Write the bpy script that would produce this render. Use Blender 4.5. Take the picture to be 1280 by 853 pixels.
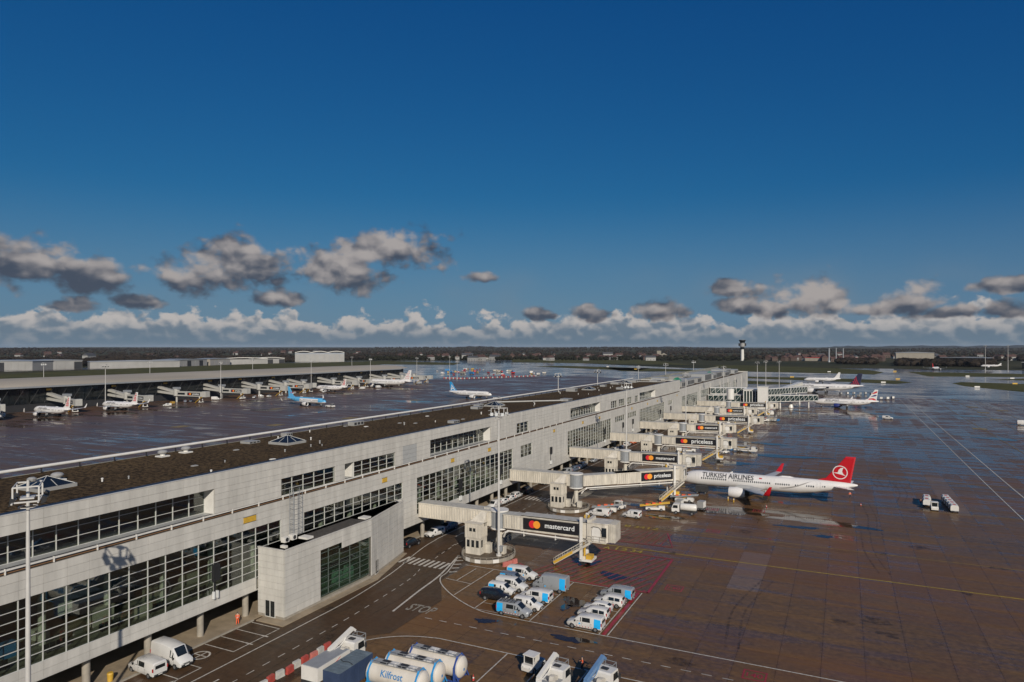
import bpy, bmesh, math, random
from mathutils import Vector, Matrix
R = math.radians
S = bpy.context.scene
for o in list(bpy.data.objects): bpy.data.objects.remove(o)
COL = S.collection

# ------------------------------------------------------------------ camera
THETA = math.atan(414 / 853)                      # the pier runs along +Y; the camera looks this far to its left
cd = bpy.data.cameras.new('camera'); cam = bpy.data.objects.new('camera', cd); COL.objects.link(cam)
cam.location = (0, 0, 40); cam.rotation_euler = (R(90), 0, THETA)
cd.sensor_width = 36; cd.lens = 36 * 853 / 1280; cd.shift_y = 7.5 / 1280
cd.clip_start = .5; cd.clip_end = 60000
S.camera = cam

# ------------------------------------------------------------------ light
SUNV = Vector((16.5, -19.6, 13.4)).normalized()   # towards the sun
EL = math.asin(SUNV.z); AZ = math.atan2(SUNV.x, SUNV.y)
sl = bpy.data.lights.new('sun', 'SUN'); sl.energy = 4.2; sl.angle = R(.5); sl.color = (1, .93, .82)
sun = bpy.data.objects.new('sun', sl); COL.objects.link(sun); sun.rotation_euler = (-SUNV).to_track_quat('-Z', 'Y').to_euler()
sun.location = (60, -80, 120)
S.view_settings.view_transform = 'Standard'; S.view_settings.look = 'None'
S.view_settings.gamma = 1; S.view_settings.exposure = 0.0
S.render.engine = 'CYCLES'
S.cycles.max_bounces = 6; S.cycles.transparent_max_bounces = 8; S.cycles.sample_clamp_indirect = 4

W = bpy.data.worlds.new('World'); S.world = W; W.use_nodes = True
W.cycles.sampling_method = 'MANUAL'; W.cycles.sample_map_resolution = 256
def world():
    nt = W.node_tree; N = nt.nodes; L = nt.links; N.clear()
    def nd(t, **k):
        n = N.new(t)
        for a, b in k.items(): setattr(n, a, b)
        return n
    def val(s, v):
        if isinstance(v, (int, float, tuple)): s.default_value = v
        else: L.new(v, s)
    def M(op, a, b=0., c=None, clamp=False):
        n = nd('ShaderNodeMath', operation=op, use_clamp=clamp); val(n.inputs[0], a); val(n.inputs[1], b)
        if c is not None: val(n.inputs[2], c)
        return n.outputs[0]
    def V(op, a, b):
        n = nd('ShaderNodeVectorMath', operation=op); val(n.inputs[0], a); val(n.inputs[1], b)
        return n.outputs['Value'] if op == 'LENGTH' else n.outputs[0]
    def mix(f, a, b):
        n = nd('ShaderNodeMix', data_type='RGBA'); val(n.inputs[0], f); val(n.inputs[6], a); val(n.inputs[7], b); return n.outputs[2]
    def mr(v, a, b, c=0., d=1., smooth=True):
        n = nd('ShaderNodeMapRange', interpolation_type='SMOOTHSTEP' if smooth else 'LINEAR')
        for i, x in enumerate((v, a, b, c, d)): val(n.inputs[i], x)
        return n.outputs[0]
    sky = nd('ShaderNodeTexSky', sky_type='NISHITA', sun_disc=False, sun_elevation=EL, sun_rotation=AZ,
             altitude=60, air_density=1.0, dust_density=.6, ozone_density=3.0)
    sep = nd('ShaderNodeSeparateColor'); L.new(sky.outputs[0], sep.inputs[0]); com = nd('ShaderNodeCombineColor')     # one even grade of the whole sky: deep polarised blue
    for i, (k, p) in enumerate(GRADE): L.new(M('MULTIPLY', M('POWER', sep.outputs[i], p), k), com.inputs[i])
    skyc = com.outputs[0]
    tc = nd('ShaderNodeTexCoord'); sx = nd('ShaderNodeSeparateXYZ'); L.new(tc.outputs['Generated'], sx.inputs[0])
    X, Y, Z = sx.outputs
    az = M('ARCTAN2', X, Y); el = M('ARCSINE', Z)
    cb = nd('ShaderNodeCombineXYZ'); L.new(az, cb.inputs[0]); L.new(M('MULTIPLY', el, 1.35), cb.inputs[1]); P = cb.outputs[0]
    def noise(v, sc, det=4, ro=.58, dist=0.):
        n = nd('ShaderNodeTexNoise', noise_dimensions='2D'); L.new(v, n.inputs['Vector']); n.inputs['Scale'].default_value = sc
        n.inputs['Detail'].default_value = det; n.inputs['Roughness'].default_value = ro; n.inputs['Distortion'].default_value = dist
        return n
    n1 = noise(P, 14); n1f = n1.outputs['Fac']
    lift = V('ADD', P, (0.0, .022, 0.)); n3f = noise(P, 9, 2).outputs['Fac']; n2f = noise(lift, 9, 2).outputs['Fac']
    relief = M('MULTIPLY', M('SUBTRACT', n3f, n2f), 2.6)
    big = noise(P, 3.2, 3).outputs['Fac']; fine = noise(P, 34, 5, .62).outputs['Fac']
    # cumulus clouds drifting at middle height: azimuth, elevation, half widths (degrees), lightness
    def billow(v):
        n = nd('ShaderNodeTexVoronoi', feature='F1', voronoi_dimensions='2D'); L.new(v, n.inputs['Vector']); n.inputs['Scale'].default_value = 34; n.inputs['Detail'].default_value = 1.5
        n.inputs['Roughness'].default_value = .5; return n.outputs['Distance']
    warp = V('ADD', P, V('MULTIPLY', V('SUBTRACT', n1.outputs['Color'], (.5, .5, .5)), (.035, .02, 0.)))
    b1 = billow(warp); b2 = billow(V('ADD', warp, (.004, .010, 0.)))
    puff = M('MULTIPLY', M('SUBTRACT', b2, b1), .5)           # lit from above and a little from the right
    field = None; hgt = None
    for a, e, w, h, b in CLOUDS:
        q = V('MULTIPLY', V('SUBTRACT', P, (R(a), R(e) * 1.35, 0.)), (1 / R(w), 1 / (R(h) * 1.35), 0.))
        s_ = nd('ShaderNodeSeparateXYZ'); L.new(q, s_.inputs[0]); qy = s_.outputs[1]
        flat = nd('ShaderNodeCombineXYZ'); L.new(s_.outputs[0], flat.inputs[0]); L.new(M('MAXIMUM', M('MULTIPLY', qy, -1.35), qy), flat.inputs[1])
        k = M('SUBTRACT', 1., V('LENGTH', flat.outputs[0], (0, 0, 0))); kk = M('MAXIMUM', k, 0.)
        t = M('MULTIPLY', kk, M('ADD', M('MULTIPLY', qy, 1.0), b))
        field = k if field is None else M('MAXIMUM', field, k)
        hgt = t if hgt is None else M('ADD', hgt, t)
    dens = M('ADD', M('MULTIPLY', field, 1.08), M('ADD', M('MULTIPLY', M('SUBTRACT', n1f, .5), 1.7), M('ADD', M('MULTIPLY', M('SUBTRACT', .42, b1), .35), M('MULTIPLY', M('SUBTRACT', fine, .5), .5))))
    alpha = mr(dens, .0, .52)
    lum = M('ADD', M('ADD', hgt, puff), M('ADD', M('MULTIPLY', relief, .8), M('MULTIPLY', M('SUBTRACT', fine, .5), .22)))
    ccol = mix(mr(lum, -.2, .9), CL_DARK, CL_LIGHT)
    # thin grey veil high in the band and the long bank of far cumulus near the horizon, all the way round
    eld = M('MULTIPLY', el, 180 / math.pi)
    top = M('ADD', 2.75, M('MULTIPLY', M('SUBTRACT', noise(P, 16, 5).outputs['Fac'], .5), 4.2))
    top = M('ADD', top, M('MULTIPLY', M('SUBTRACT', .42, b1), .8)); top = M('ADD', top, M('MULTIPLY', M('SUBTRACT', fine, .5), 1.4))
    bank = mr(M('SUBTRACT', top, eld), -.1, .45)
    bl = M('ADD', mr(M('SUBTRACT', top, eld), 2.6, -.1), M('ADD', M('MULTIPLY', puff, 2.2), M('MULTIPLY', M('SUBTRACT', fine, .5), .8)))
    bcol = mix(mr(bl, .1, 1.05), BK_DARK, BK_LIGHT)
    veil = M('MULTIPLY', mr(big, .45, .75), M('MULTIPLY', mr(eld, .5, 2.5), mr(eld, 7.5, 3.5)))
    c = mix(M('MULTIPLY', mr(eld, 13, 1.5), .5), skyc, LOWSKY)
    c = mix(M('MULTIPLY', veil, .5), c, VEIL)
    c = mix(M('MULTIPLY', bank, .85), c, bcol)
    c = mix(M('MULTIPLY', mr(eld, 2.3, .2), .75), c, HORIZON)
    c = mix(M('MULTIPLY', alpha, .94), c, ccol)
    bg = nd('ShaderNodeBackground'); L.new(c, bg.inputs[0]); bg.inputs[1].default_value = SKYSTR
    out = nd('ShaderNodeOutputWorld'); L.new(bg.outputs[0], out.inputs[0])
SKYSTR = .05; LOWSKY = (3.0, 4.3, 6.4, 1); GRADE = ((.078, 1.68), (.675, .93), (2.07, .57))
CL_DARK = (1.15, 1.4, 2.0, 1); CL_LIGHT = (7.8, 7.1, 6.8, 1)
BK_DARK = (3.1, 3.9, 4.8, 1); BK_LIGHT = (10.5, 9.6, 9.0, 1); VEIL = (3.4, 4.5, 5.6, 1); HORIZON = (2.0, 3.3, 4.6, 1)
def _c(x, y, w, h, b):                            # camera-independent: converts design angles once to azimuth and elevation
    r = (x - 640) / 853; u = (434 - y) / 853; fx = -math.sin(THETA) + r * math.cos(THETA); fy = math.cos(THETA) + r * math.sin(THETA)
    n = math.hypot(fx, fy)
    return (math.degrees(math.atan2(fx, fy)), math.degrees(math.atan2(u, n)), math.degrees(w / 853 / n), math.degrees(h / 853 / n), b)
CLOUDS = [_c(*a) for a in ((35, 335, 100, 48, .2), (115, 345, 85, 38, .35), (250, 350, 84, 34, .4), (318, 327, 84, 40, .36), 
    (425, 342, 85, 34, .42), (490, 316, 88, 38, .62), (348, 375, 45, 16, .35), (175, 378, 40, 16, .25), (95, 382, 42, 14, .3), (603, 348, 28, 12, .45),
    (830, 388, 46, 20, .5), (915, 362, 44, 18, .3), (920, 384, 40, 18, .3), (1018, 374, 66, 36, .85), (965, 388, 30, 18, .4), (1078, 388, 36, 16, .5),
    (1140, 378, 52, 30, .7), (1190, 390, 46, 14, .5), (1262, 357, 46, 14, .3), (1262, 390, 44, 16, .35), (740, 392, 36, 14, .4), (672, 393, 30, 13, .35),
    (1480, 360, 120, 40, .5), (1750, 330, 160, 50, .6), (-150, 340, 90, 40, .5), (-420, 320, 140, 50, .5))]
world()

# ------------------------------------------------------------------ materials
MATS = {}
def mat(name, col, rough=.5, metal=0., var=.12, scale=1.2, bump=0., spec=.5, emit=None, obj_random=0., island=0., streak=None, coat=0., world=False):
    if name in MATS: return MATS[name]
    m = bpy.data.materials.new(name); m.use_nodes = True; MATS[name] = m
    nt = m.node_tree; N = nt.nodes; L = nt.links; b = N['Principled BSDF']
    b.inputs['Roughness'].default_value = rough; b.inputs['Metallic'].default_value = metal
    b.inputs['Specular IOR Level'].default_value = spec; b.inputs['Coat Weight'].default_value = coat
    c4 = (*col, 1)
    tc = N.new('ShaderNodeTexCoord'); nz = N.new('ShaderNodeTexNoise'); nz.inputs['Scale'].default_value = scale
    nz.inputs['Detail'].default_value = 5; nz.inputs['Roughness'].default_value = .62
    src = N.new('ShaderNodeNewGeometry').outputs['Position'] if world else tc.outputs['Object']
    if streak:
        mp = N.new('ShaderNodeMapping'); mp.inputs['Scale'].default_value = streak; L.new(src, mp.inputs[0]); src = mp.outputs[0]
    L.new(src, nz.inputs['Vector'])
    mr = N.new('ShaderNodeMapRange'); L.new(nz.outputs['Fac'], mr.inputs[0])
    mr.inputs[1].default_value = .3; mr.inputs[2].default_value = .7; mr.inputs[3].default_value = 1 - var; mr.inputs[4].default_value = 1 + var * .6
    fac = mr.outputs[0]
    for amt, kind in ((obj_random, 0), (island, 1)):
        if amt:
            src2 = N.new('ShaderNodeObjectInfo').outputs['Random'] if kind == 0 else N.new('ShaderNodeNewGeometry').outputs['Random Per Island']
            m2 = N.new('ShaderNodeMapRange'); L.new(src2, m2.inputs[0]); m2.inputs[3].default_value = 1 - amt; m2.inputs[4].default_value = 1 + amt
            mu = N.new('ShaderNodeMath'); mu.operation = 'MULTIPLY'; L.new(fac, mu.inputs[0]); L.new(m2.outputs[0], mu.inputs[1]); fac = mu.outputs[0]
    mx = N.new('ShaderNodeMix'); mx.data_type = 'RGBA'; mx.blend_type = 'MULTIPLY'; mx.inputs[0].default_value = 1
    mx.inputs[6].default_value = c4; L.new(fac, mx.inputs[7]); L.new(mx.outputs[2], b.inputs['Base Color'])
    rr = N.new('ShaderNodeMapRange'); L.new(nz.outputs['Fac'], rr.inputs[0]); rr.inputs[3].default_value = max(0, rough - .08); rr.inputs[4].default_value = min(1, rough + .12)
    L.new(rr.outputs[0], b.inputs['Roughness'])
    if bump:
        bp = N.new('ShaderNodeBump'); bp.inputs['Strength'].default_value = bump; L.new(nz.outputs['Fac'], bp.inputs['Height']); L.new(bp.outputs[0], b.inputs['Normal'])
    if emit:
        b.inputs['Emission Color'].default_value = (*emit, 1); b.inputs['Emission Strength'].default_value = 1
    return m

def glass_mat(name, tint=(.72, .77, .72), base=.06):
    if name in MATS: return MATS[name]
    m = bpy.data.materials.new(name); m.use_nodes = True; MATS[name] = m
    N = m.node_tree.nodes; L = m.node_tree.links; N.clear()
    tr = N.new('ShaderNodeBsdfTransparent'); tr.inputs[0].default_value = (*tint, 1)
    gl = N.new('ShaderNodeBsdfGlossy'); gl.inputs['Roughness'].default_value = .015
    oi = N.new('ShaderNodeObjectInfo'); geo = N.new('ShaderNodeNewGeometry')
    nz = N.new('ShaderNodeTexNoise'); nz.inputs['Scale'].default_value = .35; L.new(geo.outputs['Position'], nz.inputs['Vector'])
    bp = N.new('ShaderNodeBump'); bp.inputs['Strength'].default_value = .03; bp.inputs['Distance'].default_value = .3
    L.new(nz.outputs['Fac'], bp.inputs['Height']); L.new(bp.outputs[0], gl.inputs['Normal'])
    lw = N.new('ShaderNodeLayerWeight'); lw.inputs['Blend'].default_value = .5            # facing term is the same from both sides of the pane
    pw = N.new('ShaderNodeMath'); pw.operation = 'POWER'; L.new(lw.outputs['Facing'], pw.inputs[0]); pw.inputs[1].default_value = 4.5
    ad = N.new('ShaderNodeMath'); ad.operation = 'MULTIPLY_ADD'; ad.use_clamp = True; L.new(pw.outputs[0], ad.inputs[0]); ad.inputs[1].default_value = .8; ad.inputs[2].default_value = .05 + base
    mx = N.new('ShaderNodeMixShader'); L.new(ad.outputs[0], mx.inputs[0]); L.new(tr.outputs[0], mx.inputs[1]); L.new(gl.outputs[0], mx.inputs[2])
    out = N.new('ShaderNodeOutputMaterial'); L.new(mx.outputs[0], out.inputs[0])
    return m

# ------------------------------------------------------------------ mesh building
class MB:
    def __init__(s): s.v = []; s.f = []; s.m = []
    def add(s, vs, fs, mi=0):
        n = len(s.v); s.v += [tuple(p) for p in vs]
        for f in fs: s.f.append([n + i for i in f]); s.m.append(mi)
        return s
    def box(s, x0, x1, y0, y1, z0, z1, mi=0):
        return s.add([(x0, y0, z0), (x1, y0, z0), (x1, y1, z0), (x0, y1, z0), (x0, y0, z1), (x1, y0, z1), (x1, y1, z1), (x0, y1, z1)],
                     [(0, 3, 2, 1), (4, 5, 6, 7), (0, 1, 5, 4), (1, 2, 6, 5), (2, 3, 7, 6), (3, 0, 4, 7)], mi)
    def bar(s, p0, p1, w, h, mi=0):
        p0 = Vector(p0); p1 = Vector(p1); d = (p1 - p0).normalized(); up = Vector((0, 0, 1)) if abs(d.z) < .95 else Vector((1, 0, 0))
        a = d.cross(up).normalized() * w / 2; b = a.cross(d).normalized() * h / 2
        q = [p + i * a + j * b for p in (p0, p1) for i, j in ((-1, -1), (1, -1), (1, 1), (-1, 1))]
        return s.add(q, [(3, 2, 1, 0), (4, 5, 6, 7), (0, 1, 5, 4), (1, 2, 6, 5), (2, 3, 7, 6), (3, 0, 4, 7)], mi)
    def poly(s, pts, mi=0): return s.add(pts, [tuple(range(len(pts)))], mi)
    def slab(s, pts, z0, z1, mi=0):
        n = len(pts)
        vs = [(x, y, z0) for x, y in pts] + [(x, y, z1) for x, y in pts]
        return s.add(vs, [tuple(range(n))[::-1], tuple(range(n, 2 * n))] + [(i, (i + 1) % n, n + (i + 1) % n, n + i) for i in range(n)], mi)
    def prism(s, pts, y0, y1, mi=0):                       # polygon in xz, extruded along y
        n = len(pts)
        vs = [(x, y0, z) for x, z in pts] + [(x, y1, z) for x, z in pts]
        return s.add(vs, [tuple(range(n)), tuple(range(n, 2 * n))[::-1]] + [(i, n + i, n + (i + 1) % n, (i + 1) % n) for i in range(n)], mi)
    def loft(s, rings, caps=True, mi=0):
        n = len(rings[0]); vs = [p for r in rings for p in r]
        fs = [(k * n + i, k * n + (i + 1) % n, (k + 1) * n + (i + 1) % n, (k + 1) * n + i) for k in range(len(rings) - 1) for i in range(n)]
        if caps: fs += [tuple(range(n))[::-1], tuple(range((len(rings) - 1) * n, len(rings) * n))]
        return s.add(vs, fs, mi)
    def cyl(s, p0, p1, r0, r1=None, n=12, mi=0, caps=True):
        r1 = r0 if r1 is None else r1; p0 = Vector(p0); p1 = Vector(p1); d = (p1 - p0).normalized()
        up = Vector((0, 0, 1)) if abs(d.z) < .95 else Vector((1, 0, 0)); a = d.cross(up).normalized(); b = d.cross(a)
        ring = lambda p, r: [p + r * (math.cos(t) * a + math.sin(t) * b) for t in [2 * math.pi * i / n for i in range(n)]]
        return s.loft([ring(p0, r0), ring(p1, r1)], caps, mi)
    def lathe_x(s, prof, n=20, yc=0., zc=0., mi=0, caps=True):  # (x, radius, z shift)
        return s.loft([[(x, yc + r * math.cos(t), zc + dz + r * math.sin(t)) for t in [2 * math.pi * i / n for i in range(n)]] for x, r, dz in prof], caps, mi)
    def tube(s, path, r, n=6, mi=0):
        for a, b in zip(path[:-1], path[1:]): s.cyl(a, b, r, r, n, mi)
        return s
    def merge(s, o, M=None, mi=None):
        n = len(s.v); s.v += [tuple((M @ Vector(p))) if M else p for p in o.v]
        for f, m in zip(o.f, o.m): s.f.append([n + i for i in f]); s.m.append(m if mi is None else mi)
        return s
    def mesh(s, name, mats, smooth=False):
        me = bpy.data.meshes.new(name); me.from_pydata(s.v, [], s.f)
        for m in (mats if isinstance(mats, (list, tuple)) else [mats]): me.materials.append(m)
        me.polygons.foreach_set('material_index', s.m)
        if smooth:
            me.polygons.foreach_set('use_smooth', [True] * len(s.f)); me.update()
            bm = bmesh.new(); bm.from_mesh(me); bmesh.ops.recalc_face_normals(bm, faces=bm.faces); bm.to_mesh(me); bm.free()
            try: me.set_sharp_from_angle(angle=R(38))
            except Exception: pass
        else:
            bm = bmesh.new(); bm.from_mesh(me); bmesh.ops.recalc_face_normals(bm, faces=bm.faces); bm.to_mesh(me); bm.free()
        me.update(); return me

def ob(name, data, mats=None, parent=None, loc=(0, 0, 0), rz=0., kind=None, smooth=False, label=None, cat=None, group=None):
    if isinstance(data, MB): data = data.mesh(name, mats, smooth)
    o = bpy.data.objects.new(name, data); COL.objects.link(o); o.location = loc
    if rz: o.rotation_euler = (0, 0, rz)
    if parent is not None: o.parent = parent
    return tag(o, label, cat, group, kind)
def tag(o, label=None, cat=None, group=None, kind=None):
    if label: o['label'] = label
    if cat: o['category'] = cat
    if group: o['group'] = group
    if kind: o['kind'] = kind
    return o
def thing(name, label, cat, loc=(0, 0, 0), rz=0., group=None): return ob(name, None, None, None, loc, rz, None, False, label, cat, group)
def kids(o): return [c for c in COL.objects if c.parent == o]
CH = {}
def copy_thing(src, loc, rz, label=None, group=None):
    if src.name not in CH:
        k = kids(src); CH[src.name] = [(c, kids(c)) for c in k]
    r = src.copy(); COL.objects.link(r); r.location = loc; r.rotation_euler = (0, 0, rz)
    if label: r['label'] = label
    if group: r['group'] = group
    for c, sub in CH[src.name]:
        c2 = c.copy(); COL.objects.link(c2); c2.parent = r
        for d in sub:
            d2 = d.copy(); COL.objects.link(d2); d2.parent = c2
    return r

TXT = {}
def text_mb(body, w=None, h=None, squeeze=None):
    """lettering as flat geometry in the xy plane, left bottom at the origin, scaled to width w (and height h)"""
    if body not in TXT:
        cu = bpy.data.curves.new('t', 'FONT'); cu.body = body; cu.resolution_u = 3; cu.offset = .016
        o = bpy.data.objects.new('t', cu); COL.objects.link(o)
        me = bpy.data.meshes.new_from_object(o.evaluated_get(bpy.context.evaluated_depsgraph_get()))
        TXT[body] = ([tuple(v.co) for v in me.vertices], [tuple(p.vertices) for p in me.polygons])
        bpy.data.objects.remove(o); bpy.data.curves.remove(cu); bpy.data.meshes.remove(me)
    vs, fs = TXT[body]
    x0 = min(v[0] for v in vs); x1 = max(v[0] for v in vs); y0 = min(v[1] for v in vs); y1 = max(v[1] for v in vs)
    k = w / (x1 - x0) if w else h / (y1 - y0); ky = h / (y1 - y0) if h else k
    m = MB(); m.add([((v[0] - x0) * k, (v[1] - y0) * ky, 0) for v in vs], fs); return m
def disc_pts(cx, cy, r, n=20): return [(cx + r * math.cos(2 * math.pi * i / n), cy + r * math.sin(2 * math.pi * i / n)) for i in range(n)]

# shared materials
M_panel = mat('enamel_panel', (.51, .485, .44), .38, var=.17, scale=.8, obj_random=.03, island=.03, streak=(1, .9, .18), world=True)
M_panel_grey = mat('grey_panel', (.36, .36, .35), .45, var=.08)
M_white = mat('white_paint', (.66, .63, .58), .35, var=.08)
M_cream = mat('cream_steel', (.52, .475, .40), .45, var=.22, scale=.8, bump=.05)
M_creamroof = mat('cream_roof', (.42, .40, .36), .6, var=.2)
M_grey = mat('grey_steel', (.30, .31, .32), .4, .2, var=.12)
M_dark = mat('dark_steel', (.03, .03, .032), .5, var=.2)
M_black = mat('black_rubber', (.012, .012, .013), .7, var=.2)
M_mull = mat('mullion_paint', (.50, .49, .46), .4, var=.06)
M_glass = glass_mat('window_glass')
M_glassdark = mat('dark_glass', (.012, .016, .018), .05, var=.2, spec=.8)
M_conc = mat('concrete', (.30, .265, .215), .75, var=.22, scale=.9, bump=.1)
M_pave = mat('paving_concrete', (.30, .235, .16), .6, var=.3, scale=.4, bump=.1)
M_yellow = mat('yellow_paint', (.55, .33, .04), .45, var=.2)
M_red = mat('red_paint', (.45, .04, .035), .45, var=.15)
M_orange = mat('orange_vest', (.75, .12, .04), .7, var=.15)
M_blue = mat('blue_paint', (.04, .19, .42), .4, var=.15)
M_sky = mat('light_blue_vinyl', (.02, .40, .80), .3, var=.06)
M_lens = mat('lamp_lens', (.6, .6, .58), .1, var=.05)
M_redlens = mat('tail_lens', (.35, .02, .02), .15, var=.05)
M_rim = mat('alloy', (.33, .33, .33), .3, .6)
M_skin = mat('skin', (.45, .28, .20), .6)
M_cloth = mat('dark_cloth', (.03, .035, .05), .85)
for _t in ('mastercard', 'priceless', 'TURKISH AIRLINES', 'Kilfrost', 'STOP', 'A', 'B', '12', '34', '140', 'BRITISH AIRWAYS', 'brussels airlines', 'RESERVED', 'TUI'): text_mb(_t, 1)

# ------------------------------------------------------------------ setting: ground, aprons, roads
def wet_mat(name, dry, wet, cover=.5, sx=.03, sy=.28, rough_wet=.09, rough_dry=.5, joints=None, objr=0., patch=.35, dark_oil=True, grid=False):
    m = bpy.data.materials.new(name); m.use_nodes = True; nt = m.node_tree; N = nt.nodes; L = nt.links; b = N['Principled BSDF']
    def nd(t, **k):
        n = N.new(t)
        for a, c in k.items(): setattr(n, a, c)
        return n
    geo = nd('ShaderNodeNewGeometry'); pos = geo.outputs['Position']
    def noise(scale3, det=5, ro=.6, dist=0., off=(0, 0, 0)):
        mp = nd('ShaderNodeMapping'); mp.inputs['Scale'].default_value = scale3; mp.inputs['Location'].default_value = off; L.new(pos, mp.inputs[0])
        n = nd('ShaderNodeTexNoise'); n.inputs['Scale'].default_value = 1; n.inputs['Detail'].default_value = det
        n.inputs['Roughness'].default_value = ro; n.inputs['Distortion'].default_value = dist; L.new(mp.outputs[0], n.inputs['Vector']); return n.outputs['Fac']
    def M(op, a, c=0., clamp=False):
        n = nd('ShaderNodeMath', operation=op, use_clamp=clamp)
        for s, v in zip(n.inputs, (a, c)):
            if isinstance(v, (int, float)): s.default_value = v
            else: L.new(v, s)
        return n.outputs[0]
    def mr(v, a, c, d=0., e=1.):
        n = nd('ShaderNodeMapRange', interpolation_type='SMOOTHSTEP'); L.new(v, n.inputs[0])
        for i, x in enumerate((a, c, d, e)): n.inputs[i + 1].default_value = x
        return n.outputs[0]
    def mix(f, a, c, blend='MIX'):
        n = nd('ShaderNodeMix', data_type='RGBA', blend_type=blend)
        for s, v in ((n.inputs[0], f), (n.inputs[6], a), (n.inputs[7], c)):
            if isinstance(v, (int, float, tuple)): s.default_value = v
            else: L.new(v, s)
        return n.outputs[2]
    streak = noise((sx, sy * 1.5, .1), 6, .66, .4); streak2 = noise((sx * 2.2, sy * 5, .1), 5, .7, .2, (7, 3, 0)); cross = noise((sy * .7, sx * .6, .1), 4, .6, .2, (31, 5, 0))
    blot = noise((.022, .022, .02), 5, .6, .8); fine = noise((1.3, 1.3, 1.3), 6, .7); mid = noise((.16, .16, .1), 6, .65, .6, (2, 9, 0))
    f = M('ADD', M('MULTIPLY', streak, .36), M('ADD', M('MULTIPLY', blot, .22), M('ADD', M('MULTIPLY', mid, .12), M('ADD', M('MULTIPLY', streak2, .20), M('MULTIPLY', cross, .10)))))
    sp = nd('ShaderNodeSeparateXYZ'); L.new(pos, sp.inputs[0])
    if grid:                                             # water lingers along the joints and, further out, over whole bays
        def near_line(c, p, w): return mr(M('ABSOLUTE', M('SUBTRACT', M('FRACT', M('ADD', M('MULTIPLY', c, 1 / p), 100)), .5)), .5 - w / p, .5)
        def cell(px, py):
            wn = nd('ShaderNodeTexWhiteNoise', noise_dimensions='2D'); cbn = nd('ShaderNodeCombineXYZ')
            L.new(M('FLOOR', M('MULTIPLY', M('ADD', sp.outputs[0], 2.5), 1 / px)), cbn.inputs[0]); L.new(M('FLOOR', M('MULTIPLY', M('SUBTRACT', sp.outputs[1], 80), 1 / py)), cbn.inputs[1]); L.new(cbn.outputs[0], wn.inputs['Vector']); return wn.outputs['Value']
        f = M('ADD', f, M('MULTIPLY', near_line(M('ADD', sp.outputs[0], 2.5), 5, .5), .03)); f = M('SUBTRACT', f, M('MULTIPLY', near_line(M('SUBTRACT', sp.outputs[1], 80), 7.5, 1.5), M('MULTIPLY', cell(10, 7.5), .11)))
        f = M('ADD', f, M('MULTIPLY', M('SUBTRACT', cell(5, 7.5), .5), .035)); f = M('ADD', f, mr(sp.outputs[1], 130, 330, 0, .048))
        f = M('ADD', f, M('MULTIPLY', M('SUBTRACT', cell(5, 22.5), .5), .04))
    if objr:
        oi = nd('ShaderNodeObjectInfo'); f = M('ADD', f, M('MULTIPLY', M('SUBTRACT', oi.outputs['Random'], .5), objr))
    wetm = mr(f, .565 - cover * .12, .590 - cover * .12)          # 1 = standing water film
    damp = mr(f, .40 - cover * .1, .60 - cover * .1)
    base = mix(damp, (*dry, 1), (*wet, 1))
    base = mix(mr(fine, .4, .62, .0, .42), base, (dry[0] * 1.55, dry[1] * 1.5, dry[2] * 1.45, 1)); base = mix(mr(noise((.55, 1.6, .5), 6, .75, .3, (3, 1, 0)), .5, .68, 0, .5), base, (wet[0] * .55, wet[1] * .55, wet[2] * .6, 1))
    if dark_oil: base = mix(mr(noise((.05, .4, .1), 5, .7, .6, (11, 4, 0)), .56, .74, 0, .55), base, (wet[0] * .45, wet[1] * .45, wet[2] * .5, 1))
    tint = mix(mr(noise((.013, .05, .1), 4, .6, .5, (5, 8, 0)), .4, .66, 0, .6), base, (dry[0] * 1.05, dry[1] * .82, dry[2] * .66, 1))
    base = tint
    if objr:
        k = M('ADD', .93, M('MULTIPLY', oi.outputs['Random'], .14)); base = mix(1., base, k, 'MULTIPLY')
    rough = M('ADD', M('MULTIPLY', mr(damp, 0, 1, rough_dry, rough_dry * .62), 1), 0)
    rough = M('ADD', M('MULTIPLY', rough, M('SUBTRACT', 1, wetm)), M('MULTIPLY', wetm, rough_wet))
    if joints:
        px, py, w = joints
        s = nd('ShaderNodeSeparateXYZ'); L.new(pos, s.inputs[0])
        def line(c, p): return M('GREATER_THAN', M('ABSOLUTE', M('SUBTRACT', M('FRACT', M('ADD', M('MULTIPLY', c, 1 / p), 100), 0), .5)), .5 - w / p)
        j = M('MAXIMUM', line(M('ADD', s.outputs[0], 2.5), px), line(s.outputs[1], py))
        base = mix(M('MULTIPLY', j, .5), base, (wet[0] * .5, wet[1] * .5, wet[2] * .5, 1))
        rough = M('ADD', rough, M('MULTIPLY', j, .25))
    L.new(base, b.inputs['Base Color']); L.new(rough, b.inputs['Roughness'])
    b.inputs['IOR'].default_value = 1.42; L.new(mr(wetm, 0, 1, .22, .5), b.inputs['Specular IOR Level'])
    bp = nd('ShaderNodeBump'); bp.inputs['Strength'].default_value = .25; bp.inputs['Distance'].default_value = .02
    L.new(M('MULTIPLY', fine, M('SUBTRACT', 1, wetm)), bp.inputs['Height']); L.new(bp.outputs[0], b.inputs['Normal'])
    return m
DRY = (.140, .079, .034); WET = (.084, .049, .025)
M_apron = wet_mat('wet_concrete', DRY, WET, .30, joints=(5, 7.5, .04), grid=True)
M_slab = wet_mat('wet_concrete_slab', DRY, WET, .24, objr=.035, grid=True)
M_apronw = wet_mat('wet_concrete_west', (.12, .073, .046), (.080, .050, .034), .34, sx=.02, sy=.12, joints=(7.5, 7.5, .05))
M_road = wet_mat('damp_asphalt', (.072, .046, .027), (.042, .028, .018), .05, sx=.3, sy=.03, rough_dry=.62)
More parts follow.
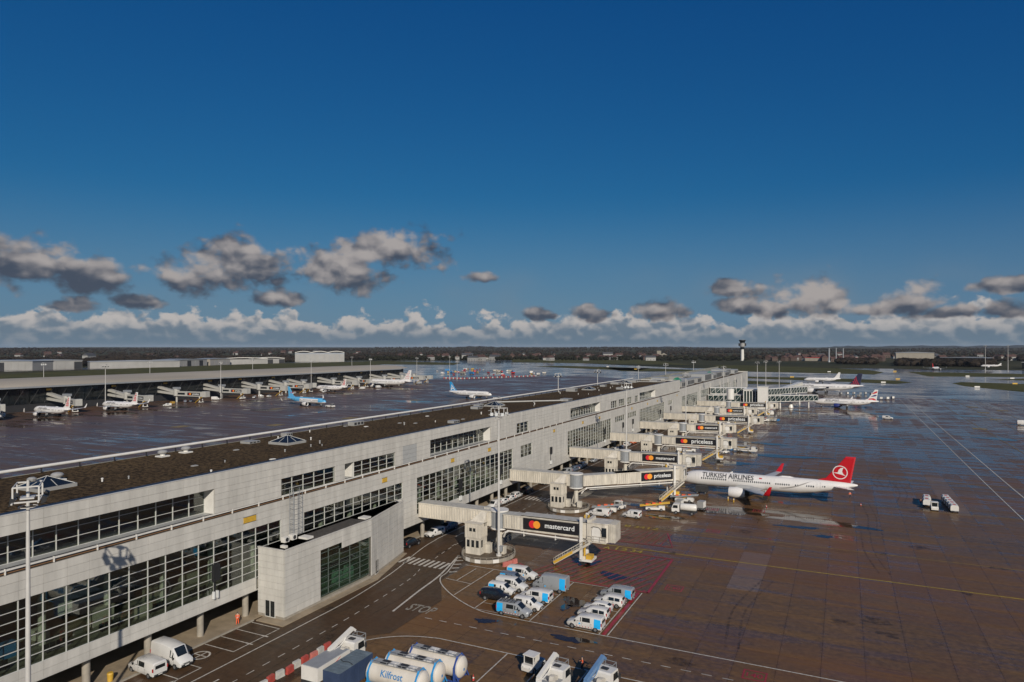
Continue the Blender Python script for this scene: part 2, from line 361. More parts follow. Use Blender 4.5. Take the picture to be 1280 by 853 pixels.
M_taxi = wet_mat('wet_taxiway', (.11, .092, .078), (.075, .064, .056), .75, sx=.012, sy=.05, rough_wet=.07, rough_dry=.4, dark_oil=False)
M_joint = mat('joint_sealant', (.035, .024, .018), .6, var=.3)
M_slablight = wet_mat('new_concrete_slab', (.155, .105, .075), (.11, .075, .055), .1, objr=.06)

def grass_mat(name, c1, c2, sc):
    m = bpy.data.materials.new(name); m.use_nodes = True; N = m.node_tree.nodes; L = m.node_tree.links; b = N['Principled BSDF']
    geo = N.new('ShaderNodeNewGeometry'); mp = N.new('ShaderNodeMapping'); mp.inputs['Scale'].default_value = (sc, sc * 1.4, sc); L.new(geo.outputs['Position'], mp.inputs[0])
    n = N.new('ShaderNodeTexNoise'); n.inputs['Scale'].default_value = 1; n.inputs['Detail'].default_value = 7; n.inputs['Roughness'].default_value = .65; L.new(mp.outputs[0], n.inputs['Vector'])
    r = N.new('ShaderNodeValToRGB'); L.new(n.outputs['Fac'], r.inputs[0]); e = r.color_ramp.elements
    e[0].position = .36; e[0].color = (*c1, 1); e[1].position = .64; e[1].color = (*c2, 1); L.new(r.outputs[0], b.inputs['Base Color'])
    b.inputs['Roughness'].default_value = .9; b.inputs['Specular IOR Level'].default_value = .1; return m
M_grass = grass_mat('winter_grass', (.048, .048, .013), (.085, .078, .026), .02)
M_field = grass_mat('far_fields', (.022, .026, .010), (.060, .052, .024), .0022)

def terrain():
    m = MB(); random.seed(4); nr, na = 44, 120; rs = [2.0 * 1.242 ** i for i in range(nr)]
    def z(r, a):
        t = min(1, max(0, (r - 2200) / 6500)); t = t * t * (3 - 2 * t)
        h = 24 * t + 9 * t * (math.sin(a * 7 + r * .0006) + math.sin(a * 17 - r * .0009) * .6 + math.sin(a * 41 + r * .0004) * .3)
        return -.35 + h
    rings = [[(r * math.sin(2 * math.pi * i / na), 300 + r * math.cos(2 * math.pi * i / na), z(r, 2 * math.pi * i / na)) for i in range(na)] for r in rs]
    m.loft(rings, False); m.poly(rings[0]); return m, z
tm, TZ = terrain()
ob('ground', tm, M_field, kind='structure', smooth=True)
def tz(x, y): return TZ(math.hypot(x, y - 300), math.atan2(x, y - 300))

def sheet(name, pts, z, m, parent=None, kind='structure'):
    return ob(name, MB().poly([(x, y, z) for x, y in pts]), m, parent, kind=kind if parent is None else None)
taxi = sheet('taxiway', [(-900, 500), (-640, -200), (330, -200), (330, 620), (330, 1420), (40, 1440), (-260, 1300), (-640, 1640), (-960, 1560), (-960, 1280)], -.10, M_taxi)
runway = sheet('runway', [(-1330, 640), (-1225, 640), (-1130, 1300), (-820, 1640), (-600, 2150), (-700, 2200), (-1000, 1760), (-1270, 1500)], -.08, M_taxi)
apron = sheet('apron', [(-62, -60), (130, -60), (122, 560), (75, 618), (-62, 618)], -.05, M_apron)
aprw = sheet('apron', [(-458, -40), (-107, -40), (-107, 700), (-160, 760), (-330, 900), (-458, 830)], -.05, M_apronw)
sheet('perimeter_road', [(-62, 640), (-62, 680), (120, 650), (122, 600)], -.06, M_taxi)

# concrete slabs of the stands, each a piece of its own
sheet('joint_bed', [(-27.5, 80), (32.5, 80), (32.5, 252.5), (-27.5, 252.5)], -.044, M_joint, apron)
slab_me = MB().box(-2.483, 2.483, -3.733, 3.733, -.04, 0).mesh('concrete_slab', M_slab)
slab_li = MB().box(-2.483, 2.483, -3.733, 3.733, -.04, 0).mesh('concrete_slab_light', M_slablight)
random.seed(2)
for i in range(12):
    for j in range(23):
        x = -25 + 5 * i; y = 83.75 + 7.5 * j
        light = (i == 2 and 119 < y < 143) or (i == 10 and 196 < y < 246)
        ob('concrete_slab', slab_li if light else slab_me, None, apron, (x, y, random.uniform(-.006, .002)))

# service road along the pier, forecourt pavement, kerbs
road = sheet('service_road', [(-80.6, 10), (-59.5, 10), (-59.5, 76), (-57, 78.5), (-57, 92), (-62, 100), (-64.5, 116), (-64.5, 640), (-80.6, 640)], -.02, M_road)
pav = ob('pavement', MB().slab([(-104, 10), (-77.8, 10), (-77.8, 75), (-77.3, 75.0), (-77.3, 111), (-80.5, 111), (-80.5, 654), (-104, 654)], -.3, .12), M_pave, kind='structure')
kerb_me = MB().box(-.15, .15, -1.2, 1.2, -.3, .14).mesh('kerbstone', M_conc)
for j in range(17): ob('kerbstone', kerb_me, None, pav, (-77.6, 33 + 2.44 * j, 0))
for j in range(50): ob('kerbstone', kerb_me, None, pav, (-80.35, 112.4 + 2.44 * j, 0))
annex_pave = ob('pavement', MB().slab([(-77.2, 73.4), (-72, 73.4), (-72, 95.6), (-76, 110), (-77.2, 110)], -.3, .11), M_pave, kind='structure')

# ------------------------------------------------------------------ painted markings (children of the surface they lie on)
M_lw = mat('white_line_paint', (.50, .46, .40), .5, var=.45, scale=1.8)
M_ly = mat('yellow_line_paint', (.38, .27, .03), .5, var=.4, scale=1.2)
M_lyf = mat('faded_yellow_paint', (.27, .18, .04), .45, var=.5, scale=1.2)
M_lr = mat('red_line_paint', (.30, .022, .03), .4, var=.35, scale=1.2)
M_lrf = mat('faded_red_paint', (.28, .03, .036), .35, var=.5, scale=1.)
ZM = .012
def stroke(name, pts, w, m, parent=apron, z=ZM):
    mb = MB(); P = [Vector((x, y)) for x, y in pts]; l = []; r = []
    for i, p in enumerate(P):
        d = (P[min(i + 1, len(P) - 1)] - P[max(i - 1, 0)]).normalized(); n = Vector((-d.y, d.x)) * w / 2; l.append(p + n); r.append(p - n)
    mb.v = [(q.x, q.y, z) for q in l] + [(q.x, q.y, z) for q in r]; n = len(P)
    for i in range(n - 1): mb.f.append([n + i, n + i + 1, i + 1, i]); mb.m.append(0)
    return ob(name, mb, m, parent)
def smooth_path(pts, k=6):
    out = []; P = [Vector(p) for p in pts]
    for i in range(len(P) - 1):
        a = P[max(i - 1, 0)]; b = P[i]; c = P[i + 1]; d = P[min(i + 2, len(P) - 1)]
        for j in range(k):
            t = j / k; out.append(.5 * ((2 * b) + (c - a) * t + (2 * a - 5 * b + 4 * c - d) * t * t + (3 * b - a - 3 * c + d) * t ** 3))
    return [(p.x, p.y) for p in out + [P[-1]]]
def dashes(name, path, step, ln, w, m, parent):
    P = [Vector(p) for p in path]; acc = 0.; nxt = 0.
    for a, b in zip(P[:-1], P[1:]):
        L_ = (b - a).length
        while nxt < acc + L_:
            q = a + (b - a) * ((nxt - acc) / L_); d = (b - a).normalized() * ln / 2
            stroke(name, [tuple(q - d), tuple(q + d)], w, m, parent); nxt += step
        acc += L_
WL = 'white_line'
stroke(WL, smooth_path([(-70, 20), (-70, 50), (-70, 75), (-70.3, 87), (-72, 100), (-74.6, 111), (-75.9, 119), (-76.3, 132), (-76.4, 200), (-76.4, 640)]), .2, M_lw, road)
dashes('lane_dash', smooth_path([(-65.6, 38), (-65.6, 74), (-66.1, 86), (-67.2, 98), (-68.8, 104)]), 2.6, 1.25, .14, M_lw, road)
dashes('lane_dash', smooth_path([(-69.6, 110.5), (-70.6, 120), (-70.8, 140), (-70.8, 330)]), 3.1, 1.4, .14, M_lw, road)
stroke(WL, smooth_path([(-61.3, 85), (-62.6, 94), (-63.6, 102), (-66.4, 113.6)]), .34, M_lw, road)
stroke(WL, smooth_path([(-66.4, 113.6), (-63.4, 104.5), (-62.9, 101.2), (-60.6, 98), (-56, 94.3), (-50.4, 91.3), (-45.5, 90.6), (-30, 90.6), (20, 90.5)]), .2, M_lw)
dashes('lane_dash', [(-55, 85.1), (-4, 85.3)], 2.5, 1.25, .15, M_lw, apron)
stroke(WL, smooth_path([(-59.9, 66), (-59.7, 71.5), (-58.4, 75.2), (-55, 78.2), (-50.8, 79.7), (-47, 79.9), (-30, 80), (10, 80.4)]), .2, M_lw)
for x in (-39.4, -34.0, -28.4): stroke(WL, [(x, 79.9), (x + .1, 58)], .16, M_lw)
for a, b in (((-56.5, 95), (-56.5, 108.8)), ((-59.6, 101), (-59.6, 108)), ((-61.8, 101.2), (-56.5, 100.6)), ((-62.4, 109), (-30.4, 109)), ((-50.8, 91.6), (-50.8, 96.5)),
             ((-41.2, 90.8), (-41.2, 109)), ((-30.6, 90.8), (-30.6, 109)), ((-29.4, 90.8), (-29.4, 109))): stroke(WL, [a, b], .17, M_lw)
stroke('red_line', [(-30, 90.8), (-30, 109)], .55, M_lr)
for k in range(7):
    stroke('bay_line', [(-50.6, 91.4 + 2.75 * k), (-41.4, 91.4 + 2.75 * k)], .12, M_lw); stroke('bay_line', [(-36, 91.4 + 2.75 * k), (-30.7, 91.4 + 2.75 * k)], .12, M_lw)
for k in range(5): stroke('bay_hatch', [(-66 + .75 * k, 112.2 - 2.0 * k), (-64.8 + .75 * k, 113.0 - 2.0 * k)], .4, M_lw, apron, .02)
for k in range(9): stroke('zebra_stripe', [(-74.3 + 1.1 * k, 104.9), (-74.3 + 1.1 * k, 108.6)], .55, M_lw, road)
for k in range(9): stroke('zebra_stripe', [(-75.2 + 1.1 * k, 162.6), (-75.2 + 1.1 * k, 166.4)], .55, M_lw, road)
t = text_mb('STOP', 4.6, 2.7); ob('road_lettering', MB().merge(t, Matrix.Translation((-60.2, 86.4, ZM))), mat('worn_white_paint', (.28, .25, .20), .5, var=.6, scale=2.5), apron)
# parking bays below the facade
for y in (56.4, 59.6, 64.6, 67.3, 70, 72.7): stroke('bay_line', [(-77.3, y), (-72, y)], .15, M_lw, road)
stroke('bay_line', [(-72, 64.5), (-72, 72.8)], .15, M_lw, road); stroke('bay_line', [(-72, 50), (-72, 59.7)], .15, M_lw, road)
for y in (67.3, 70): ob('bay_tick', MB().box(-72.6, -71.4, y - .12, y + .12, ZM - .002, ZM + .004), M_lw, road)
ring = MB(); n = 24
ring.v = [(-75 + r_ * math.cos(2 * math.pi * i / n), 62 + r_ * math.sin(2 * math.pi * i / n), ZM) for r_ in (1.25, 1.0) for i in range(n)]
ring.f = [[i, (i + 1) % n, n + (i + 1) % n, n + i] for i in range(n)]; ring.m = [0] * n
ring.box(-76, -74, 61.92, 62.08, ZM, ZM + .004); ring.box(-75.08, -74.92, 61, 63, ZM + .001, ZM + .005); ob('bay_symbol', ring, M_lw, road)
ob('road_lettering', MB().merge(text_mb('RESERVED', 6.4, .75), Matrix.Translation((-71.6, 49.5, ZM)) @ Matrix.Rotation(R(90), 4, 'Z')), M_lw, road)
def arrow(x, y, s, rz): 
    ob('road_arrow', MB().poly([(0, 2.2 * s, 0), (-.55 * s, .8 * s, 0), (.55 * s, .8 * s, 0)]).poly([(-.12 * s, -2 * s, 0), (.12 * s, -2 * s, 0), (.12 * s, .8 * s, 0), (-.12 * s, .8 * s, 0)]), M_lw, road, (x, y, ZM), rz)
arrow(-67.6, 56.5, 1.0, math.pi); arrow(-63.6, 55, 1.0, 0); arrow(-68.6, 125.5, .9, math.pi); arrow(-73.6, 126.2, .9, 0); arrow(-67.6, 47, 1.0, math.pi)
# aircraft stands
for y, m_, w in ((132.5, M_ly, .30), (149.5, M_lyf, .26), (193.4, M_lyf, .28), (236, M_lyf, .25), (278, M_lyf, .25), (320, M_lyf, .25), (363, M_lyf, .25), (428, M_lyf, .25)):
    stroke('yellow_line', [(-44, y), (110, y + .4)], w, m_)
for x in (37.5, 43.1): stroke(WL, [(x, 60), (x, 250), (x + 1.4, 610)], .32 if x > 40 else .26, M_lw)
for x in (61, 75, 88): stroke('yellow_line', [(x, 60), (x, 610)], .25, M_lyf)
stroke('red_line', [(-50.8, 109.6), (-28.6, 109.6), ], .4, M_lr); stroke('red_line', [(-28.6, 109.4), (-28.9, 128.8)], .45, M_lr); stroke('red_line', [(-28.9, 128.8), (-44, 129.6)], .35, M_lr)
for k in range(15): stroke('red_hatch_line', [(-50.5 + 1.5 * k, 109.9), (-50.5 + 1.5 * k + (7 if k < 10 else (14 - k) * 1.5 + .2), 109.9 + (18.6 if k < 10 else 18.6 * ((14 - k) * 1.5 + .2) / 7))], .25, M_lrf)
stroke('red_line', [(-46, 136.2), (-30.6, 136.4), (-34, 146.6)], .35, M_lr)
for k in range(9): stroke('red_hatch_line', [(-46 + 1.6 * k, 136.6), (-43 + 1.25 * k, 146)], .15, M_lrf)
stroke('red_line', smooth_path([(-54.6, 108.6), (-52.6, 111), (-52.4, 113), (-54, 114.2)]), .35, M_lr)
def redbox(x, y):
    b = MB()
    for q in ((-1.4, 1.4, -1.3, -1.1), (-1.4, 1.4, 1.1, 1.3), (-1.4, -1.2, -1.1, 1.1), (1.2, 1.4, -1.1, 1.1)): b.box(*q, -.002, .003)
    b.merge(text_mb('140', 1.9, 1.1), Matrix.Translation((-.95, -.55, .002))); ob('stand_box_marking', b, M_lr, apron, (x, y, ZM))
for x, y in ((-25.2, 113.6), (-9.7, 87.6), (-25.4, 152.5), (-29, 172.8), (-18.5, 176)): redbox(x, y)
for tx, x, y, w in (('A', -43, 129.8, 1.4), ('12', -40.6, 130, 2.4), ('34', -37.6, 130, 2.4), ('B', -44, 147.8, 1.4), ('34', -41.8, 147.8, 2.4), ('12', -38.8, 147.8, 2.4)):
    ob('stand_lettering', MB().merge(text_mb(tx, w, 1.8), Matrix.Translation((x, y, ZM))), M_ly, apron)
for x, y in ((75.7, 609), (77.4, 543), (75.9, 455), (60, 400), (77, 500), (90, 520)): ob('yellow_panel_marking', MB().box(-3, 3, -2.6, 2.6, -.002, .003), M_lyf, apron, (x, y, ZM))
for x, y in ((-300, 236), (-262, 262), (-222, 148), (-243, 163), (-204, 205), (-330, 330), (-250, 306), (-205, 262), (-178, 246), (-290, 430)):
    ob('yellow_panel_marking', MB().box(-3.2, 3.2, -4, 4, -.002, .003), M_lyf, aprw, (x, y, .004))
stroke(WL, [(-365, 60), (-365, 700)], .5, M_lyf, aprw, .0); stroke('yellow_line', [(-250, 40), (-250, 720)], .35, M_lyf, aprw, .0); stroke('yellow_line', [(-175, 40), (-175, 720)], .35, M_lyf, aprw, .0)

# tyre marks and oil stains, thin films of rubber and oil on the surface
def film(name, col, amt):
    m = bpy.data.materials.new(name); m.use_nodes = True; N = m.node_tree.nodes; L = m.node_tree.links; b = N['Principled BSDF']; b.inputs['Base Color'].default_value = (*col, 1); b.inputs['Roughness'].default_value = .4
    geo = N.new('ShaderNodeNewGeometry'); n = N.new('ShaderNodeTexNoise'); n.inputs['Scale'].default_value = .9; n.inputs['Detail'].default_value = 6; n.inputs['Roughness'].default_value = .7; L.new(geo.outputs['Position'], n.inputs['Vector'])
    r = N.new('ShaderNodeMapRange'); L.new(n.outputs['Fac'], r.inputs[0]); r.inputs[1].default_value = .4; r.inputs[2].default_value = .65; r.inputs[3].default_value = 0; r.inputs[4].default_value = amt; L.new(r.outputs[0], b.inputs['Alpha']); return m
M_rubber = film('rubber_marks', (.018, .013, .010), .38); M_oil = film('oil_stain', (.016, .012, .010), .5)
random.seed(51)
for i in range(16):
    x0, y0 = random.uniform(-50, 25), random.uniform(92, 230); k = random.random()
    pts = [(x0, y0), (x0 + random.uniform(10, 18), y0 + random.uniform(-3, 3)), (x0 + random.uniform(24, 34), y0 + random.uniform(-4, 4))] if k < .6 else [(x0, y0), (x0 + random.uniform(-2, 2), y0 + 14), (x0 + random.uniform(-3, 3), y0 + 30)]
    for off in (0, 1.7): stroke('tyre_mark', smooth_path([(x + (off if k >= .6 else 0), y + (off if k < .6 else 0)) for x, y in pts]), random.uniform(.2, .36), M_rubber, apron, .0105 + i * 1e-4)
for i in range(12): x0 = random.choice([-68.0, -73.0, -63.5]) + random.uniform(-.5, .5); y0 = random.uniform(40, 140); stroke('tyre_mark', smooth_path([(x0, y0), (x0 + random.uniform(-.6, .6), y0 + 9), (x0 + random.uniform(-1.2, 1.2), y0 + 18)]), .3, M_rubber, road, .004 + i * 1e-4)

# puddles standing on the aprons
M_puddle = mat('standing_water', (.030, .020, .013), .03, var=.3, scale=.5, spec=.5)
random.seed(77)
def puddle(x, y, w, l, surface, label, z=.009):
    mb = MB(); n = 40; P = []
    ph = [random.uniform(0, 6.28) for _ in range(5)]
    for i in range(n):
        a = 2 * math.pi * i / n; k = 1 + .22 * math.sin(2 * a + ph[0]) + .16 * math.sin(3 * a + ph[1]) + .12 * math.sin(5 * a + ph[2]) + .09 * math.sin(9 * a + ph[3]) + .06 * math.sin(14 * a + ph[4]); P.append((x + w * k * math.cos(a), y + l * k * math.sin(a), z))
    ob('puddle', mb.poly(P), M_puddle, surface)
for a in ((-27, 172.5, 11, 3.0), (-5, 171, 10, 2.6), (-14, 176.5, 12, 1.6), (-36, 176, 5, 2), (-9, 164, 4, 1.2), (-3, 158.5, 2.4, 1.2), (-46, 170, 6, 2.2), (-38, 160, 5, 1.6), (-37.8, 100.6, 2.2, 1.6), (-33.4, 87.6, 2.6, 1.0), (-38.4, 98, .9, 1.1), (-43, 120, 3, 1.8), (-36, 115, 2.4, 1.6), (-47, 88, 1.6, .8), (-37, 245, 12, 3), (-20, 268, 14, 3), (-30, 300, 9, 3),
          (-10, 450, 16, 5), (12, 462, 14, 5), (24, 446, 10, 5), (-30, 470, 10, 5), (-34, 430, 9, 4), (10, 340, 14, 3), (-8, 380, 12, 3), (60, 360, 9, 4), (70, 470, 12, 5)): puddle(*a, apron, '')
for a in ((-395, 226, 14, 5), (-392, 268, 14, 5), (-396, 310, 9, 5), (-392, 372, 9, 7), (-388, 462, 16, 8), (-380, 540, 22, 9), (-330, 320, 14, 4), (-290, 420, 20, 6), (-250, 360, 16, 5), (-200, 240, 10, 4), (-230, 200, 14, 4)): puddle(*a, aprw, '', -.03)

def stain(x, y, w, l, surface, z):
    ph = [random.uniform(0, 6.28) for _ in range(3)]; ob('oil_stain', MB().poly([(x + w * math.cos(a) * (1 + .25 * math.sin(3 * a + ph[0]) + .15 * math.sin(7 * a + ph[1])), y + l * math.sin(a) * (1 + .25 * math.sin(2 * a + ph[2])), z) for a in [2 * math.pi * i / 24 for i in range(24)]]), M_oil, surface)
for i in range(20): stain(random.uniform(-55, 30), random.uniform(84, 220), random.uniform(.5, 2.6), random.uniform(.4, 1.6), apron, .016 + i * 1e-4)
for i in range(16): stain(random.uniform(-77, -60), random.uniform(48, 130), random.uniform(.4, 1.4), random.uniform(.5, 2), road, .008 + i * 1e-4)

# grass islands between the taxiways
for pts in ([(121.6, 927), (108, 890), (112, 830), (144.7, 745), (330, 700), (330, 900), (176, 907)], [(93, 1273), (105, 1082), (217, 1120), (330, 1110), (330, 1230), (242, 1245)],
            [(156, 997), (195, 1002), (330, 1000), (330, 1060), (207, 1066)], [(-170, 1165), (-108.7, 1165), (41, 1127), (58, 1230), (38, 1344), (-8, 1414), (-143, 1537), (-260, 1560)],
            [(-90.4, 970), (-36.7, 980), (56.8, 935), (70, 890), (51.4, 846), (5, 871), (-85, 909), (-180, 940), (-180, 985)], [(-150, 860), (-78.6, 843), (-34, 805), (-72, 775), (-150, 790)],
            [(-330, 1097), (-299, 1097), (-202, 1144), (-224, 1215), (-350, 1281), (-420, 1270)], [(-577, 1285), (-311, 1118), (-330, 1279), (-541, 1361)],
            [(-1100, 2100), (-557, 2100), (-300, 1538), (-660, 1600), (-775, 1597), (-892, 1837)],
            [(-950, 200), (-950, 489), (-939, 651), (-956, 663), (-923, 877), (-951, 905), (-920, 1180), (-951, 1284), (-783, 1317), (-860, 1480), (-1190, 1609), (-1250, 1190), (-1203, 834), (-1107, 569), (-1160, 200)]):
    sheet('grass_island', pts, -.04, M_grass)

# ------------------------------------------------------------------ far woods (one mass each) and hedges
def wood(name, label, spots, hgt, m, cat='wood'):
    mb = MB(); ph = (1 + 5 ** .5) / 2
    base = [Vector(v).normalized() for v in ((-1, ph, 0), (1, ph, 0), (-1, -ph, 0), (1, -ph, 0), (0, -1, ph), (0, 1, ph), (0, -1, -ph), (0, 1, -ph), (ph, 0, -1), (ph, 0, 1), (-ph, 0, -1), (-ph, 0, 1))]
    F = [(0, 11, 5), (0, 5, 1), (0, 1, 7), (0, 7, 10), (0, 10, 11), (1, 5, 9), (5, 11, 4), (11, 10, 2), (10, 7, 6), (7, 1, 8), (3, 9, 4), (3, 4, 2), (3, 2, 6), (3, 6, 8), (3, 8, 9), (4, 9, 5), (2, 4, 11), (6, 2, 10), (8, 6, 7), (9, 8, 1)]
    for x, y in spots:
        h = hgt * random.uniform(.55, 1.25); w = h * random.uniform(.5, .95); z0 = tz(x, y)
        for _ in range(2):
            ox, oy = random.uniform(-.5, .5) * w, random.uniform(-.5, .5) * w; k = random.uniform(.6, 1)
            mb.add([(x + ox + v.x * w * k * random.uniform(.7, 1.25), y + oy + v.y * w * k * random.uniform(.7, 1.25), z0 + h * .5 + v.z * h * .52 * random.uniform(.7, 1.15)) for v in base], F)
    return ob(name, mb, m, kind='stuff', label=label, cat=cat)
M_wood = mat('bare_winter_wood', (.027, .021, .016), .95, var=.3, scale=.01, island=.45, spec=.05)
M_woodg = mat('evergreen_wood', (.017, .017, .010), .95, var=.3, scale=.01, island=.4, spec=.05)
random.seed(9)
def polar(a, d): a = R(a) - THETA; return d * math.sin(a), d * math.cos(a)
spots = []
for _ in range(9000):
    a = random.uniform(-44, 44); d = 2300 + 6200 * random.random() ** 1.2
    if math.sin(a * .9 + d * .004) + math.sin(a * .37 - d * .0022) > -.5 - (d > 5000): spots.append(polar(a, d))
wood('far_wood', 'brown leafless woodland stretching to the horizon beyond the airfield', spots, 12, M_wood)
spots = [polar(random.uniform(-44, -12), random.uniform(1680, 2300)) for _ in range(1500)]
spots = [(x, y) for x, y in spots if x < -1330 or y > 1750]
wood('near_wood', 'dark wood behind the cargo hangars on the far side', spots, 13, M_wood)
spots = [polar(random.uniform(-12, 19), random.uniform(2050, 2500)) for _ in range(520)]
wood('tree_belt', 'broken belt of trees behind the far taxiway', spots, 11, M_woodg)
spots = [polar(random.uniform(29.5, 35), random.uniform(1650, 1900)) for _ in range(520)] + [polar(random.uniform(25.5, 28), random.uniform(1750, 1950)) for _ in range(90)]
wood('tree_clump', 'dense dark clump of trees by the far right taxiway', spots, 13, M_wood)
# low wooded hills on the skyline, distance haze painted into their blue
M_hill = mat('haze_tinted_hill', (.030, .040, .048), 1, var=.2, scale=.002, spec=.0)
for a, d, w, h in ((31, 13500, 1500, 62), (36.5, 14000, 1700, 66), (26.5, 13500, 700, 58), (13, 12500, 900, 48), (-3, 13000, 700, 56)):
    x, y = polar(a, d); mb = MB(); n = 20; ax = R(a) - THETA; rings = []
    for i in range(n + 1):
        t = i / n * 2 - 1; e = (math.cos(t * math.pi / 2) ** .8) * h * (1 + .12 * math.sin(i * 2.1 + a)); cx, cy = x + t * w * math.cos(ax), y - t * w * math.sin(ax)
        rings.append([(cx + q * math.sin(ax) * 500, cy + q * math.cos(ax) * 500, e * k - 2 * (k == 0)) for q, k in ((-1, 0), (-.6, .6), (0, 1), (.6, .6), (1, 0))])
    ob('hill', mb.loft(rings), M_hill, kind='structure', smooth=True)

# ------------------------------------------------------------------ the near pier
def gravel_mat():
    m = bpy.data.materials.new('roof_gravel'); m.use_nodes = True; N = m.node_tree.nodes; L = m.node_tree.links; b = N['Principled BSDF']; b.inputs['Roughness'].default_value = .95; b.inputs['Specular IOR Level'].default_value = .1
    geo = N.new('ShaderNodeNewGeometry'); cols = []
    for sc, det, p0, p1, c0, c1 in ((1.7, 4, .40, .60, (.022, .015, .007), (.125, .084, .044)), (.05, 4, .35, .65, (.75, .72, .70), (1.15, 1.1, 1.0)), (6, 2, .35, .65, (.6, .6, .6), (1.3, 1.3, 1.3))):
        n = N.new('ShaderNodeTexNoise'); n.inputs['Scale'].default_value = sc; n.inputs['Detail'].default_value = det; n.inputs['Roughness'].default_value = .7; L.new(geo.outputs['Position'], n.inputs['Vector'])
        r = N.new('ShaderNodeValToRGB'); r.color_ramp.elements[0].position = p0; r.color_ramp.elements[0].color = (*c0, 1); r.color_ramp.elements[1].position = p1; r.color_ramp.elements[1].color = (*c1, 1); L.new(n.outputs['Fac'], r.inputs[0]); cols.append(r.outputs[0])
    for c in cols[1:]:
        x = N.new('ShaderNodeMix'); x.data_type = 'RGBA'; x.blend_type = 'MULTIPLY'; x.inputs[0].default_value = 1; L.new(cols[0], x.inputs[6]); L.new(c, x.inputs[7]); cols[0] = x.outputs[2]
    L.new(cols[0], b.inputs['Base Color']); return m
FX = -78.5
pier = thing('terminal_pier', 'long white panelled terminal pier with gravel roof and bands of windows', 'building', (-91, 340, 0))
PO = Vector((91, -340, 0))
def pp(name, mb, m, parent=pier, **k): return ob(name, mb, m, parent, tuple(PO) if parent is pier else (0, 0, 0), **k)
LZ = [3.9, 4.8, 5.7, 6.77, 7.84, 8.91, 9.98, 11.05, 12.12, 13.2, 14.2, 15.2, 16.15]
UZ = [16.8, 17.7, 18.6, 19.5, 20.3, 21.35, 22.4]
Y0 = 34.7; CW = 2.5
ycol = lambda k: Y0 + CW * k
# openings: y0, y1, z0, z1, depth of the glazing behind the panels
LOW = [(34.7, 79.7, 5.7, 13.2, .22), (84.7, 112.2, 9.98, 13.2, .22), (117.2, 162.2, 5.7, 13.2, .22), (167.2, 174.7, 9.98, 13.2, .22), (202.2, 247.2, 5.7, 13.2, .22),
       (252.2, 264.7, 11.05, 13.2, .22), (269.7, 282.2, 11.05, 13.2, .22), (287.2, 332.2, 5.7, 13.2, .22), (339.7, 349.7, 11.05, 13.2, .22), (372.2, 417.2, 5.7, 13.2, .22),
       (424.7, 454.7, 8.91, 13.2, .22), (462.2, 502.2, 5.7, 13.2, .22), (507.2, 547.2, 5.7, 13.2, .22), (562.2, 582.2, 5.7, 13.2, .22)]
UP = [(34.7, 67.2, 16.8, 20.3, 2.1), (79.7, 92.2, 16.8, 19.5, .3), (94.7, 97.2, 16.8, 19.5, 2.1), (97.2, 109.7, 16.8, 19.5, .3), (122.2, 149.7, 16.8, 20.3, 2.1), (164.7, 172.2, 16.8, 19.5, .3),
      (204.7, 234.7, 16.8, 20.3, 2.1), (247.2, 254.7, 16.8, 19.5, .3), (257.2, 264.7, 16.8, 19.5, .3), (267.2, 274.7, 16.8, 19.5, .3), (279.7, 284.7, 16.8, 19.5, .3), (287.2, 314.7, 16.8, 20.3, 2.1)]
def inside(y, z): return any(a < y < b and c < z < d for a, b, c, d, _ in LOW + UP)
cells = []
for zs, kmax in ((LZ, 248), (UZ, 133)):
    for k in range(kmax):
        for z0, z1 in zip(zs[:-1], zs[1:]):
            y = ycol(k) + CW / 2; z = (z0 + z1) / 2
            if inside(y, z) or (75.4 < y < 110 and z < 9.9): continue
            if 112.2 < y < 117.2 and 16.8 < z < 20.3: continue
            cells.append((y, z, z1 - z0))
cells.sort(key=lambda c: c[0] - 2 * (c[1] > 16))
pm = {}
random.seed(5)
far = MB(); back = MB()
for i, (y, z, h) in enumerate(cells):
    off = 0
    back.box(FX - .5, FX - .14, y - 1.25, y + 1.25, z - h / 2, z + h / 2)
    w2 = CW / 2 - .013; h2 = h / 2 - .013
    if i < 300:
        key = round(h, 3)
        if key not in pm: pm[key] = MB().box(-.1, 0, -w2, w2, -h2, h2).mesh('facade_panel', M_panel)
        o = ob('facade_panel', pm[key], None, pier, (FX + 91 + random.uniform(-.006, .006), y - 340, z))
    else:
        j = random.uniform(-.008, .008); far.box(FX - .1 + j, FX + j, y - w2, y + w2, z - h2, z + h2)
pp('facade_panels', far, M_panel, kind='stuff')
M_seam = mat('panel_seam', (.16, .145, .125), .8, var=.2)
pp('wall', back, M_seam)
g_ = MB()
for k in range(2):
    for j in range(4): g_.box(FX - .12, FX - .02, 112.23 + 2.5 * k, 114.67 + 2.5 * k, 16.82 + .87 * j, 17.66 + .87 * j)
pp('louvre_panel', g_, M_panel_grey)

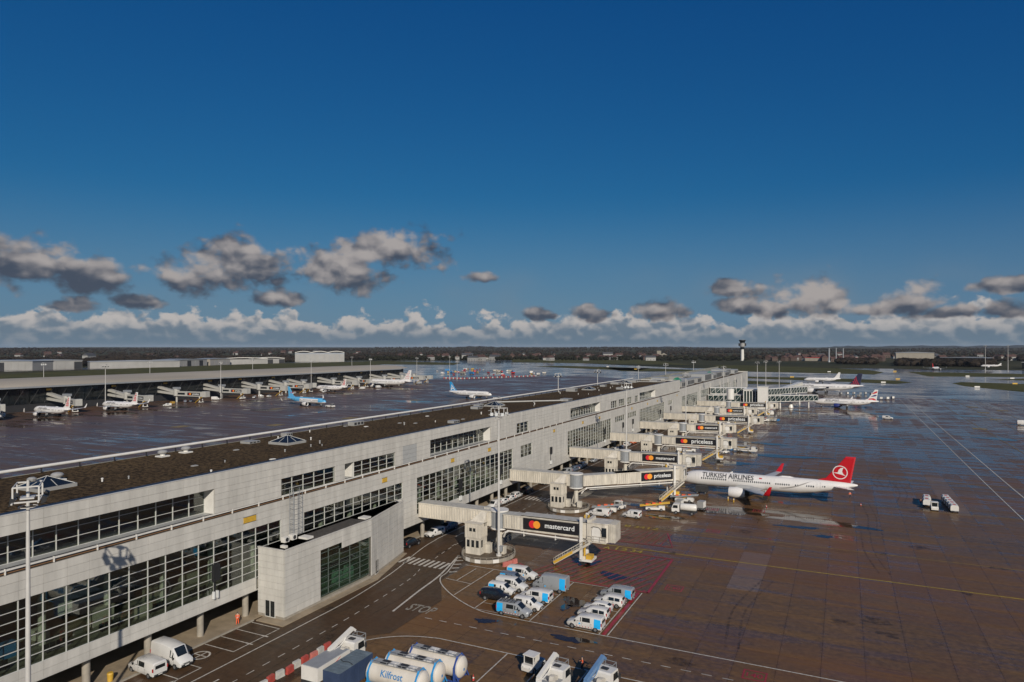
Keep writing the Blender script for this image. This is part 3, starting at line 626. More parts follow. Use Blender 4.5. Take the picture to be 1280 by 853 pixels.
# glazing
pane_n = 0; pane_me = {}; farpane = MB(); farmull = MB()
def glazing(y0, y1, z0, z1, dep, rows):
    global pane_n
    x = FX - dep; n = max(1, round((y1 - y0) / CW)); cw = (y1 - y0) / n; rh = (z1 - z0) / rows
    near = y0 < 165
    for i in range(n):
        for j in range(rows):
            if near and pane_n < 300:
                key = (round(cw, 3), round(rh, 3))
                if key not in pane_me: pane_me[key] = MB().box(-.012, .012, -cw / 2 + .03, cw / 2 - .03, -rh / 2 + .03, rh / 2 - .03).mesh('pane', M_glass)
                p = ob('pane', pane_me[key], None, pier, (x + 91, y0 + cw * (i + .5) - 340, z0 + rh * (j + .5))); pane_n += 1
                p.rotation_euler = (0, random.uniform(-.004, .004), random.uniform(-.006, .006))
            else: farpane.box(x - .012, x + .012, y0 + cw * i + .03, y0 + cw * (i + 1) - .03, z0 + rh * j + .03, z0 + rh * (j + 1) - .03)
    vm = None
    for i in range(n + 1):
        if near:
            if vm is None: vm = MB().box(-.08, .1, -.042, .042, z0, z1).mesh('mullion', M_mull)
            ob('mullion', vm, None, pier, (x + 91, y0 + cw * i - 340, 0))
        else: farmull.box(x - .08, x + .1, y0 + cw * i - .06, y0 + cw * i + .06, z0, z1)
    for j in range(rows + 1):
        b = MB().box(x - .06, x + .085, y0, y1, z0 + rh * j - .03, z0 + rh * j + .03)
        if near: pp('transom', b, M_mull)
        else: farmull.merge(b)
for a, b, c, d, e in LOW: glazing(a, b, c, d, e, max(2, round((d - c) / 1.07)))
for a, b, c, d, e in UP:
    glazing(a, b, c, d, e, 3)
    if e > 1:
        pp('soffit', MB().box(FX - e - .1, FX - .13, a, b, d + .02, d + .22), M_panel_grey); pp('recess_floor', MB().box(FX - e - .1, FX - .13, a, b, c - .3, c - .02), M_panel_grey)
        pp('reveal', MB().box(FX - e, FX - .16, b - .02, b + .2, c, d + .01), M_white); pp('reveal', MB().box(FX - e, FX - .16, a - .2, a + .02, c, d + .01), M_white)
pp('panes', farpane, M_glass, kind='stuff'); pp('mullions', farmull, M_mull, kind='stuff')
# ledge and gutter between the storeys; dark backing and brown strip paint its shadow
pp('ledge', MB().box(FX - .6, FX - .3, 34.7, 655, 16.17, 16.78), M_dark); pp('ledge_pipe', MB().box(FX - .3, FX + .02, 34.7, 367, 16.62, 16.76), M_white); pp('ledge_shade_strip', MB().box(FX - .26, FX - .12, 34.7, 367, 16.3, 16.38), mat('shade_brown', (.22, .12, .06), .6))
br = MB().box(-.2, .05, -.04, .04, 16.2, 16.84).mesh('ledge_bracket', M_white)
for j in range(34): ob('ledge_bracket', br, None, pier, (FX + 91, 36 + 4.9 * j - 340, 0))
pp('base_strip', MB().box(FX - .45, FX + .02, 34.7, 75.3, 3.82, 3.9).box(FX - .45, FX + .02, 110, 655, 3.82, 3.9), M_panel)
# floors, roof, rear wall, interior
M_int = mat('interior_wall', (.26, .25, .21), .7, var=.3, scale=.3); M_floor = mat('interior_floor', (.28, .26, .21), .35, var=.2, scale=.5)
M_gravel = gravel_mat()
pp('floor_slab', MB().box(-104.4, FX - .4, 34.7, 654.8, 4.0, 5.2).box(-104.4, FX - .45, 34.7, 654.8, 13.6, 16.1), M_floor)
pp('rear_wall', MB().box(-104.7, -104.4, 34.6, 655, 3.9, 21.9).box(-92.3, -92, 34.7, 640, 5.2, 13.6).box(-89.3, -89, 34.7, 367, 16.1, 21.5), M_int)
pp('end_wall', MB().box(-104.6, FX - .02, 654.8, 655.3, 3.9, 17.9).box(-104.6, FX - .02, 366.9, 367.2, 16.9, 22.4).box(-104.6, FX - .02, 34.2, 34.6, 3.9, 22.4), M_panel)
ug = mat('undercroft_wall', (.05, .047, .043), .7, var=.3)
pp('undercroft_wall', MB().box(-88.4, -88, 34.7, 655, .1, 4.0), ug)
roof = pp('roof', MB().box(-104.5, FX - .3, 34.7, 367, 21.55, 21.85), M_gravel)
pp('roof', MB().box(-104.5, FX - .3, 367, 655, 16.5, 16.8), M_gravel)
pp('parapet', MB().box(FX - .42, FX - .11, 34.7, 367, 21.5, 22.38).box(FX - .3, FX + .02, 34.7, 367, 22.42, 22.5).box(FX - .42, FX + .01, 367.3, 655, 16.18, 17.6), M_panel)
pp('roof_gutter', MB().box(FX - 1.45, FX - .32, 34.7, 367, 21.9, 22.44), mat('wet_gutter', (.010, .013, .026), .4, var=.3, scale=.4))
rp = MB().cyl((-104.2, 34.7, 22.75), (-104.2, 367, 22.75), .24, .24, 10)
pp('parapet_rail', rp, M_white, smooth=True)
rpost = MB().box(-.08, .08, -.08, .08, 21.9, 22.7).mesh('rail_post', M_dark)
for j in range(60): ob('rail_post', rpost, None, pier, (-104.2 + 91, 37 + 5.5 * j - 340, 0))
# interior columns and furnishings seen through the glass
cm = MB().cyl((0, 0, 5.2), (0, 0, 13.6), .42, .42, 12).mesh('interior_column', M_white, True)
for j in range(20): ob('interior_column', cm, None, pier, (-84.5 + 91, 40 + 7.9 * j - 340, 0))
random.seed(8)
for j in range(26):
    y = 38 + 5 * j + random.uniform(-1, 1); x = random.uniform(-88, -82); w, l, h = random.uniform(.6, 1.6), random.uniform(1.2, 3), random.uniform(.8, 2.4)
    m_ = random.choice([M_white, M_int, M_floor, M_blue, M_dark, M_cream]); pp('interior_counter', MB().box(x, x + w, y, y + l, 5.2, 5.2 + h).box(x - .1, x + w + .1, y - .1, y + l + .1, 5.2 + h, 5.26 + h), m_)
for j in range(18):
    y = 40 + 6.4 * j; x = -81.5; b = MB()
    for q in range(4): b.box(x, x + .5, y + .7 * q, y + .6 + .7 * q, 5.55, 5.7); b.box(x - .1, x, y + .7 * q, y + .6 + .7 * q, 5.7, 6.2)
    b.box(x + .1, x + .4, y, y + 2.7, 5.4, 5.54); b.box(x + .2, x + .3, y + .2, y + .3, 5.2, 5.4); b.box(x + .2, x + .3, y + 2.3, y + 2.4, 5.2, 5.4); pp('seat_row', b, M_dark)
pp('hanging_screen', MB().box(-80.6, -80.4, 47.4, 48.9, 9.4, 10.7).box(-80.55, -80.45, 48.1, 48.2, 10.7, 13.5), M_white)
# columns of the open ground floor
colm = MB().cyl((0, 0, -.05), (0, 0, 3.95), .45, .45, 14).mesh('column', M_conc, True)
for j in range(40): ob('column', colm, None, pier, (-79.9 + 91, 34.4 + 7.9 * j - 340, 0))
# gate signs, docking displays, ladder cage
for y, w in ((73.4, 2.3), (106.2, 1.5), (131.3, 1.4), (148.9, 1.4), (190.8, 1.3), (216, 1.3), (233.5, 1.3), (275, 1.3), (300, 1.2), (318, 1.2), (360, 1.2)):
    s_ = pp('gate_sign', MB().box(FX + .02, FX + .1, y - w / 2, y + w / 2, 14.3, 15.1), M_yellow)
    fr_ = MB().box(FX + .01, FX + .07, y - w / 2 - .05, y + w / 2 + .05, 14.25, 14.3).box(FX + .01, FX + .07, y - w / 2 - .05, y + w / 2 + .05, 15.1, 15.15); ob('sign_frame', fr_, M_dark, s_)
for y in (67.2, 134.5, 154.8, 188, 239, 262, 276, 323, 345, 385, 405):
    d_ = pp('docking_display', MB().box(FX + .05, FX + .45, y - .55, y + .55, 7.6 if y < 170 else 8.2, 9.9 if y < 170 else 10.2).box(FX - .1, FX + .1, y - .1, y + .1, 5.8, 10), M_black)
    ob('display_lamp', MB().box(FX + .1, FX + .5, y - .5, y - .3, 5.2, 6.2).box(FX + .1, FX + .5, y + .1, y + .3, 5.2, 6.2), M_lens, d_)
lad = MB()
for yy in (81.2, 82.0, 83.3): lad.cyl((FX + .25, yy, 10.35), (FX + .25, yy, 17.6), .035, .035, 5)
for k in range(24): lad.cyl((FX + .25, 81.2, 10.5 + .3 * k), (FX + .25, 82.0, 10.5 + .3 * k), .025, .025, 4)
for k in range(9): lad.bar((FX + .25, 81.2, 10.7 + .8 * k), (FX + 1.0, 81.3, 10.9 + .8 * k), .04, .04); lad.bar((FX + 1.0, 81.3, 10.9 + .8 * k), (FX + 1.0, 83.2, 10.9 + .8 * k), .04, .04); lad.bar((FX + 1.0, 83.2, 10.9 + .8 * k), (FX + .25, 83.3, 10.7 + .8 * k), .04, .04)
for yy in (81.3, 82.2, 83.2): lad.bar((FX + 1.0, yy, 10.6), (FX + 1.0, yy, 17.4), .04, .04)
pp('caged_ladder', lad, M_grey)
# rooftop furniture
M_zinc = mat('zinc', (.36, .35, .33), .5, .2)
ZR = 21.85
def skylight(x, y, s=2.4):
    k = pp('skylight', MB().box(x - s, x + s, y - s, y + s, ZR, ZR + .45), M_zinc)
    c = (x, y, ZR + .45 + s * .46); q = [(x - s + .2, y - s + .2), (x + s - .2, y - s + .2), (x + s - .2, y + s - .2), (x - s + .2, y + s - .2)]
    gl = MB(); fr_ = MB()
    for i in range(4):
        a, b = q[i], q[(i + 1) % 4]; gl.poly([(*a, ZR + .46), (*b, ZR + .46), c]); fr_.bar((*a, ZR + .48), c, .07, .07)
        for t in (.5,):
            e = (a[0] + (b[0] - a[0]) * t, a[1] + (b[1] - a[1]) * t); fr_.bar((*e, ZR + .48), (e[0] + (c[0] - e[0]) * .62, e[1] + (c[1] - e[1]) * .62, ZR + .48 + s * .46 * .62), .05, .05)
    ob('skylight_glass', gl, M_glassdark, k); ob('skylight_bars', fr_, M_mull, k)
for x, y in ((-92.4, 53), (-94.3, 97.3), (-96.2, 186), (-96.8, 274), (-97, 330)): skylight(x, y)
for x, y in ((-101.4, 76.4), (-101.6, 81), (-96.2, 56.5)):
    v = pp('roof_vent', MB().box(x - .8, x + .8, y - .8, y + .8, ZR, ZR + .2).cyl((x, y, ZR + .2), (x, y, ZR + .6), .4, .4, 12), M_white)
    ob('vent_cap', MB().loft([[(x + r_ * math.cos(t_), y + r_ * math.sin(t_), ZR + .6 + h_) for t_ in [i * math.pi / 6 for i in range(12)]] for r_, h_ in ((.75, 0), (.8, .2), (.6, .42), (.2, .52))]), M_zinc, v, smooth=True)
for x, y, w, l, h in ((-101, 94.6, 1.2, 2.6, .4), (-102, 105, .8, 1.6, .7), (-102, 127, .9, 3.6, .9), (-84, 141, .9, 2.6, .6), (-97, 176, 1.2, 3, .7), (-99, 181, 1, 3, .9), (-84, 215, 1.5, 4, .8), (-100, 262, 2, 3, 1.4), (-86, 284, 1.6, 3, .8), (-99, 300, 1.2, 3, .8), (-98, 345, 3, 10, 1.2), (-88, 352, 2, 8, 1.0), (-100, 322, 2, 4, 1.0)):
    u = pp('roof_unit', MB().box(x - w, x + w, y - l / 2, y + l / 2, ZR, ZR + h), M_zinc)
    gr_ = MB()
    for q in range(3): gr_.box(x + w + .005, x + w + .02, y - l / 2 + l * (q + .12) / 3, y - l / 2 + l * (q + .8) / 3, ZR + h * .2, ZR + h * .8)
    ob('unit_grille', gr_, M_dark, u)
pp('roof_pipe', MB().tube([(-101, 196, 22.2), (-84, 212, 22.2)], .25, 8).tube([(-101, 340, 22.3), (-81, 345, 22.3)], .2, 8), M_zinc)
random.seed(12)
for j in range(46):
    x = random.uniform(-103, -80.4); y = random.uniform(40, 300); s_ = random.uniform(.12, .3)
    if j % 3: b = MB().cyl((x, y, ZR), (x, y, ZR + s_ * 2.2), s_ * .6, s_ * .6, 8).cyl((x, y, ZR + s_ * 2.2), (x, y, ZR + s_ * 2.8), s_ * 1.0, s_ * .5, 8)
    else: b = MB().box(x - .3, x + .3, y - .45, y + .45, ZR, ZR + .12).box(x - .2, x + .2, y - .3, y + .3, ZR + .12, ZR + .16)
    pp('vent_pipe', b, random.choice([M_white, M_zinc]))
# plant on the lower far roof
random.seed(3)
for j, (y0, l, x0, w, h, m_) in enumerate(((370, 20, -100, 16, 3.6, 0), (394, 14, -90, 7, 3.2, 0), (394, 10, -101, 8, 5.2, 0), (415, 20, -92, 8, 3.4, 0), (440, 26, -101, 9, 4.4, 0), (446, 14, -90, 6, 3.2, 0), (472, 26, -98, 14, 4.8, 0), (505, 14, -91, 7, 3.4, 0), (520, 30, -100, 15, 4.2, 0), (560, 22, -92, 8, 3.4, 0), (585, 25, -99, 12, 4.4, 0), (618, 22, -94, 9, 3.2, 0))):
    u = pp('plant_housing', MB().box(x0, x0 + w, y0, y0 + l, 16.8, 16.8 + h).box(x0 - .2, x0 + w + .2, y0 - .2, y0 + l + .2, 16.8 + h, 17 + h), random.choice([M_zinc, M_panel_grey]))
    gr_ = MB()
    for q in range(int(l // 4)): gr_.box(x0 + w + .01, x0 + w + .04, y0 + .8 + 4 * q, y0 + 3.4 + 4 * q, 17.4, 16.2 + h)
    ob('housing_grille', gr_, M_dark, u)
M_green = mat('green_cladding', (.02, .19, .09), .5)
for y in (401, 509): pp('stair_gable', MB().prism([(-91, 19.9), (-86, 19.9), (-88.5, 22)], y, y + 8), M_green)
for k in range(7): pp('facade_pier', MB().box(FX - .05, FX + .25, 424.7 + 37.5 * k - .9, 424.7 + 37.5 * k + .9, 4, 16.15), M_panel)

# ------------------------------------------------------------------ the low annex in front of the pier
ann = thing('annex_building', 'low white panelled annex with tall green-tinted window against the pier', 'building', (-76, 88, 0))
AO = (76, -88, 0)
def ap(name, mb, m, parent=ann, **k): return ob(name, mb, m, parent, AO if parent is ann else (0, 0, 0), **k)
foot = [(-78.55, 75.1), (-73.4, 75.1), (-73.4, 95.4), (-76.6, 109.6), (-78.55, 109.6)]
ap('wall', MB().slab([(-78.5, 75.3), (-73.62, 75.3), (-73.62, 82.1), (-78.5, 82.1)], .1, 9.95).slab([(-78.5, 82.1), (-77.6, 82.1), (-77.6, 95.3), (-78.5, 95.3)], .1, 9.95).slab([(-78.5, 95.3), (-73.62, 95.3), (-76.8, 109.4), (-78.5, 109.4)], .1, 9.95), M_seam)
ap('roof', MB().slab([(-78.5, 75.4), (-73.7, 75.4), (-73.7, 95.3), (-76.8, 109.3), (-78.5, 109.3)], 9.6, 9.95), mat('annex_roof', (.06, .052, .045), .7, var=.4))
cp = MB()
for a, b in zip(foot[:-1], foot[1:]): cp.bar((*a, 10.25), (*b, 10.25), .34, .12)
ap('coping', cp, M_panel)
def panels_along(a, b, skip, z0=.5, z1=10.2, n=10, cw=2.5):
    a = Vector((*a, 0)); b = Vector((*b, 0)); L_ = (b - a).length; d = (b - a) / L_; nn = round(L_ / cw); w = L_ / nn; h = (z1 - z0) / n; me = MB().box(0, w - .03, -.1, 0, .015, h - .015).mesh('facade_panel', M_panel)
    for i in range(nn):
        for j in range(n):
            s0 = w * i; zz = z0 + h * j
            if skip(s0 + w / 2, zz + h / 2): continue
            o = ob('facade_panel', me, None, ann, (a.x + d.x * s0 + 76, a.y + d.y * s0 - 88, zz)); o.rotation_euler = (0, 0, math.atan2(d.y, d.x) + math.pi * 0)
panels_along((-73.4, 75.1), (-73.4, 95.4), lambda s, z: s > 7.1 and z < (8.6 if s < 12.2 else 7.3) and z > .9)
panels_along((-78.5, 75.1), (-73.4, 75.1), lambda s, z: 1.2 < s < 3.6 and z < 2.8, cw=1.7)
panels_along((-73.4, 95.4), (-76.6, 109.6), lambda s, z: False, cw=2.4)
ap('plinth', MB().bar((-78.5, 75.16, .3), (-73.4, 75.16, .3), .16, .4).bar((-73.46, 75.1, .3), (-73.46, 95.4, .3), .16, .4).bar((-73.46, 95.4, .3), (-76.66, 109.6, .3), .16, .4), M_conc)
gm = glass_mat('green_glass', (.52, .68, .60), .10)
gf = MB()
for i in range(5):
    y0 = 82.2 + 2.62 * i; top = 8.6 if y0 < 87 else 7.25; rows = 8 if y0 < 87 else 7
    for j in range(rows):
        z0 = .95 + (top - .95) / rows * j; z1 = .95 + (top - .95) / rows * (j + 1)
        ap('pane', MB().box(-73.66, -73.63, y0 + .05, y0 + 2.57, z0 + .03, z1 - .03), gm); gf.box(-73.7, -73.58, y0, y0 + 2.62, z0 - .03, z0 + .03)
    gf.box(-73.72, -73.56, y0 - .05, y0 + .05, .95, top)
    gf.box(-73.7, -73.58, y0, y0 + 2.62, top - .05, top)
ap('window_frame', gf, mat('green_grey_frame', (.10, .12, .105), .4))
ap('interior_floor', MB().box(-77.6, -73.8, 82.2, 95.2, .12, .5).box(-77.6, -75.6, 82.2, 95.2, 4.6, 4.8), M_floor)
for y in (84, 86.3, 89.5, 92.4): ap('interior_machine', MB().box(-77, -75.9, y, y + 1.5, .5, 2.2).box(-76.9, -76, y + .1, y + 1.4, 2.2, 2.6), random.choice([M_white, M_cream, M_int]))
d_ = ap('door', MB().box(-77.1, -75.1, 75.02, 75.2, .12, 2.7), M_mull); ob('door_glass', MB().box(-76.98, -76.2, 74.99, 75.01, .25, 2.55).box(-76.0, -75.22, 74.99, 75.01, .25, 2.55), M_glassdark, d_)
dd = Vector((-3.2, 14.2, 0)).normalized(); q0 = Vector((-73.4, 95.4, 0)) + dd * 1.6; nn_ = Vector((dd.y, -dd.x, 0))
d_ = ap('door', MB().bar(q0 + nn_ * .03 + Vector((0, 0, 1.4)), q0 + nn_ * .03 + dd * 1.4 + Vector((0, 0, 1.4)), .1, 2.6), M_mull); ob('door_glass', MB().bar(q0 + dd * .15 + nn_ * .09 + Vector((0, 0, 1.4)), q0 + nn_ * .09 + dd * .62 + Vector((0, 0, 1.4)), .02, 2.3).bar(q0 + dd * .78 + nn_ * .09 + Vector((0, 0, 1.4)), q0 + nn_ * .09 + dd * 1.25 + Vector((0, 0, 1.4)), .02, 2.3), M_glassdark, d_)
for x, y, w, l, h in ((-77.4, 79.4, .4, 1.0, .8), (-77.4, 81, .4, 1.0, .8), (-76, 82.4, .9, 1.4, .3), (-75.6, 96.5, .8, 1.6, .25), (-75.3, 77, .5, .5, .35)):
    u = ap('roof_unit', MB().box(x - w, x + w, y - l / 2, y + l / 2, 9.95, 9.95 + h), M_white)
    if h > .5: ob('fan_grille', MB().cyl((x + w, y, 9.95 + h / 2), (x + w + .03, y, 9.95 + h / 2), h * .4, h * .4, 14), M_dark, u)

# ------------------------------------------------------------------ passenger bridges
M_adblack = mat('advert_black', (.015, .014, .016), .35, var=.1); M_adred = mat('advert_red', (.62, .02, .03), .4, var=.05); M_adorange = mat('advert_orange', (.80, .30, .03), .4, var=.05); M_adwhite = mat('advert_white', (.7, .7, .68), .4, var=.05)
M_ribs = mat('ribbed_steel', (.56, .51, .43), .42, var=.24, scale=.9, streak=(1, 1, .25), world=True)
def tunnel(mb, x0, x1, w, z0, z1, step=.62, ribs=True, mi=0):
    mb.box(x0, x1, -w, w, z0, z1, mi)
    if ribs:
        k = int((x1 - x0 - .3) / step)
        for i in range(k):
            x = x0 + .2 + step * i
            for s in (-1, 1): mb.box(x, x + step * .45, min(s * w, s * (w + .13)), max(s * w, s * (w + .13)), z0 + .18, z1 - .2, mi)
    for z in (z0, z1 - .16): mb.box(x0 - .01, x1 + .01, -w - .1, w + .1, z - .02, z + .16, mi)
def advert(root, a, x0, x1, z0, z1, y, word):
    p = ob('advert_panel', MB().box(x0, x1, y - .08, y, z0, z1), M_adblack, a[0], a[1], a[2]); w = x1 - x0; h = z1 - z0; r = h * .34; cx = x0 + w * .21; cz = (z0 + z1) / 2; yy = y - .09
    ob('advert_disc', MB().poly([(q[0], yy, q[1]) for q in disc_pts(cx - r * .62, cz, r)]), M_adred, p); ob('advert_disc', MB().poly([(q[0], yy - .006, q[1]) for q in disc_pts(cx + r * .62, cz, r)]), M_adorange, p)
    t = text_mb(word, w * .53); hh = max(v[1] for v in t.v)
    ob('advert_lettering', MB().merge(t, Matrix.Translation((x0 + w * .40, yy, cz - hh * (.42 if word == 'mastercard' else .55))) @ Matrix.Rotation(R(90), 4, 'X')), M_adwhite, p)
def jetbridge(Y, phi, L, word, label, cabrot=0., sections=2, slope=0., near=True, x0=-60.5, fixed=17.9, stairs=True):
    b = thing('airbridge', label, 'airbridge', (x0, Y + 1.5, 0), 0, 'airbridges of the near pier')
    m = MB(); tunnel(m, -fixed, -1.2, 1.5, 5.2, 8.05, .6); ob('fixed_tunnel', m, M_ribs, b)
    ob('tunnel_roof', MB().box(-fixed, -1.2, -1.56, 1.56, 8.06, 8.13).box(-3.2, -2.2, -.5, .5, 8.13, 8.5), M_creamroof, b)
    # stair tower below the elbow
    e = MB(); e.loft([[(-1.9, -1.52, 5.3), (-1.9, -1.52, 8.0), (-3.1, -1.52, 8.0), (-3.1, -1.52, 5.3)], [(-1.9, -3.1, 5.3), (-1.9, -3.1, 5.95), (-5.0, -3.1, 5.95), (-5.0, -3.1, 5.3)]])
    ob('elbow_hood', e, M_ribs, b)
    t = MB(); t.box(-5.3, -1.9, -4.4, -1.52, 3.25, 6.0)
    for i in range(6): t.box(-5.2 + .56 * i, -4.95 + .56 * i, -4.46, -4.4, 3.4, 5.85); 
    for i in range(5): t.box(-1.9, -1.84, -4.3 + .58 * i, -4.05 + .58 * i, 3.4, 5.85)
    t.box(-5.2, -2.0, -4.3, -1.52, .12, 3.25); t.box(-5.4, -1.8, -4.5, -1.5, 6.0, 6.1)
    tw = ob('stair_tower', t, M_ribs, b)
    for x in (-4.0, -3.2): ob('window', MB().box(x - .27, x + .27, -4.48, -4.41, 4.55, 5.2), M_glassdark, tw)
    for x in (-4.6, -3.6, -2.6): ob('window', MB().box(x - .3, x + .3, -4.33, -4.29, 1.5, 2.85), M_glassdark, tw)
    ob('window', MB().box(-2.01, -1.97, -3.9, -3.3, 1.5, 2.85), M_glassdark, tw)
    # rotunda on its pedestal
    r = MB().cyl((0, 0, 4.85), (0, 0, 8.0), 1.62, 1.62, 24)
    for i in range(24): a = i * math.pi / 12; r.box(1.63 * math.cos(a) - .03, 1.63 * math.cos(a) + .03, 1.63 * math.sin(a) - .03, 1.63 * math.sin(a) + .03, 4.95, 7.9)
    ro = ob('rotunda', r, M_grey, b); ob('rotunda_cap', MB().cyl((0, 0, 8.0), (0, 0, 8.25), 1.8, 1.8, 24).cyl((0, 0, 4.6), (0, 0, 4.85), 1.8, 1.8, 24), M_white, ro)
    ob('pedestal', MB().cyl((0, 0, .1), (0, 0, .5), 1.1, 1.1, 16).cyl((0, 0, .5), (0, 0, 4.6), .55, .55, 16).bar((0, -.2, 3.2), (2.6, -.2, 4.7), .25, .3).bar((-1.2, 0, .3), (-.2, 0, 4), .2, .2), M_cream, b)
    ob('service_box', MB().box(-1.9, -.9, -2.4, -1.4, .12, 1.9).box(.9, 1.9, -1.8, -.8, .12, 1.6).box(-2, -.8, -2.5, -1.3, 1.9, 1.96), M_cream, b)
    A = (b, (0, 0, 0), phi)
    n = sections; cabx = L - 4.6; seg = [(1.4, 1.4 + (cabx - 1.4) * (.22 if n == 2 else .34))]; seg.append((seg[0][1] - .1, cabx if n == 2 else 1.4 + (cabx - 1.4) * .58))
    if n == 3: seg.append((seg[1][1] - .1, cabx))
    for i, (a0, a1) in enumerate(seg):
        w = 1.32 + .1 * i; m = MB(); tunnel(m, a0, a1, w, 5.12 - .07 * i, 7.72 + .1 * i, .55 if i < n - 1 else 1.6, i < n - 1)
        ob('telescopic_tunnel', m, M_ribs, b, (0, 0, 0), phi)
    a0, a1 = seg[-1]; w = 1.32 + .1 * (n - 1)
    ad0, ad1 = (a0 + .35, a1 - 2.05) if n == 3 else (a0 + .6, a1 - 2.2)
    advert(b, A, ad0, ad1, 5.45, 7.55, -w - .12, word)
    ob('tunnel_roof', MB().box(1.5, seg[0][1], -1.2, 1.2, 7.73, 7.78), M_creamroof, b, (0, 0, 0), phi); ob('tunnel_roof', MB().box(a0, a1, -w + .1, w - .1, 7.93, 7.98), M_creamroof, b, (0, 0, 0), phi)
    pk = MB().tube([(2.2, -1.1, 4.55), (a1, -1.1, 4.35)], .16, 8).tube([(3.5, -.4, 4.0), (a1 - .8, -.4, 3.95)], .13, 8); pk.tube([(1.2, -.6, 3.2), (1.8, -1.1, 4.2), (2.4, -1.1, 4.5)], .2, 8)
    for x in (a0 + .5, (a0 + a1) / 2, a1 - .6): pk.box(x - .06, x + .06, -1.2, .2, 3.9, 5.0)
    ob('cable_pipe', pk, M_white, b, (0, 0, 0), phi)
    # lift columns and bogie
    dx = a1 - 1.6
    ob('lift_column', MB().box(dx - .25, dx + .25, -1.95, -1.55, 1.2, 8.9).box(dx - .25, dx + .25, 1.55, 1.95, 1.2, 8.9).box(dx - .35, dx + .35, -1.9, 1.9, 4.3, 4.75), M_white, b, (0, 0, 0), phi)
    dr = ob('drive_bogie', MB().box(dx - .5, dx + 1.9, -1.5, 1.5, .75, 1.15).box(dx - 1.0, dx + .6, -1.0, 1.0, 1.15, 1.6), M_white, b, (0, 0, 0), phi)
    ob('drive_motor', MB().box(dx + .7, dx + 1.8, -1.2, .2, 1.15, 1.9).cyl((dx + .3, -.8, 1.15), (dx + .3, -.8, 4.3), .22, .22, 10), M_yellow, dr); ob('beacon', MB().cyl((dx - .1, 1.55, 8.2), (dx - .1, 2.1, 8.2), .5, .5, 10), M_yellow, b, (0, 0, 0), phi)
    for sy in (-1, 1): 
        wl = ob('wheel', MB().cyl((dx + .2, sy * 1.05 - .3, .52), (dx + .2, sy * 1.05 + .3, .52), .52, .52, 18), M_black, dr); 
    # cab
    cm = Matrix.Translation((cabx, 0, 0)) @ Matrix.Rotation(cabrot, 4, 'Z')
    cab = MB(); fp = [(-.2, -1.75), (2.9, -1.85), (3.6, -1.5), (3.6, 1.5), (2.9, 1.85), (-.2, 1.75)]; cab.slab(fp, 4.75, 8.0); cab.slab([(-.4, -1.85), (3.0, -1.95), (3.8, -1.6), (3.8, 1.6), (3, 1.95), (-.4, 1.85)], 8.0, 8.15); cab.slab([(-.3, -2.1), (3.2, -2.1), (3.2, 2), (-.3, 2)], 4.6, 4.75)
    cab.slab([(-.5, -1.7), (.1, -1.7), (.1, 1.7), (-.5, 1.7)], 4.7, 8.6)
    cb = ob('cab', MB().merge(cab, cm), M_ribs, b, (0, 0, 0), phi)
    dm = MB(); dm.prism([(.45, 4.85), (2.05, 4.85), (2.05, 6.9), (1.75, 7.35), (.75, 7.35), (.45, 6.9)], -1.9, -1.86)
    ob('cab_door', MB().merge(dm, cm), M_white, cb)
    ar = MB().tube([(.4, -1.95, 7.3), (.8, -1.97, 7.5), (1.8, -1.97, 7.4), (2.3, -1.97, 6.9), (2.35, -1.97, 6.4)], .05, 5); ob('door_rail', MB().merge(ar, cm), M_dark, cb)
    for q in range(3): ob('cab_window', MB().merge(MB().box(2.35 + .3 * q, 2.58 + .3 * q, -1.94, -1.84, 5.6, 7.4), cm), M_glassdark, cb)
    ca = MB()
    for q in range(4): ca.box(3.65 + .3 * q, 3.85 + .3 * q, -1.75 + .02 * q, 1.75 - .02 * q, 4.85, 8.25 - .03 * q)
    ca.box(3.6, 4.8, -1.66, 1.66, 4.9, 8.1)
    ob('cab_canopy', MB().merge(ca, cm), M_cream, cb)
    gr = MB()
    for z in (5.25, 5.75): gr.bar((-.3, -2.05, z), (3.1, -2.05, z), .05, .05)
    for x in (-.3, .8, 2, 3.1): gr.bar((x, -2.05, 4.75), (x, -2.05, 5.75), .05, .05)
    ob('guard_rail', MB().merge(gr, cm), M_cream, cb)
    # service stairs, folded along the arm
    if stairs:
        p0 = Vector((cabx + .5, -2.55, 4.7)); p1 = Vector((cabx - 6.4, -2.75, .25)); st = MB(); tr = MB()
        for o_ in (-.5, .5): st.bar(p0 + Vector((0, o_, 0)), p1 + Vector((0, o_, 0)), .08, .34); st.bar(p0 + Vector((0, o_, 1.0)), p1 + Vector((0, o_, 1.0)), .06, .06); st.bar(p0 + Vector((0, o_, .5)), p1 + Vector((0, o_, .5)), .04, .04)
        for k in range(9):
            q = p0.lerp(p1, k / 8)
            for o_ in (-.5, .5): st.bar(q + Vector((0, o_, 0)), q + Vector((0, o_, 1)), .05, .05)
        s_ = ob('service_stairs', st, M_cream, b, (0, 0, 0), phi)
        st2 = MB()
        for k in range(26):
            q = p0.lerp(p1, (k + .5) / 26); tr.box(q.x - .16, q.x + .16, q.y - .48, q.y + .48, q.z - .03, q.z + .03, 0 if k < 12 else 1)
        for o_ in (-.56, .56): st2.bar(p0.lerp(p1, .48) + Vector((0, o_, .18)), p1 + Vector((0, o_, .18)), .03, .42)
        ob('stair_treads', tr, [M_grey, M_yellow], s_); ob('stair_side', st2, M_yellow, s_)
        for o_ in (-.4, .4): ob('stair_wheel', MB().cyl((p1.x, p1.y + o_ - .06, .2), (p1.x, p1.y + o_ + .06, .2), .2, .2, 10), M_black, s_)
    return b
jetbridge(117.6, R(1.2), 23.6, 'mastercard', 'airbridge with the mastercard advert standing beside the parked service vans')
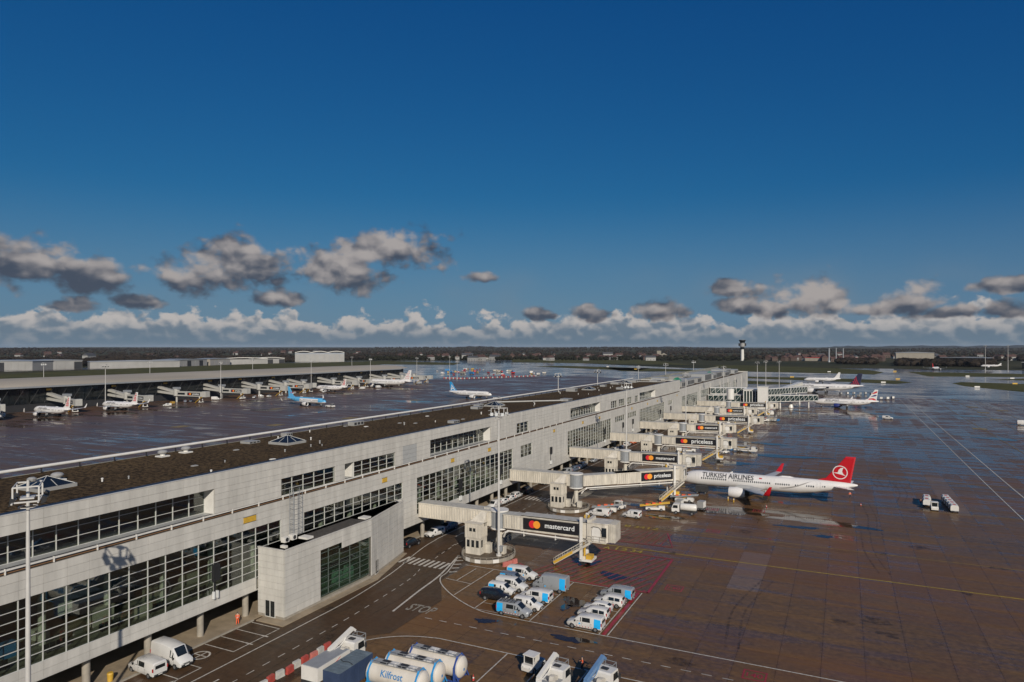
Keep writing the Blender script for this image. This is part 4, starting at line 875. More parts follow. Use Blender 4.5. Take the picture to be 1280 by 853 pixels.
jetbridge(160.1, math.atan2(24, 24.5), 33.5, 'priceless', 'long airbridge docked to the red-tailed airliner', cabrot=R(44), sections=3)
jetbridge(203.2, R(6), 22.5, 'mastercard', 'airbridge with mastercard advert directly behind the red-tailed airliner\'s bridge')
jetbridge(245.2, R(3), 27, 'priceless', 'airbridge with priceless advert beside white loader truck, its cab empty')
jetbridge(287.3, R(14), 21, 'mastercard', 'airbridge with mastercard advert over a dark red tug, fourth after the vans\' bridge')
jetbridge(329.8, R(2), 27.5, 'priceless', 'airbridge with priceless advert and stairs lowered at an empty stand, fifth after the vans\' bridge')
jetbridge(372.2, R(10), 20, 'mastercard', 'airbridge with mastercard advert, last but one before the glass link building')
jetbridge(413.6, R(8), 27, 'priceless', 'last airbridge before the glass link building')
# island round the first bridge's tower
for Y, lab in ((117.6, 'concrete kerbed island under the tower of the mastercard airbridge'), (160.1, 'concrete kerbed island under the tower of the long docked airbridge'), (203.2, 'concrete kerbed island under the tower of the third airbridge')):
    c = (-61.2, Y - 1.8); P = [(c[0] + 5.0 * math.cos(t) * (1.0), c[1] + 5.4 * math.sin(t)) for t in [2 * math.pi * i / 28 for i in range(28)]]
    isl = ob('kerb_island', MB().slab(P, -.1, .14), mat('damp_brown_paving', (.085, .06, .038), .5, var=.4, scale=.5), label=lab, cat='kerb island')
    for i in range(28):
        if i % 28 in (6, 7, 8): continue
        a, b_ = P[i], P[(i + 1) % 28]; ob('barrier_block', MB().bar((*a, .45), (*b_, .45), .22, .62), M_white if i in (19, 21, 24) else M_conc, isl)
    rl = MB()
    for i in range(28):
        if i % 28 in (6, 7, 8): continue
        a, b_ = P[i], P[(i + 1) % 28]; rl.bar((*a, 1.15), (*b_, 1.15), .05, .05); rl.bar((*a, .7), (*a, 1.15), .05, .05)
    ob('island_rail', rl, M_conc, isl)

# glass link building and bridges of the far stands
def glassbridge(name, p0, p1, z0, z1, w, label, cat='airbridge'):
    a = Vector((*p0, 0)); d = Vector((*p1, 0)) - a; L_ = d.length; ang = math.atan2(d.y, d.x)
    t = thing(name, label, cat, tuple(a), ang)
    ob('deck', MB().box(0, L_, -w, w, z0 - .3, z0).box(0, L_, -w, w, z1, z1 + .3), M_white, t); n = max(2, int(L_ / 3.2)); fr = MB()
    for i in range(n):
        for s in (-1, 1): ob('pane', MB().box(L_ / n * i + .1, L_ / n * (i + 1) - .1, s * w * .97 - .02, s * w * .97 + .02, z0 + .05, z1 - .05), M_glassg, t)
        fr.bar((L_ / n * i, -w, z0), (L_ / n * (i + 1), -w, z1), .12, .12)
    for i in range(n + 1):
        for s in (-1, 1): fr.box(L_ / n * i - .08, L_ / n * i + .08, s * w - .08, s * w + .08, z0, z1)
    ob('frame', fr, M_white, t); ob('support_column', MB().cyl((L_ * .85, 0, 0), (L_ * .85, 0, z0 - .3), .5, .35, 10).cyl((L_ * .3, 0, 0), (L_ * .3, 0, z0 - .3), .5, .35, 10), M_white, t)
    return t
M_glassg = mat('teal_glass', (.015, .032, .03), .06, var=.4, scale=.2, spec=.8)
nb = thing('link_building', 'white link building with tall dark window strips between the pier and the far stands', 'building', (-51, 462, 0))
ob('block', MB().box(-6, 6, -9, 9, 0, 13).box(-6.3, 6.3, -9.3, 9.3, 13, 13.4), M_white, nb); ob('lift_shaft', MB().box(3, 9, -13, -9, 0, 15).box(2.8, 9.2, -13.2, -8.8, 15, 15.4), M_white, nb)
for i in range(5): ob('window', MB().box(-5.4 + 1.75 * i, -4.2 + 1.75 * i, -9.06, -8.98, 2, 12.2), M_glassg, nb)
for i in range(4): ob('window', MB().box(6.0, 6.06, -7 + 4 * i, -4.6 + 4 * i, 2, 12), M_glassg, nb)
glassbridge('glass_walkway', (-78.4, 447), (-57, 459), 5.2, 9.2, 2.2, 'lower glazed walkway joining the pier to the white link building', 'walkway')
glassbridge('glass_walkway', (-78.4, 456), (-57, 466), 9.9, 13.4, 2.2, 'upper glazed walkway joining the pier to the white link building', 'walkway')
glassbridge('glass_airbridge', (-46, 470), (-16, 493), 4.8, 8.2, 1.8, 'glazed airbridge reaching the airliner with red, white and blue fin')
glassbridge('glass_airbridge', (-46, 478), (-24, 520), 8.6, 12.2, 1.8, 'tall glazed airbridge behind the one serving the red, white and blue fin')
glassbridge('glass_airbridge', (-46, 486), (-34, 650), 5.6, 9.0, 1.9, 'long glazed airbridge reaching the large airliner with dark dotted fin')
cw_ = thing('water_tower', 'white cylindrical tank standing beside the glazed walkway', 'tank', (-62, 433, 0)); ob('drum', MB().cyl((0, 0, 8), (0, 0, 14.5), 2.2, 2.2, 16), M_white, cw_, smooth=True); ob('leg', MB().cyl((0, 0, 0), (0, 0, 8), .8, .8, 10), M_white, cw_)
cone = thing('bridge_pylon', 'white tapering pylon under the glazed airbridge', 'pylon', (-31.2, 486, 0)); ob('shaft', MB().cyl((0, 0, 0), (0, 0, 4.5), 1.7, .5, 14), M_white, cone, smooth=True); ob('cap', MB().cyl((0, 0, 4.4), (0, 0, 4.6), .7, .7, 14).cyl((0, 0, 4.6), (0, 0, 18), .15, .1, 8), M_white, cone)

# ------------------------------------------------------------------ floodlight masts
M_mast = mat('mast_steel', (.50, .48, .45), .4, var=.12, scale=.6)
def mast_proto():
    t = thing('floodlight_mast', 'x', 'light mast'); H = 27.6
    ob('pole', MB().cyl((0, 0, .0), (0, 0, .45), .55, .55, 16).cyl((0, 0, .45), (0, 0, H), .27, .13, 16), M_mast, t, smooth=True)
    f = MB()
    for y in (-.9, .9): f.bar((-1.7, y, H - .5), (2.0, y, H - .5), .12, .1); f.bar((-1.2, y, H + .75), (1.4, y, H + .75), .08, .08)
    for x in (-1.2, 1.4):
        f.bar((x, -.9, H - .5), (x, .9, H - .5), .12, .12); f.bar((x, -.9, H + .75), (x, .9, H + .75), .12, .12)
        for y in (-.9, .9): f.bar((x, y, H - .5), (x, y, H + .75), .12, .12)
    f.cyl((0, 0, H), (0, 0, H + 1.1), .14, .1, 8); f.box(-.7, .7, -.5, .5, H - .42, H - .3)
    for i in range(10): a = i * math.pi / 5; f.bar((.7 * math.cos(a), .7 * math.sin(a), H - 1.15), (.7 * math.cos(a + .63), .7 * math.sin(a + .63), H - 1.15), .06, .06)
    ob('head_frame', f, M_mast, t)
    for x, y in ((-1.0, -1.1), (0, -1.2), (1.2, -1.1), (-1, 1.1), (1.2, 1.1)):
        l = ob('floodlight', MB().loft([[(x - .35, y - .05, H - .75), (x + .35, y - .05, H - .75), (x + .35, y + .05, H - .05), (x - .35, y + .05, H - .05)], [(x - .25, y + .3, H - .6), (x + .25, y + .3, H - .6), (x + .25, y + .36, H - .2), (x - .25, y + .36, H - .2)]]), M_dark, t)
        ob('lens', MB().poly([(x - .3, y - .07, H - .7), (x + .3, y - .07, H - .7), (x + .3, y + .03, H - .1), (x - .3, y + .03, H - .1)]), M_lens, l)
    ob('camera_dome', MB().lathe_x([(0, .02, 0), (.1, .3, 0), (.3, .38, 0), (.42, .2, 0)], 10), M_zinc, t).matrix_local = Matrix.Translation((-.6, .2, H + .8)) @ Matrix.Rotation(R(-90), 4, 'Y')
    ob('winch_box', MB().box(.25, .75, -.25, .25, 1.0, 2.0).box(.2, .8, -.3, .3, 2.0, 2.06), M_grey, t)
    return t
mp_ = mast_proto(); first = True
MASTS = [(-62.3, 34.2, 'tall white floodlight mast standing before the facade, its shadow falling across the glazing'), (-59.2, 116.2, 'tall white floodlight mast beside the tower of the mastercard airbridge'), (-62.3, 212, 'tall white floodlight mast behind the long docked airbridge'), (-63, 307, 'slim white floodlight mast between the middle airbridges'), (-64, 420, 'slim white floodlight mast before the last airbridges by the glass link')]
FARM = [(-60, 560), (-58, 604), (-47, 596)] ; WESTM = [(-432, y) for y in (284, 375.5, 475, 560.7, 644.6, 716)] + [(-428, 727)]; ROOFM = [(-112, y) for y in (277, 330, 406.7, 477.4, 576.9)]; BACKM = [(-520, y) for y in (296, 380, 490, 640)]; RM = [(214, 1373), (243, 1361), (285, 1380)]
for i, (x, y, l) in enumerate(MASTS + [(x, y, 'floodlight mast rising beyond the far stands of the near pier') for x, y in FARM] + [(x, y, 'floodlight mast along the stands of the low roofed far pier') for x, y in WESTM] + [(x, y, 'floodlight mast rising behind the gravel roof of the near pier') for x, y in ROOFM] + [(x, y, 'floodlight mast standing behind the low roofed far pier') for x, y in BACKM] + [(x, y, 'tall pale mast on the distant apron beside the dark tree clump') for x, y in RM]):
    g2 = None if i < 5 else ('masts beyond the far stands', 'masts of the far pier', 'masts behind the gravel roof', 'masts behind the far pier', 'masts on the distant apron')[0 if i < 8 else 1 if i < 15 else 2 if i < 20 else 3 if i < 24 else 4]
    if i == 0: mp_.location = (x, y, 0); mp_['label'] = l; o = mp_; o.rotation_euler = (0, 0, R(-35))
    else: o = copy_thing(mp_, (x, y, 0), R(-35) + i * .7, l)
    if g2: o['group'] = g2
    if i >= 24: o.scale = (1.6, 1.6, 1.5)

# ------------------------------------------------------------------ road vehicles
def paint(name, c, r=.28): return mat(name, c, r, var=.06, scale=.8, coat=.4)
P_white = paint('car_white', (.60, .58, .55)); P_grey = paint('car_grey', (.27, .28, .29)); P_black = paint('car_black', (.012, .013, .016), .2); P_slate = paint('car_slate', (.10, .125, .17)); P_dgrey = paint('car_dark_grey', (.07, .07, .075)); P_red = paint('car_red', (.35, .03, .03)); P_orange = paint('car_orange', (.55, .12, .03)); P_yel = paint('car_yellow', (.55, .33, .05))
# stations: x, z low, z belt, z roof, half width low, belt, roof
SH = {'van': dict(st=[(-2.62, .42, 1.05, 1.80, .88, .95, .82), (-2.5, .32, 1.05, 1.92, .95, .97, .86), (-1.0, .28, 1.08, 1.97, .96, .98, .87), (.75, .28, 1.08, 1.95, .96, .98, .85), (1.62, .28, 1.10, 1.22, .96, .95, .80), (2.4, .28, .85, 1.00, .93, .90, .72), (2.62, .42, .70, .80, .80, .80, .65)], wb=(-1.72, 1.72), wr=.34, wins=[(-.95, .25), (.38, 1.05)], roofseg=3),
      'bigvan': dict(st=[(-2.95, .50, 1.2, 2.45, .95, 1.0, .90), (-2.85, .4, 1.2, 2.58, 1.0, 1.03, .93), (-.6, .36, 1.2, 2.66, 1.0, 1.03, .93), (1.35, .36, 1.2, 2.5, 1.0, 1.02, .88), (2.15, .36, 1.25, 1.42, .98, .97, .80), (2.8, .36, 1.0, 1.12, .94, .92, .74), (2.98, .5, .8, .9, .82, .82, .68)], wb=(-1.9, 1.95), wr=.36, wins=[(1.0, 1.62)], roofseg=3),
      'small': dict(st=[(-2.15, .42, .98, 1.62, .82, .88, .74), (-2.05, .3, .98, 1.76, .88, .90, .77), (-.8, .26, 1.0, 1.82, .89, .91, .78), (.55, .26, 1.0, 1.78, .89, .91, .76), (1.25, .26, 1.02, 1.12, .88, .88, .72), (1.98, .26, .80, .92, .86, .84, .66), (2.18, .4, .62, .72, .74, .74, .6)], wb=(-1.35, 1.4), wr=.32, wins=[(-1.7, -.7), (.0, .78)], roofseg=3),
      'car': dict(st=[(-2.15, .42, .88, 1.02, .76, .80, .62), (-2.0, .3, .9, 1.2, .85, .87, .62), (-1.35, .24, .92, 1.46, .87, .89, .62), (-.2, .24, .92, 1.52, .88, .9, .64), (.45, .24, .9, 1.44, .88, .89, .62), (1.15, .24, .88, .98, .87, .86, .68), (1.95, .26, .72, .82, .84, .82, .6), (2.15, .4, .55, .64, .72, .72, .55)], wb=(-1.3, 1.35), wr=.31, wins=[(-1.35, -.35), (-.25, .75)], roofseg=4),
      'suv': dict(st=[(-2.3, .45, .98, 1.2, .84, .88, .7), (-2.2, .32, 1.0, 1.62, .9, .92, .72), (-1.5, .28, 1.0, 1.7, .92, .94, .74), (-.1, .28, 1.0, 1.74, .92, .94, .75), (.5, .28, 1.0, 1.64, .92, .94, .72), (1.2, .28, 1.0, 1.1, .92, .92, .76), (2.1, .3, .85, .95, .9, .88, .68), (2.3, .42, .65, .75, .78, .78, .6)], wb=(-1.42, 1.45), wr=.35, wins=[(-1.9, -1.1), (-1.0, -.1), (0, .8)], roofseg=4)}
def body_rings(st): return [[(x, -wl * .9, zl), (x, -wl, zl + .14), (x, -wb, zb), (x, -wr, zr - .1), (x, -wr * .82, zr), (x, wr * .82, zr), (x, wr, zr - .1), (x, wb, zb), (x, wl, zl + .14), (x, wl * .9, zl)] for x, zl, zb, zr, wl, wb, wr in st]
def st_at(st, x):
    for a, b in zip(st[:-1], st[1:]):
        if a[0] <= x <= b[0]:
            t = (x - a[0]) / (b[0] - a[0]); return [p + (q - p) * t for p, q in zip(a, b)]
    return list(st[-1])
WH = {}
PROTO = {}
def vehicle(kind, pm, loc, rz, label, rear=None, stripes=False, rack=False, group=None, cat=None):
    key = (kind, pm.name, rear, stripes, rack)
    if key in PROTO: return copy_thing(PROTO[key], loc, rz, label, group)
    s = SH[kind]; st = s['st']; nm = {'van': 'service_van', 'bigvan': 'panel_van', 'small': 'compact_van', 'car': 'parked_car', 'suv': 'parked_car'}[kind]
    t = thing(nm, label, cat or ('van' if 'van' in nm else 'car'), loc, rz, group); PROTO[key] = t
    body = ob('body', MB().loft(body_rings(st)), pm, t, smooth=True)
    # glazing, set just proud of the body
    k = s['roofseg']; a, b = st[k], st[k + 1]
    def pt(p, q, u, y, dz=.02, dx=.02): r = [i + (j - i) * u for i, j in zip(p, q)]; return (r[0] + dx, y * r[6] * .80, r[3] + dz)
    ob('windscreen', MB().poly([pt(a, b, .08, -1), pt(a, b, .94, -1), pt(a, b, .94, 1), pt(a, b, .08, 1)]), M_glassdark, t)
    for x0, x1 in s['wins']:
        for sg in (-1, 1):
            q = []
            for x, u in ((x0, .12), (x1, .12), (x1, .86), (x0 + .04, .86)):
                r = st_at(st, x); zt = r[3] - .1; u2 = u
                if zt - r[2] < .25: zt = r[2] + .25
                q.append((x, sg * (r[5] + (r[6] - r[5]) * u2 + .012), r[2] + (zt - r[2]) * u2))
            ob('side_window', MB().poly(q), M_glassdark, t)
    r = st[0]; r2 = st[1]; 
    if kind in ('car', 'suv'):
        p, q = (st[1], st[2]) if kind == 'car' else (st[0], st[1])
        ob('rear_window', MB().poly([(p[0] - .02, -p[6] * .8, p[3] + .02), (q[0] - .02, -q[6] * .78, q[3] - .02), (q[0] - .02, q[6] * .78, q[3] - .02), (p[0] - .02, p[6] * .8, p[3] + .02)]), M_glassdark, t)
    elif kind == 'van' or kind == 'small': ob('rear_window', MB().box(r[0] - .03, r[0] - .004, -.62, .62, r[2] + .12, r[3] - .22), M_glassdark, t)
    sm = MB()
    for x in ([-.98, .33, 1.12] if kind == 'van' else [-.4, .9, 1.75] if kind == 'bigvan' else [-.75, -.05, .85]):
        rr = st_at(st, x)
        for sg in (-1, 1): sm.poly([(x - .012, sg * (rr[4] + .006), rr[1] + .16), (x + .012, sg * (rr[4] + .006), rr[1] + .16), (x + .012, sg * (rr[5] + .007), rr[2]), (x - .012, sg * (rr[5] + .007), rr[2])])
        for sg in (-1, 1): sm.poly([(x - .22, sg * (rr[5] + .008), rr[2] - .14), (x - .06, sg * (rr[5] + .008), rr[2] - .14), (x - .06, sg * (rr[5] + .008), rr[2] - .10), (x - .22, sg * (rr[5] + .008), rr[2] - .10)])
    ob('door_seam', sm, M_dark, t); ob('grille', MB().box(st[-1][0] - .02, st[-1][0] + .02, -.45, .45, st[-1][1] + .2, st[-1][1] + .3), M_dark, t)
    wr = s['wr']
    if wr not in WH: WH[wr] = (MB().cyl((0, -.11, 0), (0, .11, 0), wr, wr, 20).mesh('wheel', M_black, True), MB().cyl((0, -.12, 0), (0, .12, 0), wr * .6, wr * .6, 12).mesh('rim', M_rim, True), MB().cyl((0, -.125, 0), (0, .125, 0), wr + .07, wr + .07, 20).mesh('wheel_arch', M_black))
    for x in s['wb']:
        for sg in (-1, 1):
            y = sg * (st_at(st, x)[4] - .09); ob('wheel_arch', MB().loft([[(x + (wr + .07) * math.cos(i * math.pi / 10), y + yy, max(.24, wr + (wr + .07) * math.sin(i * math.pi / 10))) for i in range(11)] for yy in (-.06, sg * .095 if sg > 0 else .06)]) if False else WH[wr][2], None, t, (x, y - sg * .03, wr + .01)).scale = (1, .9, 1)
            w = ob('wheel', WH[wr][0], None, t, (x, y, wr)); ob('rim', WH[wr][1], None, w)
    f = st[-2]; g2 = st[-1]
    for sg in (-1, 1):
        ob('headlight', MB().loft([[(f[0] + .02, sg * (f[6] * .75), f[3] - .03), (f[0] - .1, sg * (f[5] + .005), f[2] + .08), (f[0] + .02, sg * (f[5] + .004), f[2] - .05), (f[0] + .13, sg * (f[6] * .8), f[3] - .16)], [(f[0] + .04, sg * (f[6] * .75), f[3] - .01), (f[0] - .1, sg * (f[5] + .025), f[2] + .08), (f[0] + .04, sg * (f[5] + .02), f[2] - .05), (f[0] + .17, sg * (f[6] * .8), f[3] - .15)]]), M_lens, t)
        z = r[2]; ob('tail_light', MB().box(r[0] - .03, r[0] + .1, sg * r[5] * .98 - .06, sg * r[5] * .98 + .06, z - .12, z + .28), M_redlens, t)
        ob('mirror', MB().box(.0, .14, -.09, .09, -.1, .12), M_black if pm is not P_black else P_black, t, (st[k + 1][0] - .42, sg * (st[k + 1][5] + .1), st[k + 1][2] + .1))
    ob('bumper', MB().box(g2[0] - .1, g2[0] + .05, -.72, .72, g2[1] - .06, g2[1] + .16).box(r[0] - .05, r[0] + .1, -.78, .78, r[1] - .06, r[1] + .14), M_dark, t)
    ob('number_plate', MB().box(g2[0] + .05, g2[0] + .065, -.26, .26, g2[1] + .0, g2[1] + .11).box(r[0] - .065, r[0] - .05, -.26, .26, r[1] + .0, r[1] + .1), M_white, t)
    if rear:
        x0 = st[0][0] + .12; x1 = x0 + 1.0
        for sg in (-1, 1):
            lm = MB()
            for lo_, hi_ in (('l', 'b'), ('b', 'r')):
                q = []
                for x, e in ((x0, lo_), (x1, lo_), (x1 - .03, hi_), (x0 + .02, hi_)):
                    rr = st_at(st, x); y, z = {'l': (rr[4], rr[1] + .2), 'b': (rr[5], rr[2]), 'r': (rr[5] + (rr[6] - rr[5]) * .92, rr[2] + (rr[3] - .1 - rr[2]) * .92)}[e]; q.append((x, sg * (y + .016), z))
                lm.poly(q)
            ob('livery_panel', lm, M_sky, t)
            rr = st_at(st, .6); ob('door_badge', MB().poly([(a_, sg * (rr[5] + .012), b_) for a_, b_ in disc_pts(.62, .86, .14, 8)]), M_sky, t)
    if stripes:
        for sg in (-1, 1):
            b = MB()
            for i in range(12):
                x = -1.25 + .22 * i; rr = st_at(st, x); b.poly([(x, sg * (rr[4] + .012), .44), (x + .11, sg * (rr[4] + .012), .44), (x + .15, sg * (rr[4] + .014), .56), (x + .04, sg * (rr[4] + .014), .56)], i % 2)
            ob('sill_stripe', b, [M_red, M_white], t)
    if rack:
        b = MB()
        for i in range(5): x = -2.1 + .58 * i; b.bar((x, -.75, 2.02), (x, .75, 2.02), .07, .06)
        for y in (-.75, -.25, .25, .75): b.bar((-2.2, y, 2.06), (.5, y, 2.06), .05, .05)
        ob('roof_rack', b, M_dark, t)
    return t
Z0 = 0.
# the two vans parked under the facade
vehicle('bigvan', P_white, (-76.4, 58.9, 0), R(-4), 'tall white panel van parked nose out under the facade')
vehicle('van', P_white, (-77.0, 55.9, 0), R(176), 'white van parked nose in beside the tall panel van')
# the left block of service vans
vehicle('van', P_white, (-50.0, 107.2, 0), 0, 'white van with light blue rear corner, topmost row beside the red hatching', rear='b')
vehicle('small', P_slate, (-50.4, 104.2, 0), 0, 'slate blue compact van with light blue rear between two white vans', rear='b')
vehicle('van', P_white, (-49.2, 101.4, 0), R(-1), 'plain white van parked between the slate van and the compact white van')
vehicle('small', P_white, (-49.8, 98.9, 0), 0, 'white compact van with light blue rear next to the black car', rear='b', rack=False)
vehicle('suv', P_black, (-49.6, 96.2, 0), R(3), 'black car parked among the white service vans')
vehicle('van', P_grey, (-44.2, 91.9, 0), 0, 'grey van with roof rack and light blue rear panel', rear='b', stripes=True, rack=True)
vehicle('small', P_white, (-43.3, 94.9, 0), R(1), 'plain white compact van beside the grey van with roof rack')
vehicle('van', P_white, (-43.6, 98.4, 0), R(180), 'white van with light blue rear facing the black car', rear='b')
vehicle('bigvan', P_grey, (-43.3, 103.9, 0), R(181), 'tall grey panel van with broad light blue rear panel', rear='b')
# the right block
vehicle('van', P_white, (-33.0, 92.1, 0), R(180), 'white van with light blue rear and sill stripes at the end of the striped row', rear='b', stripes=True)
vehicle('suv', P_white, (-33.2, 96.0, 0), R(180), 'white people carrier parked beside the striped-sill van')
vehicle('car', P_white, (-33.4, 98.7, 0), R(181), 'low white car between the people carrier and the white hatchback')
vehicle('suv', P_white, (-32.6, 101.8, 0), R(179), 'white car with dark rear window next to the grey van')
vehicle('van', P_grey, (-32.4, 105.2, 0), R(180), 'grey van with light blue rear at the red hatching end of the row', rear='b')
# along the pier
vehicle('suv', P_black, (-78.3, 114.6, 0), R(85), 'black car parked under the pier before the white car')
vehicle('suv', P_white, (-77.9, 123, 0), R(258), 'white car parked under the first airbridge')
vehicle('suv', P_slate, (-77.8, 128.3, 0), R(262), 'slate blue car parked under the first airbridge')
random.seed(21)
for i, (y, k, p) in enumerate(((133, 'small', P_white), (151, 'small', P_white), (155, 'car', P_white), (159, 'car', P_white), (163.5, 'suv', P_white), (171, 'suv', P_dgrey), (184, 'suv', P_white), (189, 'car', P_white), (200, 'van', P_grey), (206, 'suv', P_slate), (211, 'car', P_white), (216, 'suv', P_white), (226, 'car', P_grey), (232, 'small', P_white), (240, 'suv', P_dgrey), (250, 'van', P_white), (259, 'car', P_slate), (268, 'van', P_white), (276, 'suv', P_orange), (292, 'van', P_yel), (301, 'van', P_white), (312, 'suv', P_dgrey), (338, 'van', P_white), (350, 'suv', P_grey))):
    nm = p.name.replace('car_', '').replace('_', ' ')
    vehicle(k, p, (-78.2 + random.uniform(-.2, .2), y, 0), R(random.choice([262, 270, 90])), f'{nm} vehicle parked in the row under the pier', group=f'{nm} vehicles under the pier')

# ------------------------------------------------------------------ airliners
M_hull = mat('aircraft_white', (.66, .63, .60), .25, var=.05, scale=.3, coat=.3); M_belly = mat('aircraft_grey', (.36, .36, .36), .35, var=.08)
M_tred = mat('fin_red', (.44, .008, .015), .3, var=.05); M_navy = mat('fin_navy', (.02, .022, .05), .3, var=.05); M_tuib = mat('hull_blue', (.10, .36, .60), .3, var=.05); M_ablue = mat('fin_blue', (.02, .25, .52), .3, var=.05)
M_tyre = M_black; M_text = mat('title_grey', (.03, .03, .035), .4, var=.05); M_bared = mat('fin_stripe_red', (.50, .03, .035), .3, var=.05); M_bablue = mat('engine_blue', (.02, .03, .14), .3, var=.05); M_swirl = mat('swirl_silver', (.30, .28, .26), .3, var=.1)
def bend_text(mb, R_, zc, x0, phi0):
    """wrap flat lettering round the left flank of the hull"""
    bm = bmesh.new(); vs = [bm.verts.new(v) for v in mb.v]; bm.faces.ensure_lookup_table()
    for f in mb.f:
        try: bm.faces.new([vs[i] for i in f])
        except ValueError: pass
    h = max(v[1] for v in mb.v)
    for k in range(1, 6): bmesh.ops.bisect_plane(bm, geom=bm.verts[:] + bm.edges[:] + bm.faces[:], plane_co=(0, h * k / 6, 0), plane_no=(0, 1, 0))
    for v in bm.verts:
        a = phi0 + v.co.y / R_; v.co = Vector((x0 + v.co.x, -(R_ + .05) * math.cos(a), zc + (R_ + .05) * math.sin(a)))
    me = bpy.data.meshes.new('lettering'); bm.to_mesh(me); bm.free(); return me
def airliner(label, loc, rz, L=44.5, RR=1.98, span=17.9, fin_h=11.9, hull=None, fin=None, engine=None, title=None, title_x=6.6, title_w=13, sharklet=2.4, tip=None, name='airliner', group=None, big=False, windows=True, wave=None):
    hull = hull or M_hull; fin = fin or M_hull; engine = engine or M_hull; tip = tip or hull
    t = thing(name, label, 'aircraft', loc, rz, group); zc = 3.75 * (1.3 if big else 1); k = RR / 1.98
    prof = [(0, .04, -.62), (.25, .42, -.58), (.7, .82, -.48), (1.3, 1.15, -.34), (2.2, 1.5, -.2), (3.3, 1.78, -.08), (4.6, 1.93, -.02), (6, 1.98, 0), (L * .62 / k, 1.98, 0), (L * .70 / k, 1.93, .06), (L * .78 / k, 1.68, .28), (L * .86 / k, 1.25, .62), (L * .93 / k, .82, .92), (L * .98 / k, .45, 1.12), (L / k, .18, 1.2)]
    prof = [(x * k, r * k, d * k) for x, r, d in prof]
    hm = MB().lathe_x(prof, 28, 0, zc)
    if wave:
        me = hm.mesh('fuselage', [hull, M_hull], True)
        for p in me.polygons:
            c = p.center; lim = zc + RR * (-.35 + 1.0 * math.sin(max(0, min(1, (c.x / L - .15) / .5)) * math.pi)) if c.x < L * .72 else zc - 9
            p.material_index = 1 if c.z < lim else 0
        fu = ob('fuselage', me, None, t)
    else: fu = ob('fuselage', hm, hull, t, smooth=True)
    ws = MB()
    for s in (-1, 1):
        ws.poly([(1.28 * k, s * .12 * k, zc + .86 * k), (1.45 * k, s * .78 * k, zc + .72 * k), (2.0 * k, s * 1.0 * k, zc + 1.02 * k), (1.85 * k, s * .14 * k, zc + 1.31 * k)])
        ws.poly([(1.5 * k, s * .84 * k, zc + .68 * k), (2.3 * k, s * 1.26 * k, zc + .60 * k), (2.6 * k, s * 1.22 * k, zc + .98 * k), (2.05 * k, s * 1.05 * k, zc + 1.0 * k)])
    for i in range(len(ws.v)): v = ws.v[i]; ws.v[i] = (v[0] - .05, v[1] * 1.03, v[2] + .04)
    ob('cockpit_window', ws, M_glassdark, fu)
    if windows:
        wm = MB(); x = 6.2 * k
        while x < L * .84:
            if not any(abs(x - d) < .7 for d in (L * .31, L * .55, L * .66)):
                for s in (-1, 1):
                    r = RR if x < L * .62 else RR * (.985 - .0 * x); a = .16
                    if x > L * .62: r = [p[1] for p in prof if p[0] >= x][0] * .5 + [p[1] for p in prof if p[0] <= x][-1] * .5; dz = [p[2] for p in prof if p[0] >= x][0] * .5 + [p[2] for p in prof if p[0] <= x][-1] * .5
                    else: dz = 0
                    q = [(x - .13, s * (r + .03) * math.cos(a - .11), zc + dz * .6 + (r + .03) * math.sin(a - .11)), (x + .13, s * (r + .03) * math.cos(a - .11), zc + dz * .6 + (r + .03) * math.sin(a - .11)), (x + .13, s * (r + .03) * math.cos(a + .11), zc + dz * .6 + (r + .03) * math.sin(a + .11)), (x - .13, s * (r + .03) * math.cos(a + .11), zc + dz * .6 + (r + .03) * math.sin(a + .11))]
                    wm.poly(q)
            x += .53 * 1.0
        w = ob('cabin_windows', wm, M_glassdark, t, kind='stuff')
    for x in ((4.9 * k, L * .31, L * .55, L * .8) if not big else (5 * k, L * .27, L * .5, L * .78)):
        for s in (-1, 1):
            a0, a1 = -.12, .78; r = RR + .015
            if x > L * .7: r = RR * .87; dz = .25 * k
            else: dz = 0
            d = MB(); w_, sg = .42, s
            for e in ((x - w_, x - w_ + .03), (x + w_ - .03, x + w_)): d.loft([[(xx, sg * (r + q) * math.cos(a), zc + dz + (r + q) * math.sin(a)) for a in [a0 + (a1 - a0) * i / 5 for i in range(6)]] for xx, q in ((e[0], 0), (e[1], 0))], False)
            ob('door_outline', d, M_belly, t)
    # wings: sections (x lead, y, z, chord, thickness)
    def wing(sg, secs, nm, m):
        rings = []
        for x, y, z, c, th in secs:
            pr = [(0, 0), (.04, .45), (.25, 1), (.6, .7), (1, .04), (.6, -.35), (.25, -.55), (.04, -.4)]
            rings.append([(x + u * c, sg * y, z + v * th * c * .5) for u, v in pr])
        return ob(nm, MB().loft(rings), m, t, smooth=True)
    xr = L * .345 if not big else L * .30; S_ = span; sw = math.tan(R(27))
    for sg in (-1, 1):
        c0 = 7.2 * k * (1.25 if big else 1); yk = S_ * .36
        wsec = [(xr, RR * .55, zc - 1.25 * k, c0, .13), (xr + (yk - RR) * sw * 1.05, yk, zc - .85 * k, c0 * .58, .115), (xr + (S_ - RR) * sw * 1.02, S_, zc - .85 * k + (S_ - yk) * .09, c0 * .22, .10)]
        w = wing(sg, wsec, 'wing', M_belly)
        fl = MB()
        for y in (.33, .52, .7):
            yy = S_ * y; u = (yy - RR) * sw; fl.cyl((xr + u + c0 * .35, sg * yy, zc - 1.3 * k + (yy * .06)), (xr + u + c0 * .62 * (1.25 - y * .5), sg * yy, zc - 1.15 * k + yy * .06), .28, .06, 8)
        ob('flap_fairing', fl, M_belly, w)
